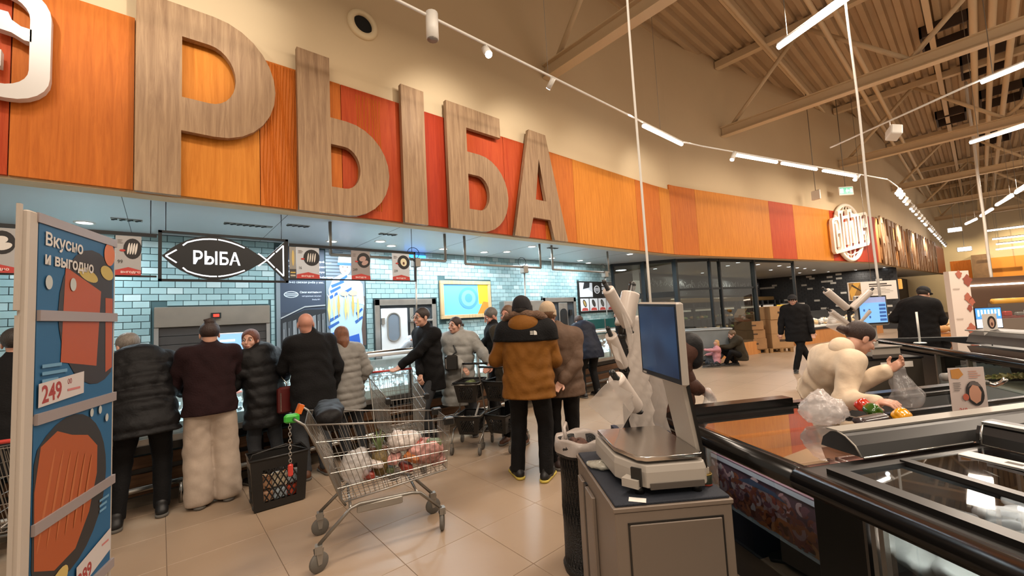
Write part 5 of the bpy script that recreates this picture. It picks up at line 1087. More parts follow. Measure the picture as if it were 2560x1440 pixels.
    t['_j'] = 1; del t['_j']
    return t, dict(arms=arms, neck=neck, chest=chest, hip=hip, up=up, rgt=rgt, fwd=fwd, base=base, s=s, hp=hp, shL=shL, shR=shR, HR=HR)
BLKJ = cloth('black_down', '#100f10', .6, .5, 30); BLKW = cloth('black_wool', '#0e0d0e', .85); BLKT = cloth('black_trousers', '#0b0a0b', .8); MAR = cloth('maroon_knit', '#1e0c0e', .9); CRT = cloth('cream_trousers', '#a89889', .85, .15)
GRYJ = cloth('grey_down', '#7b7873', .6, .4, 25); LGJ = cloth('pale_grey_down', '#8f8e8a', .55, .4, 25); MUS = cloth('mustard_shell', '#6f4512', .7, .3, 40); TAU = cloth('taupe_down', '#5a4638', .7, .4, 30); NAVY = cloth('navy_down', '#161c2b', .6, .4, 25)
DGT = cloth('grey_jeans', '#35373a', .85); BRJ = cloth('brown_down', '#3f261c', .6, .4, 30); CRJ = cloth('cream_shell', '#d3bfa6', .6, .4, 18); OLV = cloth('olive_jacket', '#332c20', .8); PNK = cloth('pink_knit', '#b77f84', .85)
SHB = mat('black_shoe', '#121112', .5); SHBR = mat('tan_boot', '#5a3620', .6); YEL = mat('yellow_sole', '#b5a045', .6)
up_ = PI / 2
R_ = math.radians
# people at the counter, left to right
person('person in dark clothes at the left edge, mostly behind the promotional stand', [(-.95, 4.85), (-.75, 4.85)], (-.86, 4.9, .88), (-.86, 5.0, 1.32), (-.86, 5.05, 1.58), up_, jacket=BLKW, hem=.62, legs=BLKT, shoes=SHB, hood=None, hairc='#2b2622')
person('person with short grey hair in black down jacket bending over the counter, left', [(-.27, 4.86), (.02, 4.93)], (-.10, 4.84, .90), (-.13, 5.02, 1.30), (-.22, 5.16, 1.49), up_, -.6, hands=((-.33, 5.28, 1.05), (.12, 5.3, 1.05)), jacket=BLKJ, hem=.74, jr=1.2, puff=(.11, .02), legs=BLKT, legw=1.05, shoes=SHB, hood=1.15, hairc='#6f675f', headyaw=up_ + .35)
pm, _ = person('woman with hair bun in dark maroon knit jumper and wide cream trousers', [(.28, 4.85), (.50, 4.87)], (.36, 4.80, .93), (.36, 4.86, 1.33), (.36, 4.88, 1.565), up_, -.15, hands=((.16, 5.18, 1.02), (.55, 5.2, 1.02)), H=1.68, jacket=MAR, hem=.84, jr=1.06, legs=CRT, legw=1.62, shoes=SHB, hair='bun', hairc='#2a1812')
pa, A = person('woman with auburn fringe, black padded coat and red shoulder bag looking back', [(.76, 5.02), (.98, 5.0)], (.84, 4.98, .90), (.80, 5.03, 1.26), (.71, 5.02, 1.48), R_(120), .0, hands=((.55, 5.22, 1.0), (.78, 5.3, 1.02)), H=1.62, jacket=BLKJ, hem=.60, jr=1.16, puff=(.10, .012), legs=DGT, shoes=SHB, hood=.85, hair='bob', hairc='#5a2e1a', headyaw=R_(243), fine=.006)
person('bald man in black jacket and grey jeans seen from behind', [(1.16, 4.82), (1.38, 4.80)], (1.25, 4.76, .93), (1.24, 4.80, 1.36), (1.19, 4.80, 1.62), up_ + .15, .0, hands=((1.05, 5.15, 1.05), None), H=1.76, jacket=BLKW, hem=.74, jr=1.12, legs=DGT, legw=1.15, shoes=SHBR, hair='bald', skin=SKINR, headyaw=up_ - .1)
person('woman with shoulder length light brown hair in grey quilted down coat seen from behind', [(1.68, 5.02), (1.86, 5.02)], (1.66, 4.98, .88), (1.64, 5.00, 1.24), (1.63, 5.02, 1.46), up_, -.1, hands=((1.5, 5.12, .92), (1.83, 5.05, .85)), H=1.6, jacket=GRYJ, hem=.60, jr=1.12, puff=(.075, .016), legs=DGT, shoes=SHB, hair='long', hairc='#6b4026')
pg, G = person('man with glasses and dark hair in long black coat pushing a trolley, in profile', [(2.60, 4.83), (2.76, 4.95)], (2.70, 4.82, .92), (2.66, 4.82, 1.36), (2.58, 4.80, 1.635), R_(185), -.05, hands=((2.29, 4.86, 1.035), (2.48, 4.70, .82)), H=1.78, jacket=BLKW, hem=.70, jr=1.05, legs=DGT, shoes=SHB, hairc='#2a1f1a', headyaw=R_(190), fine=.005, curl=.8)
gl = MB(); hp = G['hp']; o_ = G['base']
for q in (-1, 1): gl.tube([tuple(hp(q * .034 + .019 * math.cos(a), .112, .012 + .015 * math.sin(a)) - o_) for a in np.linspace(0, 6.2, 13)], .0022, 5); gl.tube([tuple(hp(q * .053, .11, .016) - o_), tuple(hp(q * .082, .0, .014) - o_)], .002, 5)
gl.build('glasses', BLACK, pg)
pw, Wc = person('woman with dark ponytail in long pale grey down coat pushing a basket trolley', [(3.30, 4.72), (3.48, 4.86)], (3.14, 4.84, .88), (3.16, 4.84, 1.27), (3.09, 4.80, 1.50), R_(235), .0, hands=((3.30, 4.35, 1.0), (3.05, 4.6, .95)), H=1.66, jacket=LGJ, hem=.42, jr=1.18, puff=(.11, .018), legs=DGT, legw=1.1, shoes=SHB, hair='tail', hairc='#2e1d17', headyaw=R_(195), scarf=LGJ, fine=.005)
st = MB(); st.tube([tuple(Wc['shR'] - Wc['base'] + V(.0, -.10, .05)), tuple(Wc['chest'] - Wc['base'] + V(-.13, -.14, -.12)), tuple(Wc['hip'] - Wc['base'] + V(-.24, -.08, .16))], .012, 6); st.build('bag_strap', BLKMET, pw)
person('grey haired man in dark coat looking down beside the woman in grey down coat', [(3.62, 4.62), (3.78, 4.72)], (3.66, 4.62, .92), (3.64, 4.64, 1.35), (3.62, 4.66, 1.60), R_(150), -.45, hands=((3.5, 4.95, 1.12), (3.74, 4.95, 1.1)), H=1.74, jacket=BLKW, hem=.62, jr=1.0, legs=BLKT, shoes=SHB, hairc='#5a5550', headyaw=R_(165), skin=SKINR)
person('man with short brown hair in olive jacket half hidden behind the mustard jacket', [(3.36, 4.10), (3.40, 3.84)], (3.36, 3.98, .92), (3.36, 3.99, 1.35), (3.36, 3.98, 1.605), R_(200), -.05, hands=((3.18, 4.10, 1.0), (3.2, 3.8, 1.0)), H=1.76, jacket=OLV, hem=.62, jr=1.02, legs=BLKT, shoes=SHBR, hairc='#5d4430', headyaw=R_(200), skin=SKINR)
pmj, Mj = person('tall man in mustard and black parka with fur trimmed hood, seen from behind', [(2.70, 3.16), (2.84, 2.90)], (2.74, 2.98, .95), (2.76, 3.00, 1.38), (2.73, 3.00, 1.62), R_(35), .0, hands=((2.86, 3.36, 1.16), (3.06, 3.08, 1.16)), H=1.8, jacket=MUS, hem=.80, jr=1.24, legs=BLKT, legw=1.12, shoes=SHB, sole=YEL, hair='short', hairc='#1c1512', hat='beanie', hatc='#121013', toe=[(.3, .9), (.75, .3)], vj=.012)
b_ = Mj['base']; f = Field(.012); sh = Mj['chest'] + Mj['up'] * .055
f.cone(Mj['shL'] + V(0, 0, .0), Mj['shR'] + V(0, 0, .0), .118, .118, .04).cone(Mj['chest'], Mj['neck'] - Mj['up'] * .02, .15, .108, .05).cone(Mj['chest'] - Mj['up'] * .05, Mj['chest'] + Mj['up'] * .02, .200, .196, .04, side=Mj['rgt'], wide=1.40)
for sh_, el, wr, sg in Mj['arms']: f.cone(sh_, sh_ + (el - sh_) * .34, .118, .113, .03)
f._cut(Mj['chest'] + V(0, 0, -.035), V(0, 0, -1)); fmesh('black_yoke', [f], BLKW, b_, pmj)
f = Field(.012); n_ = Mj['neck']; f.ell(n_ - Mj['fwd'] * .10 + V(0, 0, -.01), V(.155, .10, .115), .03, rot=np.stack([Mj['rgt'], Mj['fwd'], V(0, 0, 1)], 1)).ell(n_ - Mj['fwd'] * .04 + V(0, 0, .0), V(.15, .12, .09), .03, rot=np.stack([Mj['rgt'], Mj['fwd'], V(0, 0, 1)], 1)); fmesh('hood', [f], MUS, b_, pmj)
FUR = mat('brown_fur', '#5d4636', .95, bump=1, bscale=60, var=.3, vscale=20); f = Field(.010); prev = None; rr = random.Random(4)
for a in np.linspace(-.35, PI + .35, 26):
    p = n_ - Mj['fwd'] * (.02 + .10 * math.sin(a)) + Mj['rgt'] * .185 * math.cos(a) + V(0, 0, .045 + .055 * math.sin(a)); f.ell(p + V(rr.uniform(-.01, .01), 0, rr.uniform(-.01, .01)), V(.036, .036, .036) * rr.uniform(.85, 1.2), .015)
fmesh('fur_trim', [f], FUR, b_, pmj)
lg = MB(); c = Mj['chest'] - b_; pt = c - Mj['fwd'] * .213 + Mj['rgt'] * .12 + V(0, 0, .05)
lg.T = Matrix(((Mj['rgt'][0], 0, -Mj['fwd'][0], pt[0]), (Mj['rgt'][1], 0, -Mj['fwd'][1], pt[1]), (0, 1, 0, pt[2]), (0, 0, 0, 1)))
lg.add([(.005, -.02, .012), (.035, -.02, .012), (.035, .0, .012), (.028, .014, .012), (.016, .02, .012), (.005, .02, .012)], [(0, 1, 2, 3, 4, 5)]); [lg.box(-.03, .0, y, y + .007, .010, .013) for y in (-.016, -.003, .010)]
lg.build('sleeve_badge', WHITE, pmj)
person('person in cream knitted hat and taupe down jacket beside the mustard parka', [(3.14, 3.02), (3.34, 2.98)], (3.22, 2.98, .90), (3.20, 2.98, 1.30), (3.10, 3.02, 1.57), R_(50), -.05, hands=((3.26, 3.3, 1.1), (3.08, 2.84, .92)), H=1.68, jacket=TAU, hem=.74, jr=1.2, puff=(.16, .01), legs=BLKT, legw=1.15, shoes=mat('brown_shoe', '#2c1a17', .6), hairc='#6a4a30', hat='beanie', hatc='#b09a80', elbow=(V(-.3, .5, -.6), V(.8, -.5, -.5)))
person('person with brown hair in navy down jacket leaning over the counter, seen from behind', [(6.00, 5.02), (6.30, 4.92)], (6.18, 4.92, .90), (6.22, 5.10, 1.24), (6.24, 5.22, 1.40), R_(80), -.7, hands=((6.0, 5.45, 1.0), (6.5, 5.4, 1.0)), jacket=NAVY, hem=.72, jr=1.25, puff=(.16, .012), legs=BLKT, legw=1.1, shoes=SHB, hairc='#3b2318', vj=.02, fine=.012, handv=.01, hood=.8)
person('dark haired person in black behind the hanging bag rolls', [(6.9, 4.70), (7.08, 4.62)], (6.98, 4.66, .92), (6.98, 4.7, 1.32), (6.92, 4.75, 1.52), R_(100), -.2, jacket=BLKW, hem=.7, jr=1.1, legs=BLKT, shoes=SHB, hair='long', hairc='#171212', vj=.02, fine=.012, handv=.01)
person('staff member in striped sleeves working behind the counter next to the white door', [(3.55, 6.7), (3.75, 6.7)], (3.65, 6.7, .92), (3.55, 6.68, 1.22), (3.5, 6.62, 1.35), R_(260), -.9, hands=((3.62, 6.4, 1.25), (3.25, 6.45, 1.25)), H=1.6, jacket=cloth('striped_white', '#a9adb3', .7), hem=.7, jr=1.0, legs=BLKT, shoes=SHB, hat='cap', hatc='#c9ccd0', vj=.02, fine=.01, handv=.01)
person('man in black cap and jacket standing in front of the cardboard boxes', [(10.75, 2.85), (11.0, 2.55)], (10.95, 2.80, .93), (10.98, 2.82, 1.36), (10.95, 2.84, 1.60), R_(195), .0, hands=((10.9, 2.5, .82), (10.85, 3.12, .82)), H=1.76, jacket=BLKW, hem=.68, jr=1.2, legs=BLKT, shoes=SHB, hairc='#4a3c30', hat='cap', hatc='#16171a', vj=.02, fine=.010, handv=.01)
person('small child with fair hair in pink jumper sitting on the floor by the grey tub', [(10.72, 4.72), (10.85, 4.62)], (10.98, 4.66, .12), (10.96, 4.62, .42), (10.96, 4.62, .62), R_(130), .1, hands=((10.72, 4.95, .45), (10.98, 4.9, .30)), H=1.0, jacket=PNK, hem=.10, jr=1.15, legs=DGT, shoes=SHB, hair='long', hairc='#b98d5e', kneel=True, vj=.014, fine=.01, handv=.008)
person('adult in olive jacket crouching on the floor beside the child', [(11.15, 4.5), (11.37, 4.35)], (11.42, 4.22, .26), (11.36, 4.28, .62), (11.28, 4.34, .80), R_(135), -.3, hands=((11.1, 4.6, .5), (11.35, 4.6, .4)), H=1.6, jacket=OLV, hem=.14, jr=1.2, legs=BLKT, shoes=SHB, hairc='#5b4630', kneel=True, vj=.02, fine=.012, handv=.01)
pb, B_ = person('person in brown down jacket behind the scale monitor, carrying a thin plastic bag', [(2.82, 1.72), (3.0, 1.58)], (2.88, 1.62, .88), (2.88, 1.60, 1.25), (2.90, 1.60, 1.48), R_(35), -.2, hands=((2.8, 1.9, .95), (3.02, 1.43, .98)), elbow=(V(0, 0, -1), V(-.5, .2, -1)), H=1.68, jacket=BRJ, hem=.62, jr=1.06, puff=(.13, .015), legs=BLKT, legw=1.05, shoes=SHB, hat='beanie', hatc='#171414', hairc='#1a1412')
f = Field(.012); f.cone(B_['shR'] + V(0, 0, .01), B_['shR'] + V(.01, -.01, -.10), .086, .074, .03).cone(B_['shL'], B_['shR'], .086, .086, .03); fmesh('black_cape', [f], BLKJ, B_['base'], pb)
person('man in black cap and dark jacket reading a receipt near the bread stand', [(10.72, .95), (10.95, .70)], (10.85, .84, .93), (10.85, .80, 1.34), (10.98, .72, 1.60), R_(-20), -.35, hands=((11.1, .98, 1.2), (11.1, .6, 1.2)), H=1.8, jacket=BLKW, hem=.66, jr=1.45, legs=BLKT, shoes=SHB, hairc='#2a211c', hat='cap', hatc='#15161a', vj=.02, fine=.010, handv=.01)
# woman in the foreground leaning into the freezer: hip, chest, head, right wrist, left wrist
WF = [(4.04, .92, .86), (3.84, .77, 1.12), (4.00, .63, 1.29), (3.47, .50, .93), (3.92, .49, 1.07)]
pf, Fg = person('woman with dark tied back hair in cream jacket leaning into the chest freezer', [(WF[0][0] - .05, WF[0][1] + .12), (WF[0][0] + .15, WF[0][1] + .02)], WF[0], WF[1], WF[2], R_(-50), -.55, hands=(WF[4], WF[3]), H=1.66, jacket=CRJ, hem=.84, jr=1.04, wrk=1.1, legs=BLKT, legw=1.1, shoes=SHB, hair='tail', hairc='#27140e', headyaw=R_(-46), fine=.004, vj=.009, handv=.004, curl=.35, scarf=CRJ, elbow=(V(.0, .2, -.8), V(-.4, -.1, -.8)))

# ---------------------------------------------------------------- promotional stand at the left
ps = thing('promo_stand', 'tall white display stand with blue salmon posters at the left edge', 'stand', (-.38, 2.48, 0), math.atan2(.55, .19))
SW = mat('stand_white', '#a59a8e', .6); BRD = mat('stand_strip', '#857a78', .5)
MB().rbox(-.045, .012, .0, .03, 0, 2.12, .006).build('corner_post', SW, ps); MB().rbox(.585, .60, 0, .04, 0, 2.12, .005).build('far_post', SW, ps)
MB().box(-.06, -.045, .018, .03, 1.72, 2.14).build('side_plate', SW, ps); MB().box(-.052, -.045, .018, .03, .1, 1.70).build('side_plate', SW, ps)
MB().box(0, .6, .008, .03, .05, 2.10).build('core', SW, ps); MB().box(0, .6, -.006, .03, 2.08, 2.12).build('top_strip', BRD, ps); MB().box(-.02, .62, -.12, .2, 0, .03).build('base', SW, ps)
for z in (1.70, 1.285, .86, .44): MB().box(0.012, .6, -.012, .008, z - .022, z + .022).build('pocket_strip', BRD, ps)
def pposter(z0, z1, lab, price, kind):
    b = MB().box(.012, .585, .0, .008, z0, z1).build('poster', col('#1f5276'), ps); b['label'] = lab
    p = Print(XZ(-.01, .0, 0))
    if kind == 0:
        p.shape([(x, y) for x, y in ell_pts(.42, 1.70, .27, .33, 26, rot=.2) if x < .59] , '#2d2624'); p.shape([(.19, 1.92), (.47, 1.83), (.44, 1.46), (.17, 1.50)], '#9a4624'); p.shape([(.51, 1.80), (.58, 1.80), (.58, 1.44), (.52, 1.42)], '#9a4624')
        p.ell(.36, 1.90, .08, .028, '#a8924a', -.2); p.ell(.52, 1.93, .06, .035, '#a8924a', -.2); p.ell(.54, 2.03, .05, .06, '#b8643a'); p.text('Вкусно', .05, 1.995, .075, '#b9b3ab', .002, rot=.0); p.text('и выгодно', .05, 1.915, .070, '#b9b3ab', .002)
        p.ell(.08, 1.84, .022, .03, '#a3a5a0'); p.ell(.24, 1.845, .022, .03, '#a3a5a0'); p.lines(.05, 1.50, .16, 3, .03, .014, '#5d86a0')
        p.shape([(.03, 1.33), (.03, 1.425), (.33, 1.445), (.33, 1.345)], '#b5aca8'); p.text('249', .05, 1.345, .098, '#8f3632', .0025, sx=.85, rot=.06); p.text('00', .21, 1.40, .034, '#8f3632', 0, sx=.9, rot=.06); p.rect(.21, 1.37, .30, 1.38, '#b06a66')
    else:
        p.shape([(max(.025, x), y) for x, y in ell_pts(.24, .92, .30, .34, 30, rot=-.2)], '#2a2624'); p.shape([(.06, 1.17), (.16, 1.21), (.26, 1.17), (.38, 1.14), (.46, 1.07), (.46, .94), (.40, .78), (.30, .66), (.16, .64), (.04, .70), (.03, 1.0)], '#964820')
        for k in range(6): p.ell(.10 + .055 * k, .95 - .01 * k, .008, .2 - .01 * k, '#a35a30', -.25)
        p.ell(.16, .56, .10, .05, '#b39a58', .6); p.lines(.48, .80, .09, 3, .025, .012, '#5d86a0'); p.ell(.40, 1.24, .014, .02, '#a3a5a0'); p.ell(.47, 1.24, .014, .02, '#a3a5a0'); p.ell(.53, 1.19, .014, .02, '#a3a5a0')
        p.shape([(.30, .46), (.30, .575), (.58, .625), (.58, .52)], '#b5aca8'); p.text('289', .315, .475, .085, '#8f3632', .0025, sx=.85, rot=.17); p.rect(.50, .57, .56, .58, '#b06a66')
    p.build(b)
pposter(1.30, 2.08, 'blue poster with orange salmon slab on a black pan and price 249', '249', 0); pposter(.46, 1.27, 'blue poster with large salmon steak on a black pan and price 289', '289', 1)
# ---------------------------------------------------------------- shopping trolleys
WIRE = mat('trolley_wire', '#9a9792', .35, .85); TUBE = mat('trolley_tube', '#85827c', .35, .85)
def lerp(a, b, t): return tuple(x + (y - x) * t for x, y in zip(a, b))
def trolley(lab, loc, rz, grp='shopping trolleys', green=False, zs=1.0, handle=RED):
    t = thing('shopping_trolley', lab, 'trolley', loc, rz, grp)
    # corners of the basket: rear top, front top, rear bottom, front bottom
    def q(x, y, z): return (x, y, z * zs)
    RT, FT, RB, FB = (lambda s: q(-.07, .26 * s, .95)), (lambda s: q(.93, .19 * s, .82)), (lambda s: q(.15, .21 * s, .385)), (lambda s: q(.90, .15 * s, .44))
    for s in (-1, 1):
        mb = MB()
        for k in range(1, 24): u = k / 24; mb.tube([lerp(RT(s), FT(s), u), lerp(RB(s), FB(s), u)], .0022, 4)
        for v in (.22, .42, .62, .82): mb.tube([lerp(RT(s), RB(s), v), lerp(FT(s), FB(s), v)], .003, 4)
        tag(mb.build('wire_side', WIRE, t), kind='stuff')
        MB().tube([RT(s), FT(s)], .006, 6).build('top_rim', WIRE, t); MB().tube([RB(s), FB(s)], .006, 6).build('bottom_rim', WIRE, t)
    for nm, A, B in (('wire_front', FT, FB), ('wire_back', RT, RB)):
        mb = MB()
        for k in range(11): u = k / 10; mb.tube([lerp(A(-1), A(1), u), lerp(B(-1), B(1), u)], .0024, 4)
        for v in (0, .33, .66, 1): mb.tube([lerp(A(-1), B(-1), v), lerp(A(1), B(1), v)], .0032, 4)
        tag(mb.build(nm, WIRE, t), kind='stuff')
    mb = MB()
    for k in range(9): u = k / 8; mb.tube([lerp(RB(-1), RB(1), u), lerp(FB(-1), FB(1), u)], .0024, 4)
    for k in range(11): u = k / 10; mb.tube([lerp(RB(-1), FB(-1), u), lerp(RB(1), FB(1), u)], .0024, 4)
    tag(mb.build('wire_bottom', WIRE, t), kind='stuff')
    for s in (-1, 1): MB().rbox(.88, .96, (.17 if s > 0 else -.22), (.22 if s > 0 else -.17), .785 * zs, .845 * zs, .008).build('corner_bumper', BLACK, t)
    MB().tube([q(-.13, -.27, 1.0), q(-.13, .27, 1.0)], .013, 8).build('handle', handle, t)
    for s in (-1, 1):
        MB().tube([q(-.13, .27 * s, 1.0), q(-.07, .26 * s, .95), q(.0, .25 * s, .80), q(.14, .235 * s, .42), q(.17, .23 * s, .37)], .009, 6).build('upright', TUBE, t)
        MB().tube([q(0, .26 * s, .17), q(.20, .235 * s, .345), q(.26, .23 * s, .36), q(.62, .205 * s, .345), q(.68, .20 * s, .33), q(.85, .15 * s, .155)], .012, 8).build('frame_tube', TUBE, t)
    MB().rbox(.24, .55, -.235, -.215, .30, .35, .005).build('frame_plate', ALU, t); MB().tube([q(.66, -.2, .335), q(.66, .2, .335)], .010, 6).build('cross_tube', TUBE, t); MB().tube([q(.2, -.235, .345), q(.2, .235, .345)], .010, 6).build('cross_tube', TUBE, t)
    # child seat flap
    mb = MB()
    for k in range(8): mb.tube([q(-.06, -.2 + .057 * k, .93), q(.10, -.2 + .057 * k, .62)], .0022, 4)
    tag(mb.build('seat_flap', WIRE, t), kind='stuff')
    for i, (x, y) in enumerate([(0, -.26), (0, .26), (.85, -.15), (.85, .15)]):
        c = MB().cbox((x, y, .145), (.045, .05, .05), 0).build('castor', ALU, t); a = .5 if i == 0 else (1.2 if i == 2 else .15)
        for s in (-1, 1): MB(Matrix.Translation((x, y, 0)) @ Matrix.Rotation(a, 4, 'Z')).add([(-.028, .018 * s, .15), (.028, .018 * s, .15), (.012, .018 * s, .05), (-.012, .018 * s, .05)], [(0, 1, 2, 3)]).build('fork', ALU, c)
        MB(Matrix.Translation((x, y, 0)) @ Matrix.Rotation(a, 4, 'Z')).lathe([(.001, -.014), (.055, -.014), (.062, -.008), (.062, .008), (.055, .014), (.001, .014)], (0, 0, .062), 20, T=Matrix.Rotation(PI / 2, 3, 'X')).build('wheel', RUBBER, c)
    if green:
        g_ = MB().rbox(-.19, -.10, -.27, -.21, .975, 1.03, .012).build('coin_lock', mat('green_plastic', '#2f9a2c', .4), t); MB().cbox((-.10, -.2, 1.05), (.03, .05, .06), rot=(0, .4, .3)).build('orange_tab', mat('orange_plastic', '#c4601c', .4), g_)
        mb = MB(); P0 = [(-.155, -.265, .97 - .021 * k) for k in range(12)]
        for k, p in enumerate(P0): mb.tube([(p[0] + .008 * math.cos(a) * (k % 2), p[1] + .008 * math.cos(a) * (1 - k % 2), p[2] + .014 * math.sin(a)) for a in np.linspace(0, 2 * PI, 9)[:-1]], .002, 4, closed=True)
        mb.build('chain', CHROME, g_); MB().rbox(-.17, -.14, -.275, -.255, .64, .72, .008).build('red_key', RED, g_)
    return t
mt = trolley('full wire shopping trolley with green coin lock standing in the middle of the floor', (.865, 3.22, 0), R_(-16.4), green=True, handle=DKGREY)
trolley('wire shopping trolley with red handle held by the man with glasses', (2.16, 4.82, 0), R_(-105), zs=.99)
trolley('wire shopping trolley at the far left behind the promotional stand', (-.62, 4.05, 0), R_(80))
TM = mt.matrix_basis
def put(o, x, y, z, rz=0, par=TM): o.matrix_world = par @ Matrix.Translation((x, y, z)) @ Matrix.Rotation(rz, 4, 'Z'); return o
# groceries in the trolley
pn = thing('pineapple', 'pineapple with green crown standing in the full trolley', 'fruit')
MB().lathe([(.001, 0), (.04, .01), (.06, .06), (.062, .11), (.05, .17), (.001, .19)], n=14).build('fruit', mat('pineapple_skin', '#5c4a22', .6, var=.4, vscale=60, bump=1, bscale=45), pn)
for k in range(16):
    a = k * 2.4; r_ = .015 + .05 * (k / 16); MB().add([(.012 * math.cos(a + 1.57), .012 * math.sin(a + 1.57), .17), (-.012 * math.cos(a + 1.57), -.012 * math.sin(a + 1.57), .17), (r_ * 1.6 * math.cos(a), r_ * 1.6 * math.sin(a), .36 - .06 * (k / 16))], [(0, 1, 2)]).build('leaf', mat('pineapple_leaf', '#6d8052', .6), pn)
put(pn, .42, -.02, .45)
def blob(name, lab, cat, mt_, x, y, z, r, sz, seed, par=TM, grp=None, flat=False):
    f = Field(r * .12); rr_ = random.Random(seed); f.ell(V(0, 0, r * sz[2]), V(r * sz[0], r * sz[1], r * sz[2]), 0)
    for k in range(6): f.ell(V(rr_.uniform(-.6, .6) * r * sz[0], rr_.uniform(-.6, .6) * r * sz[1], r * sz[2] * rr_.uniform(.7, 1.8)), V(.35, .35, .35) * r, r * .25)
    for k in range(7): a = rr_.uniform(0, 6.28); f.cone(V(r * sz[0] * math.cos(a), r * sz[1] * math.sin(a), r * sz[2] * .4), V(.3 * r * math.cos(a + .3), .3 * r * math.sin(a + .3), r * sz[2] * 2), r * .04, r * .07, r * .15, 'sub')
    f._cut(V(0, 0, .002), V(0, 0, -1)); o = fmesh(name, [f], mt_, V(0, 0, 0)); tx = bpy.data.textures.get('crumple') or bpy.data.textures.new('crumple', 'CLOUDS'); tx.noise_scale = .035; tx.noise_depth = 2; dm_ = o.modifiers.new('crumple', 'DISPLACE'); dm_.texture = tx; dm_.strength = r * .28; dm_.mid_level = .5; tag(o, lab, cat, grp); put(o, x, y, z, rr_.uniform(0, 3), par); return o
CLB = film_mat('clear_plastic_bag', '#c9c4c0', .45); PKW = mat('white_wrapper', '#b5aaa3', .4, var=.3, vscale=25, bump=.4, bscale=30); PKR = mat('red_wrapper', '#7d2f24', .4, var=.5, vscale=20); PKB = mat('brown_wrapper', '#5b3d2c', .4, var=.4, vscale=20); PKG = mat('green_wrapper', '#5b6642', .5, var=.5, vscale=20); PKP = mat('pink_wrapper', '#a5766e', .4, var=.5, vscale=25)
blob('plastic_bag', 'clear plastic bag filling the rear corner of the full trolley', 'bag', CLB, .25, -.06, .44, .11, (1, .9, 1.1), 1)
blob('plastic_bag', 'pinkish filled plastic bag at the front of the full trolley', 'bag', PKP, .78, 0, .47, .13, (1, 1, .7), 2)
blob('plastic_bag', 'white plastic bag with red print on top of the goods in the full trolley', 'bag', PKW, .62, .05, .58, .12, (1.1, .9, .6), 3)
rr = random.Random(21); names = [('red brown packet', PKR), ('white and red packet', PKW), ('brown packet', PKB), ('green leafy packet', PKG), ('pink packet', PKP), ('pale packet', PKW), ('dark red packet', PKR), ('orange brown packet', mat('orange_wrapper', '#9a5a2c', .4, var=.4, vscale=20))]
for k, (nm, m_) in enumerate(names + names[:5]):
    x = .34 + .045 * k + rr.uniform(-.01, .01); o = MB().rbox(-.06, .06, -.045, .045, 0, .05, .012).build('grocery_packet', m_); o.data.transform(Euler((rr.uniform(-.4, .4), rr.uniform(-.3, .3), rr.uniform(0, 3))).to_matrix().to_4x4())
    put(o, x, rr.uniform(-.09, .07), .44 + .02 + .07 * (k % 3)); tag(o, '%s among the goods in the full trolley, %s from the handle end' % (nm, ('first', 'second', 'third', 'fourth', 'fifth', 'sixth', 'seventh', 'eighth', 'ninth', 'tenth', 'eleventh', 'twelfth', 'thirteenth')[k]), 'packet', 'grocery packets in the full trolley')
f = Field(.012); f.cone(V(0, -.2, .03), V(0, .2, .03), .06, .06, .02, side=(1, 0, 0), wide=1.5, wr=.01).cone(V(.02, -.15, -.03), V(.02, .16, -.05), .05, .05, .03, wr=.01)
o = fmesh('black_bag', [f], BLKJ, V(0, 0, 0)); put(o, .08, .02, .93); tag(o, 'soft black bag lying over the child seat of the full trolley', 'bag')
# plastic baskets
def basket(name, lab, loc, rz, wd, dp_, hg, grp, par_m=None, items=None, wheels=False, taper=.8, handle_up=False):
    t = thing(name, lab, 'basket', loc, rz, grp)
    if par_m is not None: t.matrix_world = par_m
    def P(u, v, w_): k = taper + (1 - taper) * w_; return (u * wd / 2 * k, v * dp_ / 2 * k, w_ * hg)
    mb = MB()
    mb.add([P(-1, -1, 0), P(1, -1, 0), P(1, 1, 0), P(-1, 1, 0)], [(3, 2, 1, 0)])
    for sgn_, axis in ((-1, 0), (1, 0), (-1, 1), (1, 1)):
        def Q(u, w_): return P(u, sgn_, w_) if axis == 0 else P(sgn_, u, w_)
        nu, nw = (9, 7) if axis == 0 else (6, 7)
        # solid border, diamond lattice in the middle
        for (u0, u1, w0, w1) in ((-1, 1, 0, .14), (-1, 1, .78, 1), (-1, -.62, .14, .78), (.62, 1, .14, .78)): mb.add([Q(u0, w0), Q(u1, w0), Q(u1, w1), Q(u0, w1)], [(0, 1, 2, 3)])
        for k in range(-6, 9):
            for dr in (1, -1):
                pts = []
                for j in range(9):
                    w_ = .14 + .64 * j / 8; u = -.62 + .21 * k + dr * (w_ - .14) * 1.1
                    if -.62 <= u <= .62: pts.append(Q(u, w_))
                if len(pts) > 1: mb.tube([pts[0], pts[-1]], .0055, 4)
    mb.build('shell', BLACK, t)
    rim = [P(-1, -1, 1), P(1, -1, 1), P(1, 1, 1), P(-1, 1, 1)]; MB().tube(rim, .012, 6, closed=True).build('rim', BLACK, t)
    if wheels:
        for sx in (-1, 1): MB().tube([(-wd / 2 * .8, sx * dp_ * .3, .03), (-wd / 2 * .8, sx * dp_ * .3 + .02 * sx, .03)], .03, 12).build('wheel', DKGREY, t)
    if handle_up: MB().tube([P(-1, -.9, 1), (-wd / 2 + .02, -dp_ * .4, hg + .05), (wd * .1, -dp_ * .45, hg + .09), P(1, -.9, 1)], .008, 6).build('handle', BLACK, t)
    return t
fbk = basket('shopping_basket', 'large black plastic basket on wheels standing on the floor left of the full trolley', (.83, 4.40, .01), R_(-2), .46, .30, .44, None, wheels=True, taper=.88, handle_up=True)
FBM = fbk.matrix_basis
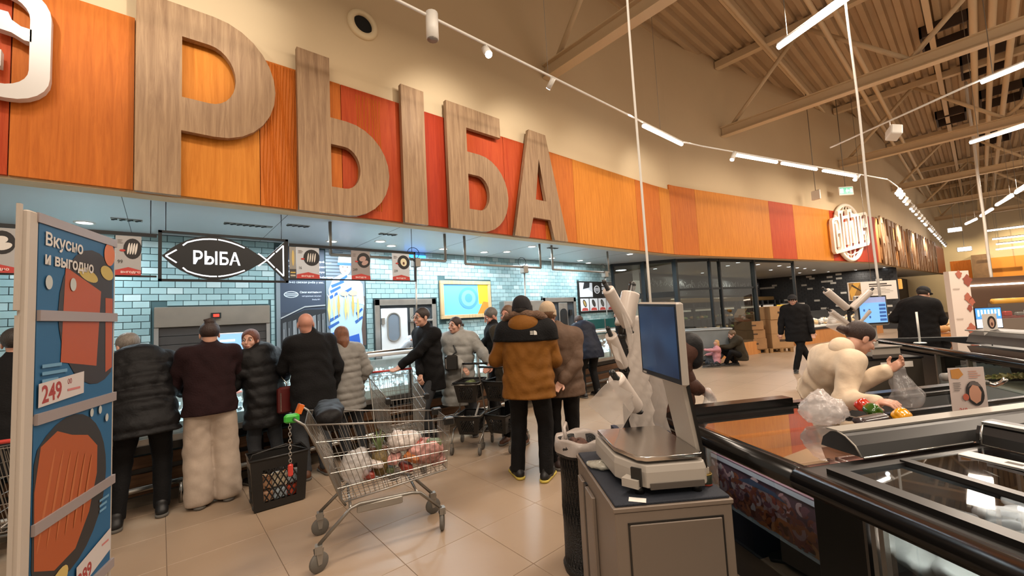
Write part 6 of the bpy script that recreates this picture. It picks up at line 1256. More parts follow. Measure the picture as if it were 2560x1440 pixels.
for k, (c, nm) in enumerate([('#b98c6a', 'tan'), ('#a3b1b8', 'pale blue'), ('#b5482f', 'red'), ('#c7b89d', 'cream'), ('#b9c2c4', 'white'), ('#c57f4a', 'orange')]):
    o = MB().rbox(-.06, .06, -.05, .05, 0, .09, .012).build('grocery_packet', mat('goods_' + nm.replace(' ', '_'), c, .4)); put(o, -.11 + .11 * (k % 3), -.05 + .1 * (k // 3), .05 + .1 * (k // 3), .3 * k, FBM); tag(o, nm + ' packet seen through the lattice of the black floor basket', 'packet', 'packets in the black floor basket')
for k, (c, nm) in enumerate([('#b98c6a', 'brown'), ('#c7b89d', 'beige'), ('#a5b0b5', 'bluish')]):
    o = MB().rbox(-.065, .065, -.05, .05, 0, .10, .012).build('grocery_packet', mat('goods_' + nm, c, .4)); put(o, -.12 + .12 * k, -.04, .16, .2 * k, FBM); tag(o, nm + ' packet on the upper layer of the black floor basket', 'packet', 'packets in the black floor basket')
# double basket trolleys
def btrolley(lab, loc, rz, baskets, grp='double basket trolleys'):
    t = thing('basket_trolley', lab, 'trolley', loc, rz, grp)
    for s in (-1, 1):
        MB().tube([(-.22, .17 * s, 1.0), (-.20, .18 * s, .85), (-.10, .19 * s, .45), (-.16, .2 * s, .16), (-.18, .2 * s, .1)], .011, 8).build('rear_tube', TUBE, t)
        MB().tube([(-.13, .19 * s, .28), (.15, .19 * s, .25), (.30, .17 * s, .14)], .010, 8).build('base_tube', TUBE, t)
        MB().tube([(-.19, .18 * s, .80), (.22, .17 * s, .80), (.24, .0, .80)], .008, 6).build('basket_hoop', TUBE, t)
        MB().tube([(-.10, .19 * s, .45), (.22, .17 * s, .43), (.24, 0, .43)], .008, 6).build('basket_hoop', TUBE, t)
    MB().tube([(-.22, -.17, 1.0), (-.22, .17, 1.0)], .014, 8).build('handle', BLACK, t)
    for x, y in ((-.18, -.2), (-.18, .2), (.30, -.17), (.30, .17)):
        c = MB().cbox((x, y, .11), (.03, .035, .05)).build('castor', ALU, t); MB(Matrix.Translation((x, y, 0))).lathe([(.001, -.012), (.045, -.012), (.05, 0), (.045, .012), (.001, .012)], (0, 0, .05), 16, T=Matrix.Rotation(PI / 2, 3, 'X')).build('wheel', RUBBER, c)
    M_ = Matrix.Translation(loc) @ Matrix.Rotation(rz, 4, 'Z')
    for z, lb in baskets: basket('shopping_basket', lb, (0, 0, 0), 0, .42, .30, .24 if z > .5 else .22, 'black baskets on the double basket trolleys', par_m=M_ @ Matrix.Translation((.02, 0, z)), taper=.74)
    return t
btrolley('two tier basket trolley pushed by the woman in grey down coat', (2.95, 4.28, 0), R_(218), [(.58, 'upper black basket in front of the woman in grey down coat'), (.20, 'lower black basket with a white stick, under the upper one')])
btrolley('two tier basket trolley standing just left of the mustard parka', (3.20, 3.98, 0), R_(20), [(.58, 'upper black basket left of the mustard parka'), (.20, 'lower black basket with jars, left of the mustard parka')])
BM_ = Matrix.Translation((2.95, 4.28, 0)) @ Matrix.Rotation(R_(218), 4, 'Z')
o = MB().tube([(0, 0, 0), (.0, .10, .30)], .013, 8).build('white_stick', WHITE); o.matrix_world = BM_ @ Matrix.Translation((.0, .0, .24)); tag(o, 'white rolled stick leaning in the lower black basket', 'stick')
blob('salad_bag', 'bag of green salad in the upper black basket', 'bag', PKG, .0, 0, .72, .075, (1, .9, .7), 6, par=BM_)
# shoulder bags
def handbag(lab, M_, w_, h_, d_, m_, chain=True):
    t = thing('handbag', lab, 'bag'); t.matrix_world = M_; MB().rbox(-w_ / 2, w_ / 2, -d_ / 2, d_ / 2, 0, h_, .02).build('bag_body', m_, t)
    MB().box(-w_ / 2 + .012, -w_ / 2 + .02, -d_ / 2 - .003, -d_ / 2, .03, h_ * .8).build('zip', CHROME, t)
    if chain: MB().tube([(0, 0, h_), (0, .0, h_ + .03), (-.03, .05, h_ + .10)], .006, 6).build('strap', CHROME, t)
handbag('dark red shoulder bag hanging on the black padded coat', Matrix.Translation((1.0, 4.80, .72)) @ Matrix.Rotation(R_(15), 4, 'Z'), .19, .27, .07, mat('dark_red_leather', '#4a100e', .45))
handbag('small black cross body bag on the pale grey down coat', Matrix.Translation((2.92, 4.66, .92)) @ Matrix.Rotation(R_(-35), 4, 'Z'), .17, .20, .07, BLACK, False)
# ---------------------------------------------------------------- waste bin
bn = thing('waste_bin', 'slim black mesh waste bin with white liner bag beside the scale cabinet', 'bin', (2.03, 1.76, 0))
MB().lathe([(.001, 0), (.135, 0), (.145, .04), (.13, .06), (.128, .70), (.150, .71), (.152, .79), (.14, .80), (.125, .79), (.12, .70), (.001, .69)], n=28).build('shell', mat('black_mesh_bin', '#0f0e0e', .5, bump=1, bscale=120), bn)
mb = MB()
for k in range(36):
    a = 2 * PI * k / 36
    for sg in (-1, 1): mb.tube([(.131 * math.cos(a + sg * .0), .131 * math.sin(a), .06), (.131 * math.cos(a + sg * .5), .131 * math.sin(a + sg * .5), .38), (.131 * math.cos(a + sg), .131 * math.sin(a + sg), .70)], .002, 3)
tag(mb.build('mesh_wires', BLKMET, bn), kind='stuff')
LB = mat('white_liner', '#a69c95', .35, bump=.3, bscale=18, alpha=.8); mb = MB(); rows = []
for j, (r_, z) in enumerate([(.118, .70), (.125, .79), (.145, .81), (.158, .80), (.160, .76), (.157, .73)]):
    rows.append([((r_ + (.006 * math.sin(k * .857 + j) + .006 * math.sin(k * .428 + 2 * j)) * (j > 0)) * math.cos(2 * PI * k / 44), (r_ + .006 * math.sin(k * .857 + j) * (j > 0)) * math.sin(2 * PI * k / 44), z + (.007 * math.sin(k * .714 + j * 2) + .01 * max(0, math.sin(k * .29 + 1))) * (0 < j < 5)) for k in range(44)])
mb.add([v for r_ in rows for v in r_], [(j * 44 + k, j * 44 + (k + 1) % 44, (j + 1) * 44 + (k + 1) % 44, (j + 1) * 44 + k) for j in range(5) for k in range(44)], True); mb.build('liner_bag', LB, bn)
mb = MB(); mb.tube([(-.10, .02, .81), (-.08, .05, .87), (-.03, .08, .885), (.0, .10, .83)], .012, 6); mb.build('liner_handle', LB, bn)
blob('paper_waste', 'crumpled brown waste on top of the bin', 'waste', mat('brown_waste', '#4a2f24', .8, var=.4, vscale=30), 2.03, 1.76, .74, .06, (1, 1, .4), 12, par=Matrix.Identity(4))
# ---------------------------------------------------------------- scale cabinet (local x to the right edge, y away from the camera)
CM = Matrix(((.792, .589, 0, 1.421), (-.610, .808, 0, 1.064), (0, 0, 1, 0), (0, 0, 0, 1)))
cb = thing('scale_cabinet', 'grey metal cabinet with dark blue top mat carrying the scale in the foreground', 'cabinet'); cb.matrix_world = CM
CG = mat('warm_grey_cabinet', '#766a5f', .45, .3, var=.05, vscale=3); CG2 = mat('warm_grey_door', '#6d6258', .45, .3)
MB().rbox(0, .505, 0, .67, .03, .765, .004).build('body', CG, cb); d = MB().rbox(.06, .455, -.008, .002, .06, .715, .003).build('door', CG2, cb); MB().box(.052, .058, -.004, .0, .06, .72).build('door_gap', BLACK, cb); MB().box(.457, .463, -.004, 0, .06, .72).build('door_gap', BLACK, cb); MB().box(.052, .463, -.004, 0, .716, .722).build('door_gap', BLACK, cb)
MB().rbox(-.006, .511, -.006, .676, .765, .785, .003).build('top_board', CG, cb); MB().rbox(.004, .501, .004, .66, .785, .797, .003).build('top_mat', mat('dark_blue_mat', '#161c27', .75, bump=.4, bscale=300), cb)
for y0, y1 in ((.30, .44), (.50, .6)): MB().rbox(-.02, 0, y0, y1, .02, .70, .004).build('side_post', CG, cb)
MB().box(-.012, .0, .45, .49, .02, .70).build('side_gap', BLACK, cb)
sc = thing('counter_scale', 'light grey weighing scale with steel plate and upright touch screen', 'scale'); sc.matrix_world = CM @ Matrix.Translation((.25, .30, .797))
SG = mat('scale_grey', '#9c958c', .4); SGD = mat('scale_dark_trim', '#4a443f', .5)
mb = MB(); o8 = [(-.13, -.19), (-.08, -.25), (.18, -.25), (.195, -.23), (.195, .22), (.18, .235), (-.16, .235), (-.175, .22), (-.175, -.10)]
i8 = [(x * .97, y * .97) for x, y in o8]; n8 = len(o8); mb.add([(x, y, .035) for x, y in o8] + [(x, y, .10) for x, y in o8] + [(x, y, .128) for x, y in i8], [tuple(range(n8 - 1, -1, -1)), tuple(range(2 * n8, 3 * n8))] + [(k, (k + 1) % n8, n8 + (k + 1) % n8, n8 + k) for k in range(n8)] + [(n8 + k, n8 + (k + 1) % n8, 2 * n8 + (k + 1) % n8, 2 * n8 + k) for k in range(n8)])
mb.build('body', SG, sc, .004); MB().box(-.07, .17, -.256, -.24, .03, .055).build('front_trim', SGD, sc)
for x, y in ((-.10, -.2), (.15, -.22), (.15, .2), (-.14, .2)): MB().lathe([(.001, 0), (.022, 0), (.018, .035), (.001, .036)], (x, y, 0), 12).build('foot', BLACK, sc)
r = MB(); r.cbox((-.135, -.215, .055), (.075, .05, .035), -.8).build('label_slot', SG, sc)
MB().cbox((-.122, -.235, .082), (.045, .012, .075), -.78).build('printer_slot', BLACK, sc)
pl8 = [(-.105, -.215), (-.07, -.235), (.170, -.235), (.180, -.225), (.180, .20), (.165, .215), (-.150, .215), (-.160, .205), (-.160, -.07)]
me = curve_mesh([pl8], .014, .003); place_mesh('steel_plate', me, mat('polished_plate', '#c9c4be', .2, 1.0), Matrix.Translation((0, 0, .152)), sc)
MB().rbox(-.1, .12, -.15, .15, .126, .146, .01).build('plate_support', BLACK, sc)
# post blade and monitor leaning over the plate
B = MB(); B.add([(.205, -.16, .06), (.225, -.16, .06), (.225, .02, .06), (.205, .02, .06), (.10, -.22, .56), (.125, -.22, .56), (.125, -.02, .56), (.10, -.02, .56)], [(3, 2, 1, 0), (4, 5, 6, 7), (0, 1, 5, 4), (1, 2, 6, 5), (2, 3, 7, 6), (3, 0, 4, 7)]); B.build('post_blade', SG, sc)
B = MB(); B.add([(.222, -.168, .06), (.236, -.168, .06), (.236, -.15, .06), (.222, -.15, .06), (.122, -.228, .56), (.136, -.228, .56), (.136, -.21, .56), (.122, -.21, .56)], [(3, 2, 1, 0), (4, 5, 6, 7), (0, 1, 5, 4), (1, 2, 6, 5), (2, 3, 7, 6), (3, 0, 4, 7)]); B.build('cable_cover', BLACK, sc); MB().box(.19, .24, -.17, .03, .04, .07).build('post_foot', SG, sc)
pf_ = Vector((1.87, 1.17, 0)); pn_ = Vector((1.70, .865, 0)); CI = sc.matrix_world.inverted()
a_ = CI @ Vector((1.87, 1.17, 1.27)); b_ = CI @ Vector((1.70, .865, 1.255)); c_ = CI @ Vector((1.70, .865, 1.625)); ux = (b_ - a_).normalized(); uz = (c_ - b_).normalized(); nn_ = ux.cross(uz).normalized(); W_ = (b_ - a_).length; H_ = .365
FMx = Matrix(((ux.x, nn_.x * -1, uz.x, a_.x), (ux.y, nn_.y * -1, uz.y, a_.y), (ux.z, nn_.z * -1, uz.z, a_.z), (0, 0, 0, 1)))
mo = MB(FMx).rbox(0, W_, 0, .035, 0, H_, .008).build('monitor', SG, sc, 0); MB(FMx).box(.008, W_ - .008, -.002, .001, .008, H_ - .008).build('bezel', mat('monitor_bezel', '#1c1f26', .3), mo)
dm = bpy.data.materials.new('touch_display'); dm.use_nodes = True; nt = dm.node_tree; bb = nt.nodes['Principled BSDF']; tc = nt.nodes.new('ShaderNodeTexCoord'); n1 = nt.nodes.new('ShaderNodeTexNoise'); n1.inputs['Scale'].default_value = 5; n1.inputs['Detail'].default_value = 1; rp = nt.nodes.new('ShaderNodeValToRGB')
rp.color_ramp.elements[0].position = .35; rp.color_ramp.elements[0].color = (*lin('#17264a'), 1); rp.color_ramp.elements[1].position = .7; rp.color_ramp.elements[1].color = (*lin('#3d5f8a'), 1); nt.links.new(tc.outputs['Object'], n1.inputs[0]); nt.links.new(n1.outputs[0], rp.inputs[0]); nt.links.new(rp.outputs[0], bb.inputs['Emission Color']); bb.inputs['Emission Strength'].default_value = .30; bb.inputs['Base Color'].default_value = (.02, .03, .05, 1); bb.inputs['Roughness'].default_value = .15
MB(FMx).box(.02, W_ - .02, -.004, -.002, .03, H_ - .02).build('display', dm, mo); MB(FMx).box(.02, .05, -.004, -.002, .012, .02).build('maker_plate', SG, mo)
tg = MB().box(-.035, .035, -.02, .02, 0, .001).build('price_tag', WHITEM); tg.matrix_world = CM @ Matrix.Translation((.11, .03, .798)) @ Matrix.Rotation(-.4, 4, 'Z'); tag(tg, 'small white printed slip on the cabinet under the corner of the scale', 'slip')
for i, (x, y, lab) in enumerate([(.487, .128, 'open tin can with gold rim, right one beside the scale'), (.462, .185, 'open tin can with gold rim, left one touching the scale')]):
    t = thing('tin_can', lab, 'can', group='tin cans beside the scale'); t.matrix_world = CM @ Matrix.Translation((x - .02, y, .797)); MB().lathe([(.001, .001), (.026, .001), (.026, .008)], n=20).build('red_base', mat('red_band', '#a5402c', .4), t)
    MB().lathe([(.026, .008), (.0255, .045), (.024, .047)], n=20).build('can_wall', mat('dark_green_tin', '#1d2216', .35), t); MB().lathe([(.0255, .045), (.027, .05), (.025, .052), (.0235, .046), (.001, .040)], n=20).build('gold_rim', mat('gold_tin', '#8a743f', .3, .8), t)
blob('plastic_bag', 'small thin plastic bag lying on the cabinet left of the scale', 'bag', film_mat('thin_bag', '#a8a598', .6), .06, .40, .797, .05, (.8, 1.5, .35), 9, par=CM)
# ---------------------------------------------------------------- stand with rolls of plastic bags
def rollstand(lab, loc, poleh, rolls, tilt=0, s=1.0, grp='stands with bag rolls'):
    t = thing('bag_roll_stand', lab, 'stand', loc, group=grp); MB().cbox((0, 0, poleh / 2), (.042 * s, .03 * s, poleh)).build('pole', BLKMET, t); MB().rbox(-.14, .14, -.14, .14, 0, .02, .005).build('foot_plate', BLKMET, t)
    return t
rs = rollstand('black stand with several upright rolls of thin plastic bags behind the scale cabinet', (2.14, 1.46, 0), 1.62, None)
ROLL = mat('bag_roll_plastic', '#bdb2a9', .28, bump=.12, bscale=30, stretch=(1, 1, .3)); CORE = mat('roll_core', '#2a2320', .6); FILM = mat('bag_film', '#cdc3ba', .22, bump=.25, bscale=9, alpha=.42)
def roll(parent_m, lab, p0, p1, r, grp='rolls of thin plastic bags', tail=None):
    t = thing('bag_roll', lab, 'roll', tuple(p0), group=grp); p0 = Vector(p0); d = Vector(p1) - p0; ax = d.normalized(); q = Vector((0, 0, 1)).rotation_difference(ax).to_matrix()
    L = d.length; MB().lathe([(r * .42, 0), (r, .0), (r * 1.02, .01), (r, L * .5), (r * 1.01, L - .01), (r * .98, L), (r * .42, L)], n=24, T=q).build('film_roll', ROLL, t)
    MB().tube([-ax * .05, ax * (L + .05)], r * .38, 10).build('black_core', BLACK, t); MB().ball(tuple(-ax * .055), r * .42, 8).build('core_knob', BLACK, t); MB().ball(tuple(ax * (L + .06)), r * .55, 8, sz=(1, 1, .6)).build('bracket', BLACK, t)
    if tail:
        mb = MB(); P = [[Vector(c) - p0 for c in row] for row in tail]; nu = 8; rows = []
        for row in P:
            r_ = [];
            for k in range(nu + 1): u = k / nu; c = row[0].lerp(row[1], u); c = c + Vector((0, 0, .012 * math.sin(u * 9 + len(rows) * 2.1))) + Vector((.012 * math.sin(u * 7 + len(rows)), .012 * math.cos(u * 6), 0)); r_.append(tuple(c))
            rows.append(r_)
        vs = [v for r_ in rows for v in r_]; fs = [(i * (nu + 1) + k, i * (nu + 1) + k + 1, (i + 1) * (nu + 1) + k + 1, (i + 1) * (nu + 1) + k) for i in range(len(rows) - 1) for k in range(nu)]
        mb.add(vs, fs, True); o = mb.build('loose_film', FILM, t); sd = o.modifiers.new('s', 'SOLIDIFY'); sd.thickness = .001; sb = o.modifiers.new('d', 'SUBSURF'); sb.levels = 2; sb.render_levels = 2
    return t
roll(None, 'lowest bag roll with a wide loose film hanging to the left', (1.87, 1.33, 1.23), (2.08, 1.36, 1.04), .046, tail=[((1.90, 1.30, 1.21), (2.05, 1.32, 1.07)), ((1.77, 1.29, 1.24), (1.98, 1.31, 1.04)), ((1.66, 1.30, 1.20), (1.93, 1.31, 1.0)), ((1.59, 1.31, 1.14), (1.90, 1.33, .93))])
roll(None, 'middle bag roll leaning to the left of the black pole', (1.93, 1.39, 1.46), (2.09, 1.43, 1.27), .033, tail=[((1.93, 1.38, 1.45), (2.04, 1.40, 1.33)), ((1.90, 1.37, 1.40), (2.02, 1.38, 1.28)), ((1.92, 1.36, 1.34), (2.03, 1.37, 1.24))])
roll(None, 'topmost left bag roll with loose film falling from it', (1.92, 1.38, 1.72), (2.10, 1.39, 1.51), .034, tail=[((1.96, 1.37, 1.68), (2.08, 1.37, 1.54)), ((1.99, 1.35, 1.60), (2.12, 1.36, 1.47)), ((2.01, 1.34, 1.50), (2.14, 1.37, 1.38)), ((2.06, 1.35, 1.38), (2.08, 1.39, 1.36))])
roll(None, 'thick crinkled bag roll standing upright at the right of the pole', (2.19, 1.41, 1.70), (2.12, 1.43, 1.50), .055)
st = thing('bag_strip', 'long strip of linked thin bags hanging down behind the rolls', 'bag strip', (2.22, 1.40, .8))
mb = MB(); rr = random.Random(8); rows = []
for i in range(22):
    z = .76 - .76 * i / 21; wv = .05 + .035 * (i / 21); rows.append([(x * wv - .02, .012 * math.sin(i * 1.9 + x * 6) + x * -.03, z) for x in np.linspace(-1, 1, 9)])
mb.add([v for r_ in rows for v in r_], [(i * 9 + k, i * 9 + k + 1, (i + 1) * 9 + k + 1, (i + 1) * 9 + k) for i in range(21) for k in range(8)], True); o = mb.build('film', ROLL, st); sd = o.modifiers.new('s', 'SOLIDIFY'); sd.thickness = .004
mb = MB(); rows = []
for i in range(16):
    z = .68 - .70 * i / 15; rows.append([(.06 + .05 * (1 + x) + .02 * (i / 15), -.03 - .03 * x + .014 * math.sin(i * 1.3 + x * 5), z) for x in np.linspace(-1, 1, 7)])
mb.add([v for r_ in rows for v in r_], [(i * 7 + k, i * 7 + k + 1, (i + 1) * 7 + k + 1, (i + 1) * 7 + k) for i in range(15) for k in range(6)], True); o = mb.build('film', FILM, st); sd = o.modifiers.new('s', 'SOLIDIFY'); sd.thickness = .002
bt = MB().cbox((2.32, 1.50, .42), (.30, .24, .84), -.65).build('blue_box', mat('dark_blue_box', '#141c33', .6)); tag(bt, 'dark blue topped box behind the scale, under the hanging bag strip', 'box')
# second stand with an X of rolls and the second scale
rollstand('second bag roll stand with rolls crossed like an X beside the far scale', (6.78, 1.15, 0), 1.55, None, s=1.0)
for lab, a_, b_, r_ in [('upper left roll of the crossed bag rolls', (6.57, 1.32, 1.71), (6.76, 1.16, 1.47), .045), ('upper right roll of the crossed bag rolls', (6.99, .95, 1.67), (6.80, 1.12, 1.46), .045), ('lower left roll of the crossed bag rolls', (6.60, 1.30, 1.44), (6.82, 1.14, 1.22), .035), ('lower right roll of the crossed bag rolls', (6.99, .98, 1.42), (6.84, 1.12, 1.22), .035)]:
    roll(None, lab, a_, b_, r_, grp='crossed bag rolls at the far scale')
f2 = MB(); f2.add([(6.57, 1.30, 1.44), (6.80, 1.13, 1.22), (6.72, 1.2, 1.12), (6.5, 1.35, 1.25)], [(0, 1, 2, 3)]); o = f2.build('loose_bag', FILM); sd = o.modifiers.new('s', 'SOLIDIFY'); sd.thickness = .003; tag(o, 'pale loose bag hanging from the lower left of the crossed rolls', 'bag')
c2 = thing('scale_cabinet', 'dark grey cabinet with two white tags under the far scale', 'cabinet', (6.72, 1.02, 0), -.70)
MB().rbox(0, .72, 0, .5, .02, .80, .006).build('body', mat('olive_grey_cabinet', '#39342d', .5), c2); MB().rbox(-.01, .73, -.01, .51, .80, .825, .004).build('top_board', BLKMET, c2)
for x in (.18, .46): MB().box(x, x + (.09 if x < .3 else .13), -.004, 0, .70, .77).build('white_tag', WHITEM, c2)
s2 = thing('counter_scale', 'far scale with white housing and lit blue touch screen on a pale post', 'scale', (6.98, .92, .825), -.70)
MB().rbox(-.19, .17, -.12, .16, .02, .13, .012).build('body', SG, s2); MB().rbox(-.2, .18, -.14, .17, .13, .15, .006).build('steel_plate', STEEL, s2); MB().rbox(-.19, .17, -.125, -.10, .0, .05, .004).build('front_trim', SGD, s2)
MB().rbox(-.02, .10, .10, .14, .10, .48, .008).build('post_blade', SG, s2); h_ = MB().rbox(-.20, .22, .04, .09, .40, .80, .012).build('monitor', SG, s2); MB().box(-.185, .20, .034, .04, .42, .785).build('bezel', BLACK, h_)
dp_ = MB().m(emis('#6fa6e0', .9)); dp_.box(-.165, .185, .03, .034, .44, .70); dp_.m(emis('#8a93b8', .9)); dp_.box(-.165, .185, .03, .034, .70, .77); dp_.m(emis('#31558f', .8))
for k in range(5): dp_.box(.09, .175, .028, .03, .46 + .047 * k, .49 + .047 * k)
for k in range(4): dp_.box(-.12 + .07 * (k % 2), -.10 + .07 * (k % 2), .028, .03, .50 + .09 * (k // 2), .53 + .09 * (k // 2))
dp_.build('display', None, h_)
# ---------------------------------------------------------------- chest freezer island in the foreground (x = across, y = away from the camera)
FZ = Matrix(((.868, .497, 0, 0), (-.497, .868, 0, 0), (0, 0, 1, 0), (0, 0, 0, 1)))
fz = thing('freezer_island', 'black chest freezer island with glass lids filling the lower right of the photo', 'freezer'); fz.matrix_world = FZ
SB = mat('satin_black_steel', '#141312', .32); INS = mat('dark_interior', '#1d2023', .5); INL = mat('grey_interior', '#565a5c', .35, .3)
MB().box(1.72, 4.15, -1.3, 2.44, 0, .16).build('plinth', BLACK, fz); MB().box(1.66, 1.72, -1.3, 2.46, .16, .24).build('kick_strip', SB, fz)
MB().box(1.68, 4.15, -1.3, 2.46, .24, .40).build('tub_floor', INS, fz)
MB().box(1.68, 4.15, 2.42, 2.47, .4, .84).build('back_wall', INL, fz); MB().box(1.70, 4.15, 1.50, 1.54, .4, .84).build('divider_wall', INL, fz); MB().box(2.56, 2.62, -1.3, 1.5, .4, .84).build('spine_wall', INS, fz)
# front: posts, glass and the printed seafood panel
MB().rbox(1.62, 1.70, 1.36, 1.58, .16, .84, .006).build('front_pillar', SB, fz); MB().rbox(1.62, 1.70, 2.40, 2.48, .16, .84, .006).build('front_pillar', SB, fz)
for v in (1.30, 1.33): MB().box(1.63, 1.655, v, v + .018, .2, .82).build('steel_strip', STEEL, fz)
FG = glass_mat('freezer_glass', '#b9c2c4', gloss=.06); MB().box(1.655, 1.665, 1.58, 2.40, .24, .84).build('front_glass', FG, fz); MB().box(1.655, 1.665, -1.3, 1.30, .24, .84).build('front_glass', FG, fz)
pp = MB().box(1.725, 1.74, 1.58, 2.40, .24, .66).build('seafood_panel', col('#5e3f4a'), fz); pp['label'] = 'printed panel with a heap of orange shrimps and octopus arms'
M_ = Matrix(((0, 0, -1, 1.724), (-1, 0, 0, 2.40), (0, 1.04, 0, .24), (0, 0, 0, 1))); pr_ = Print(M_, .00006); rr = random.Random(31); SHR = ['#c86f3e', '#d58a58', '#b05a36', '#c8989a', '#a04c3e', '#c0682f', '#8e5040']
pr_.rect(0, 0, .82, .25, '#74371c'); pr_.rect(0, .375, .82, .40, '#b9b4c0')
for k in range(330):
    x = rr.uniform(.02, .79); y = rr.uniform(.01, .34); c = SHR[rr.choice((0, 1, 5, 6, 4))] if y < .22 else rr.choice(['#b8868a', '#c9a3a5', '#9a4a3a', '#b06038', '#8d5560']); a0 = rr.uniform(0, 6.28); R1 = rr.uniform(.022, .042)
    outer = [(x + R1 * math.cos(a0 + a), y + R1 * math.sin(a0 + a)) for a in np.linspace(0, 3.4, 8)]; inner = [(x + R1 * .45 * math.cos(a0 + a), y + R1 * .45 * math.sin(a0 + a)) for a in np.linspace(3.4, 0, 8)]; pr_.shape(outer + inner, c)
for k in range(9): x = rr.uniform(.02, .4); pr_.ell(x, rr.uniform(.2, .36), .02, .012, '#d3c0c4', rr.uniform(0, 3))
pr_.shape([(.25, .33), (.35, .37), (.52, .36), (.60, .33), (.5, .34), (.36, .335)], '#56607e'); pr_.build(pp)
# bumper tubes
BT = MB(); BT.tube([(1.49, 1.515, .85), (1.49, 2.44, .85), (1.52, 2.50, .86), (1.60, 2.53, .87)], .047, 14); BT.build('bumper', BLACKG, fz); MB().tube([(1.49, -1.3, .85), (1.49, 1.508, .85)], .047, 14).build('bumper', BLACKG, fz)
MB().box(1.50, 1.60, -1.3, 2.5, .80, .845).build('bumper_bracket', BLACK, fz); MB().box(1.58, 2.45, 2.47, 2.56, .82, .925).build('far_rail', BLACKG, fz); MB().box(2.45, 4.15, 2.47, 2.54, .82, .89).build('far_rail', BLACKG, fz)
MB().box(1.55, 1.64, -1.3, 1.56, .845, .868).build('near_frame', SB, fz); MB().box(1.55, 1.572, 1.56, 2.5, .845, .868).build('near_frame', SB, fz); MB().box(1.64, 4.15, 1.49, 1.56, .845, .868).build('cross_frame', SB, fz); MB().box(1.64, 4.15, 2.42, 2.48, .845, .868).build('far_frame', SB, fz)
LG = glass_mat('lid_glass', '#e2dcd6', gloss=.22, rough=.015)
MB().box(1.572, 2.46, 1.99, 2.44, .864, .870).build('glass_lid', LG, fz); MB().box(1.572, 3.5, 1.56, 2.02, .872, .878).build('glass_lid', LG, fz); MB().box(2.52, 4.15, 2.015, 2.045, .87, .895).build('lid_edge', BLACKG, fz); MB().box(2.45, 2.475, 2.02, 2.44, .868, .885).build('lid_edge', SB, fz)
LG2 = glass_mat('smoked_lid_glass', '#c4c8ca', gloss=.03, rough=.02)
MB().box(1.64, 2.0, -1.3, 1.46, .868, .874).build('glass_lid', LG2, fz); MB().box(1.98, 2.50, -1.3, 1.46, .880, .886).build('glass_lid', LG2, fz); MB().box(1.96, 2.0, -1.3, 1.46, .868, .892).build('lid_edge', SB, fz); MB().box(2.66, 4.15, -1.3, 1.48, .868, .874).build('glass_lid', LG2, fz)
MB().box(1.60, 1.66, -1.3, 1.48, .868, .89).build('lid_edge', SB, fz); MB().box(1.64, 2.5, 1.44, 1.48, .868, .885).build('lid_edge', SB, fz)
for v_, p_ in ((0.1, 14), (1.98, 3)): area_light('freezer_light', (1.76, v_, .83), 1.0, 1, NEUT) if False else None
for u_, v_, L_, p_ in ((1.74, .1, 2.6, 16), (2.2, .1, 2.6, 14), (2.4, 1.98, .8, 4), (1.695, 1.98, .78, 9)):
    o = area_light('freezer_light', (0, 0, 0), .05, p_, NEUT, sy=L_); o.matrix_world = FZ @ Matrix.Translation((u_, v_, .838))
# curved canopies
HB = mat('canopy_black', '#191817', .38)
profA = [(1.535, .885), (1.56, .93), (1.60, .962), (1.64, .975), (1.68, .965), (1.72, .93), (1.735, .885)]
MB().prism([(1.86, v, z) for v, z in profA], (2.27, 0, 0)).build('canopy', HB, fz); MB().tube([(1.855, v, z) for v, z in profA[:4]], .004, 5).build('edge_trim', ALU, fz); MB().box(1.86, 4.12, 1.625, 1.70, .970, .978).build('top_trim', ALU, fz); MB().tube([(1.86, 1.532, .885), (2.5, 1.532, .885)], .005, 5).build('edge_trim', CHROME, fz)
profB = [(2.50, .885), (2.505, .93), (2.52, .965), (2.56, .985), (2.62, .985), (2.66, .965), (2.68, .885)]
MB().prism([(u, -1.3, z) for u, z in profB], (0, 2.82, 0)).build('canopy', HB, fz); MB().tube([(u - .002, 1.50, z) for u, z in profB[:4]], .006, 5).build('edge_trim', CHROME, fz); MB().tube([(2.497, -1.3, .885), (2.497, 1.5, .885)], .006, 5).build('edge_trim', CHROME, fz); MB().box(2.515, 2.56, -1.3, 1.50, .975, .988).build('top_trim', CHROME, fz)
MB().tube([(2.47, 1.50, .87), (2.40, 1.46, .80), (2.42, 1.40, .78)], .004, 5).build('wire_bracket', CHROME, fz)
def fzput(o, u, v, z, rz=0): o.matrix_world = FZ @ Matrix.Translation((u, v, z)) @ Matrix.Rotation(rz, 4, 'Z'); return o
ct_ = MB().box(-.10, .10, -.035, .035, 0, .003).m(WHITEM); ct_ = MB().m(WHITEM); ct_.box(-.11, .11, -.04, .04, 0, .003); ct_.m(col('#55504c')); ct_.box(.02, .07, -.015, .015, .003, .0035)
o = fzput(ct_.build('price_strip'), 2.30, 1.33, .888, -1.45); tag(o, 'white price strip lying on the freezer lid below the canopy corner', 'price card')
FPK = mat('frozen_pack', '#a9a7a6', .35, var=.15, vscale=8, bump=.5, bscale=14); FPB = mat('frozen_pack_blue', '#aebbd0', .35, var=.15, vscale=6, bump=.4, bscale=12)
spots = [(1.90, 1.26, .67, .9), (2.13, 1.20, .66, .7), (2.34, 1.24, .66, .5), (1.98, 1.02, .67, 1.1), (2.28, .98, .68, .6), (2.1, .75, .68, .9), (2.36, .70, .68, .8), (2.36, .4, .68, .1), (1.79, 1.33, .56, 1.5), (1.80, 1.10, .58, 1.7), (1.80, .86, .58, 1.5)]
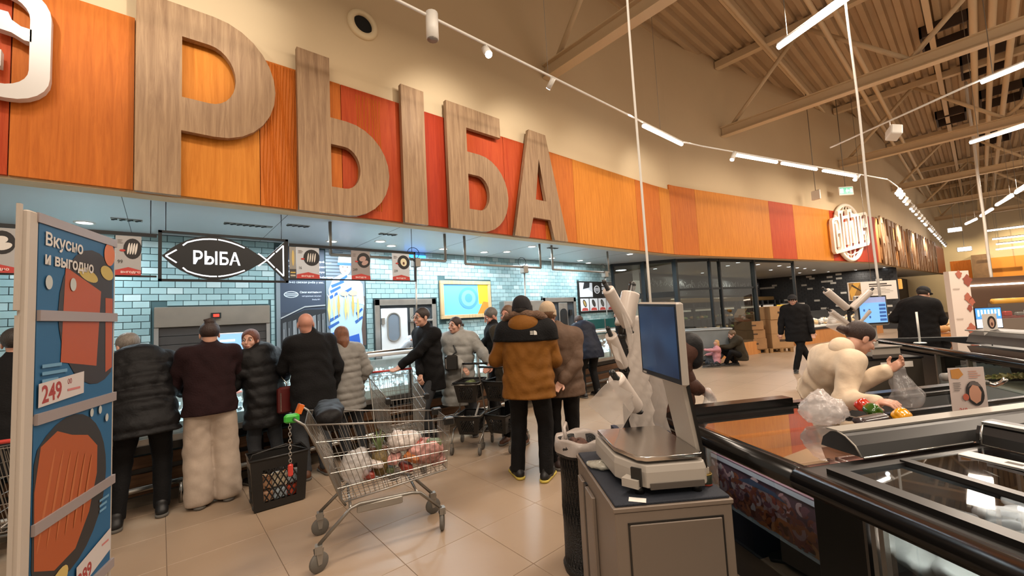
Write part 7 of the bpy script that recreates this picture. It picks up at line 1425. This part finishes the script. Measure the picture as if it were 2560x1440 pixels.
for k, (u, v, z, rz) in enumerate(spots):
    f = Field(.012); f.cone(V(-.08, 0, .045), V(.08, 0, .045), .045, .045, .02, side=(0, 1, 0), wide=2.0, wr=.012); o = fmesh('frozen_pack', [f], FPB if z < .5 else FPK, V(0, 0, 0)); fzput(o, u, v, z, rz)
    tag(o, ('bluish frozen packet behind the front glass of the near freezer, %s from the pillar' % ORD[k - 8] if z < .5 else 'whitish frozen packet under the near freezer lids, %s by nearness to the canopy corner' % ORD[k if k < 8 else k - 3]), 'packet', 'frozen packets behind the front glass' if z < .5 else 'frozen packets under the sliding lids')
for k, (u0, u1, lab) in enumerate([(1.78, 2.10, 'left tray of peeled shrimps under the glass near the canopy end'), (2.14, 2.46, 'right tray of shrimps under the glass near the canopy end'), (2.50, 2.9, 'tray of shrimps under the glass behind the black canopy')]):
    t = thing('seafood_tray', lab, 'tray', group='seafood trays in the near freezer'); t.matrix_world = FZ @ Matrix.Translation((u0, 1.58, .56)); w_ = u1 - u0; TY = mat('tray_wall', '#8f6a60', .4)
    MB().box(0, w_, 0, .34, 0, .01).build('base', TY, t)
    for a in ((0, w_, 0, .012), (0, w_, .328, .34), (0, .012, 0, .34), (w_ - .012, w_, 0, .34)): MB().box(a[0], a[1], a[2], a[3], 0, .17).build('side', TY, t)
    mb = MB(); rr = random.Random(k)
    for j in range(70): mb.m(col(rr.choice(['#c99a86', '#d9b3a0', '#b87a66']))); x, y = rr.uniform(.04, w_ - .04), rr.uniform(.04, .30); mb.tube([(x + .018 * math.cos(a), y + .018 * math.sin(a), .05 + rr.uniform(0, .03)) for a in np.linspace(0, 3, 5)], .007, 5)
    tag(mb.build('shrimps', None, t), kind='stuff')
MB().box(1.78, 4.1, 1.95, 2.42, .40, .62).build('brown_boxes', mat('frozen_cartons', '#6a4630', .6, var=.3, vscale=5), fz)
MB().box(1.78, 2.5, 1.56, 2.42, .40, .50).build('lower_boxes', mat('frozen_cartons2', '#7a5238', .6, var=.3, vscale=5), fz)
# things on the freezer top
o = blob('plastic_bag', 'large crumpled thin plastic bag lying on the freezer glass left of the peppers', 'bag', film_mat('crumpled_bag', '#c9c1be', .5), 2.20, 2.02, .883, .125, (1.15, .9, .62), 5, par=FZ)
PEP = [('red', '#b02a14', 2.66, 2.16, .3), ('green', '#2c4f12', 2.58, 2.04, 1.2), ('yellow', '#d28f10', 2.60, 1.90, .2)]
for nm, c, u, v, rz in PEP:
    t = thing('bell_pepper', nm + ' bell pepper lying on the freezer glass in front of the woman', 'pepper', group='bell peppers on the freezer'); t.matrix_world = FZ @ Matrix.Translation((u, v, .884)) @ Matrix.Rotation(rz, 4, 'Z')
    f = Field(.003); [f.ell(V(.0, .017 * math.cos(a), .034 + .017 * math.sin(a)), V(.050, .026, .026), .012) for a in np.linspace(0, 2 * PI, 5)[:-1]]; f.ell(V(.055, 0, .034), V(.012, .012, .012), .01, 'sub'); f._cut(V(0, 0, .001), V(0, 0, -1)); fmesh('fruit', [f], mat('pepper_' + nm, c, .18, coat=.4), V(0, 0, 0), t)
    MB().tube([(.048, 0, .034), (.066, 0, .038), (.076, .004, .044)], .005, 6).build('stem', mat('pepper_stem', '#4c6a24', .6), t)
t = thing('vegetable_pack', 'dark aubergine pack in clear film under the peppers', 'vegetable'); t.matrix_world = FZ @ Matrix.Translation((2.42, 1.93, .884)) @ Matrix.Rotation(.1, 4, 'Z'); f = Field(.006); f.cone(V(-.09, 0, .022), V(.09, .0, .022), .022, .026, .01, side=(0, 1, 0), wide=1.7); fmesh('pack', [f], mat('aubergine', '#2e2324', .25, coat=.3), V(0, 0, 0), t)
pc = thing('price_card', 'white price card with fish fillet in a black pan standing on the near freezer', 'price card'); pc.matrix_world = FZ @ Matrix.Translation((2.98, 1.90, .89)) @ Matrix.Rotation(R_(-14), 4, 'Z')
MB().box(0, .20, 0, .004, 0, .265).build('card', mat('card_paper', '#b9a9a2', .6), pc); p = Print(XZ(0, 0, 0)); p.shape([(.01, .255), (.06, .262), (.08, .225), (.05, .20), (.012, .205)], '#b07838'); p.lines(.11, .245, .07, 4, .012, .006, '#b5897a'); p.lines(.015, .18, .05, 5, .011, .004, '#6b625e')
p.ell(.13, .115, .050, .072, '#231e1d', .15); p.shape([(.10, .14), (.12, .165), (.15, .155), (.165, .12), (.155, .07), (.13, .055), (.10, .08), (.095, .11)], '#b3826a'); p.shape([(.09, .15), (.11, .185), (.15, .18), (.17, .15), (.15, .155), (.12, .165)], '#5b5250'); p.ell(.075, .095, .017, .02, '#a9543f'); p.text('269', .03, .012, .03, '#a85048', .0008); p.build(pc)
MB().box(.05, .15, -.02, .03, -.004, .002).build('foot', mat('clear_foot', '#bfc4c4', .1), pc)
# bag in the woman's hand
lw, rw = WF[4], WF[3]
f = Field(.006); f.cone(V(lw[0] + .03, lw[1] - .06, lw[2] - .02), V(lw[0] + .02, lw[1] - .09, lw[2] - .17), .045, .085, .03, side=(.8, -.6, 0), wide=1.25, wr=.010)
for k in range(5): a = k * 1.2; f.cone(V(lw[0] + .03 + .05 * math.cos(a), lw[1] - .06 + .05 * math.sin(a), lw[2]), V(lw[0] + .02 + .11 * math.cos(a), lw[1] - .09 + .11 * math.sin(a), lw[2] - .2), .006, .012, .02, 'sub')
o = fmesh('plastic_bag', [f], film_mat('clear_film_bag', '#9d9a9a', .38), V(*lw)); o.location = lw; tag(o, 'open clear plastic bag held in the hand of the woman in cream', 'bag')
f = Field(.008); f.cone(V(3.05, 1.38, .98), V(3.06, 1.37, .88), .02, .055, .02, wr=.01); o = fmesh('plastic_bag', [f], CLB, V(3.05, 1.38, .9)); o.location = (3.05, 1.38, .9); tag(o, 'thin plastic bag with orange goods carried by the person in brown', 'bag')
ch = thing('trolley_handle', 'chrome trolley handle with curved end beside the woman in cream', 'trolley'); ch.location = (4.45, .18, 0)
MB().tube([(0, 0, .98), (.12, -.15, .93)], .022, 10).build('grip', CHROME, ch); MB().tube([(.12, -.15, .93), (.16, -.18, .91), (.17, -.22, .93), (.15, -.24, .96)], .016, 8).build('curved_end', CHROME, ch); MB().tube([(0, 0, .98), (-.06, .06, .98)], .03, 10).build('grey_joint', GREYP, ch); MB().tube([(.02, -.02, .97), (.05, .1, .5), (.02, .12, .02)], .014, 8).build('upright', TUBE, ch)
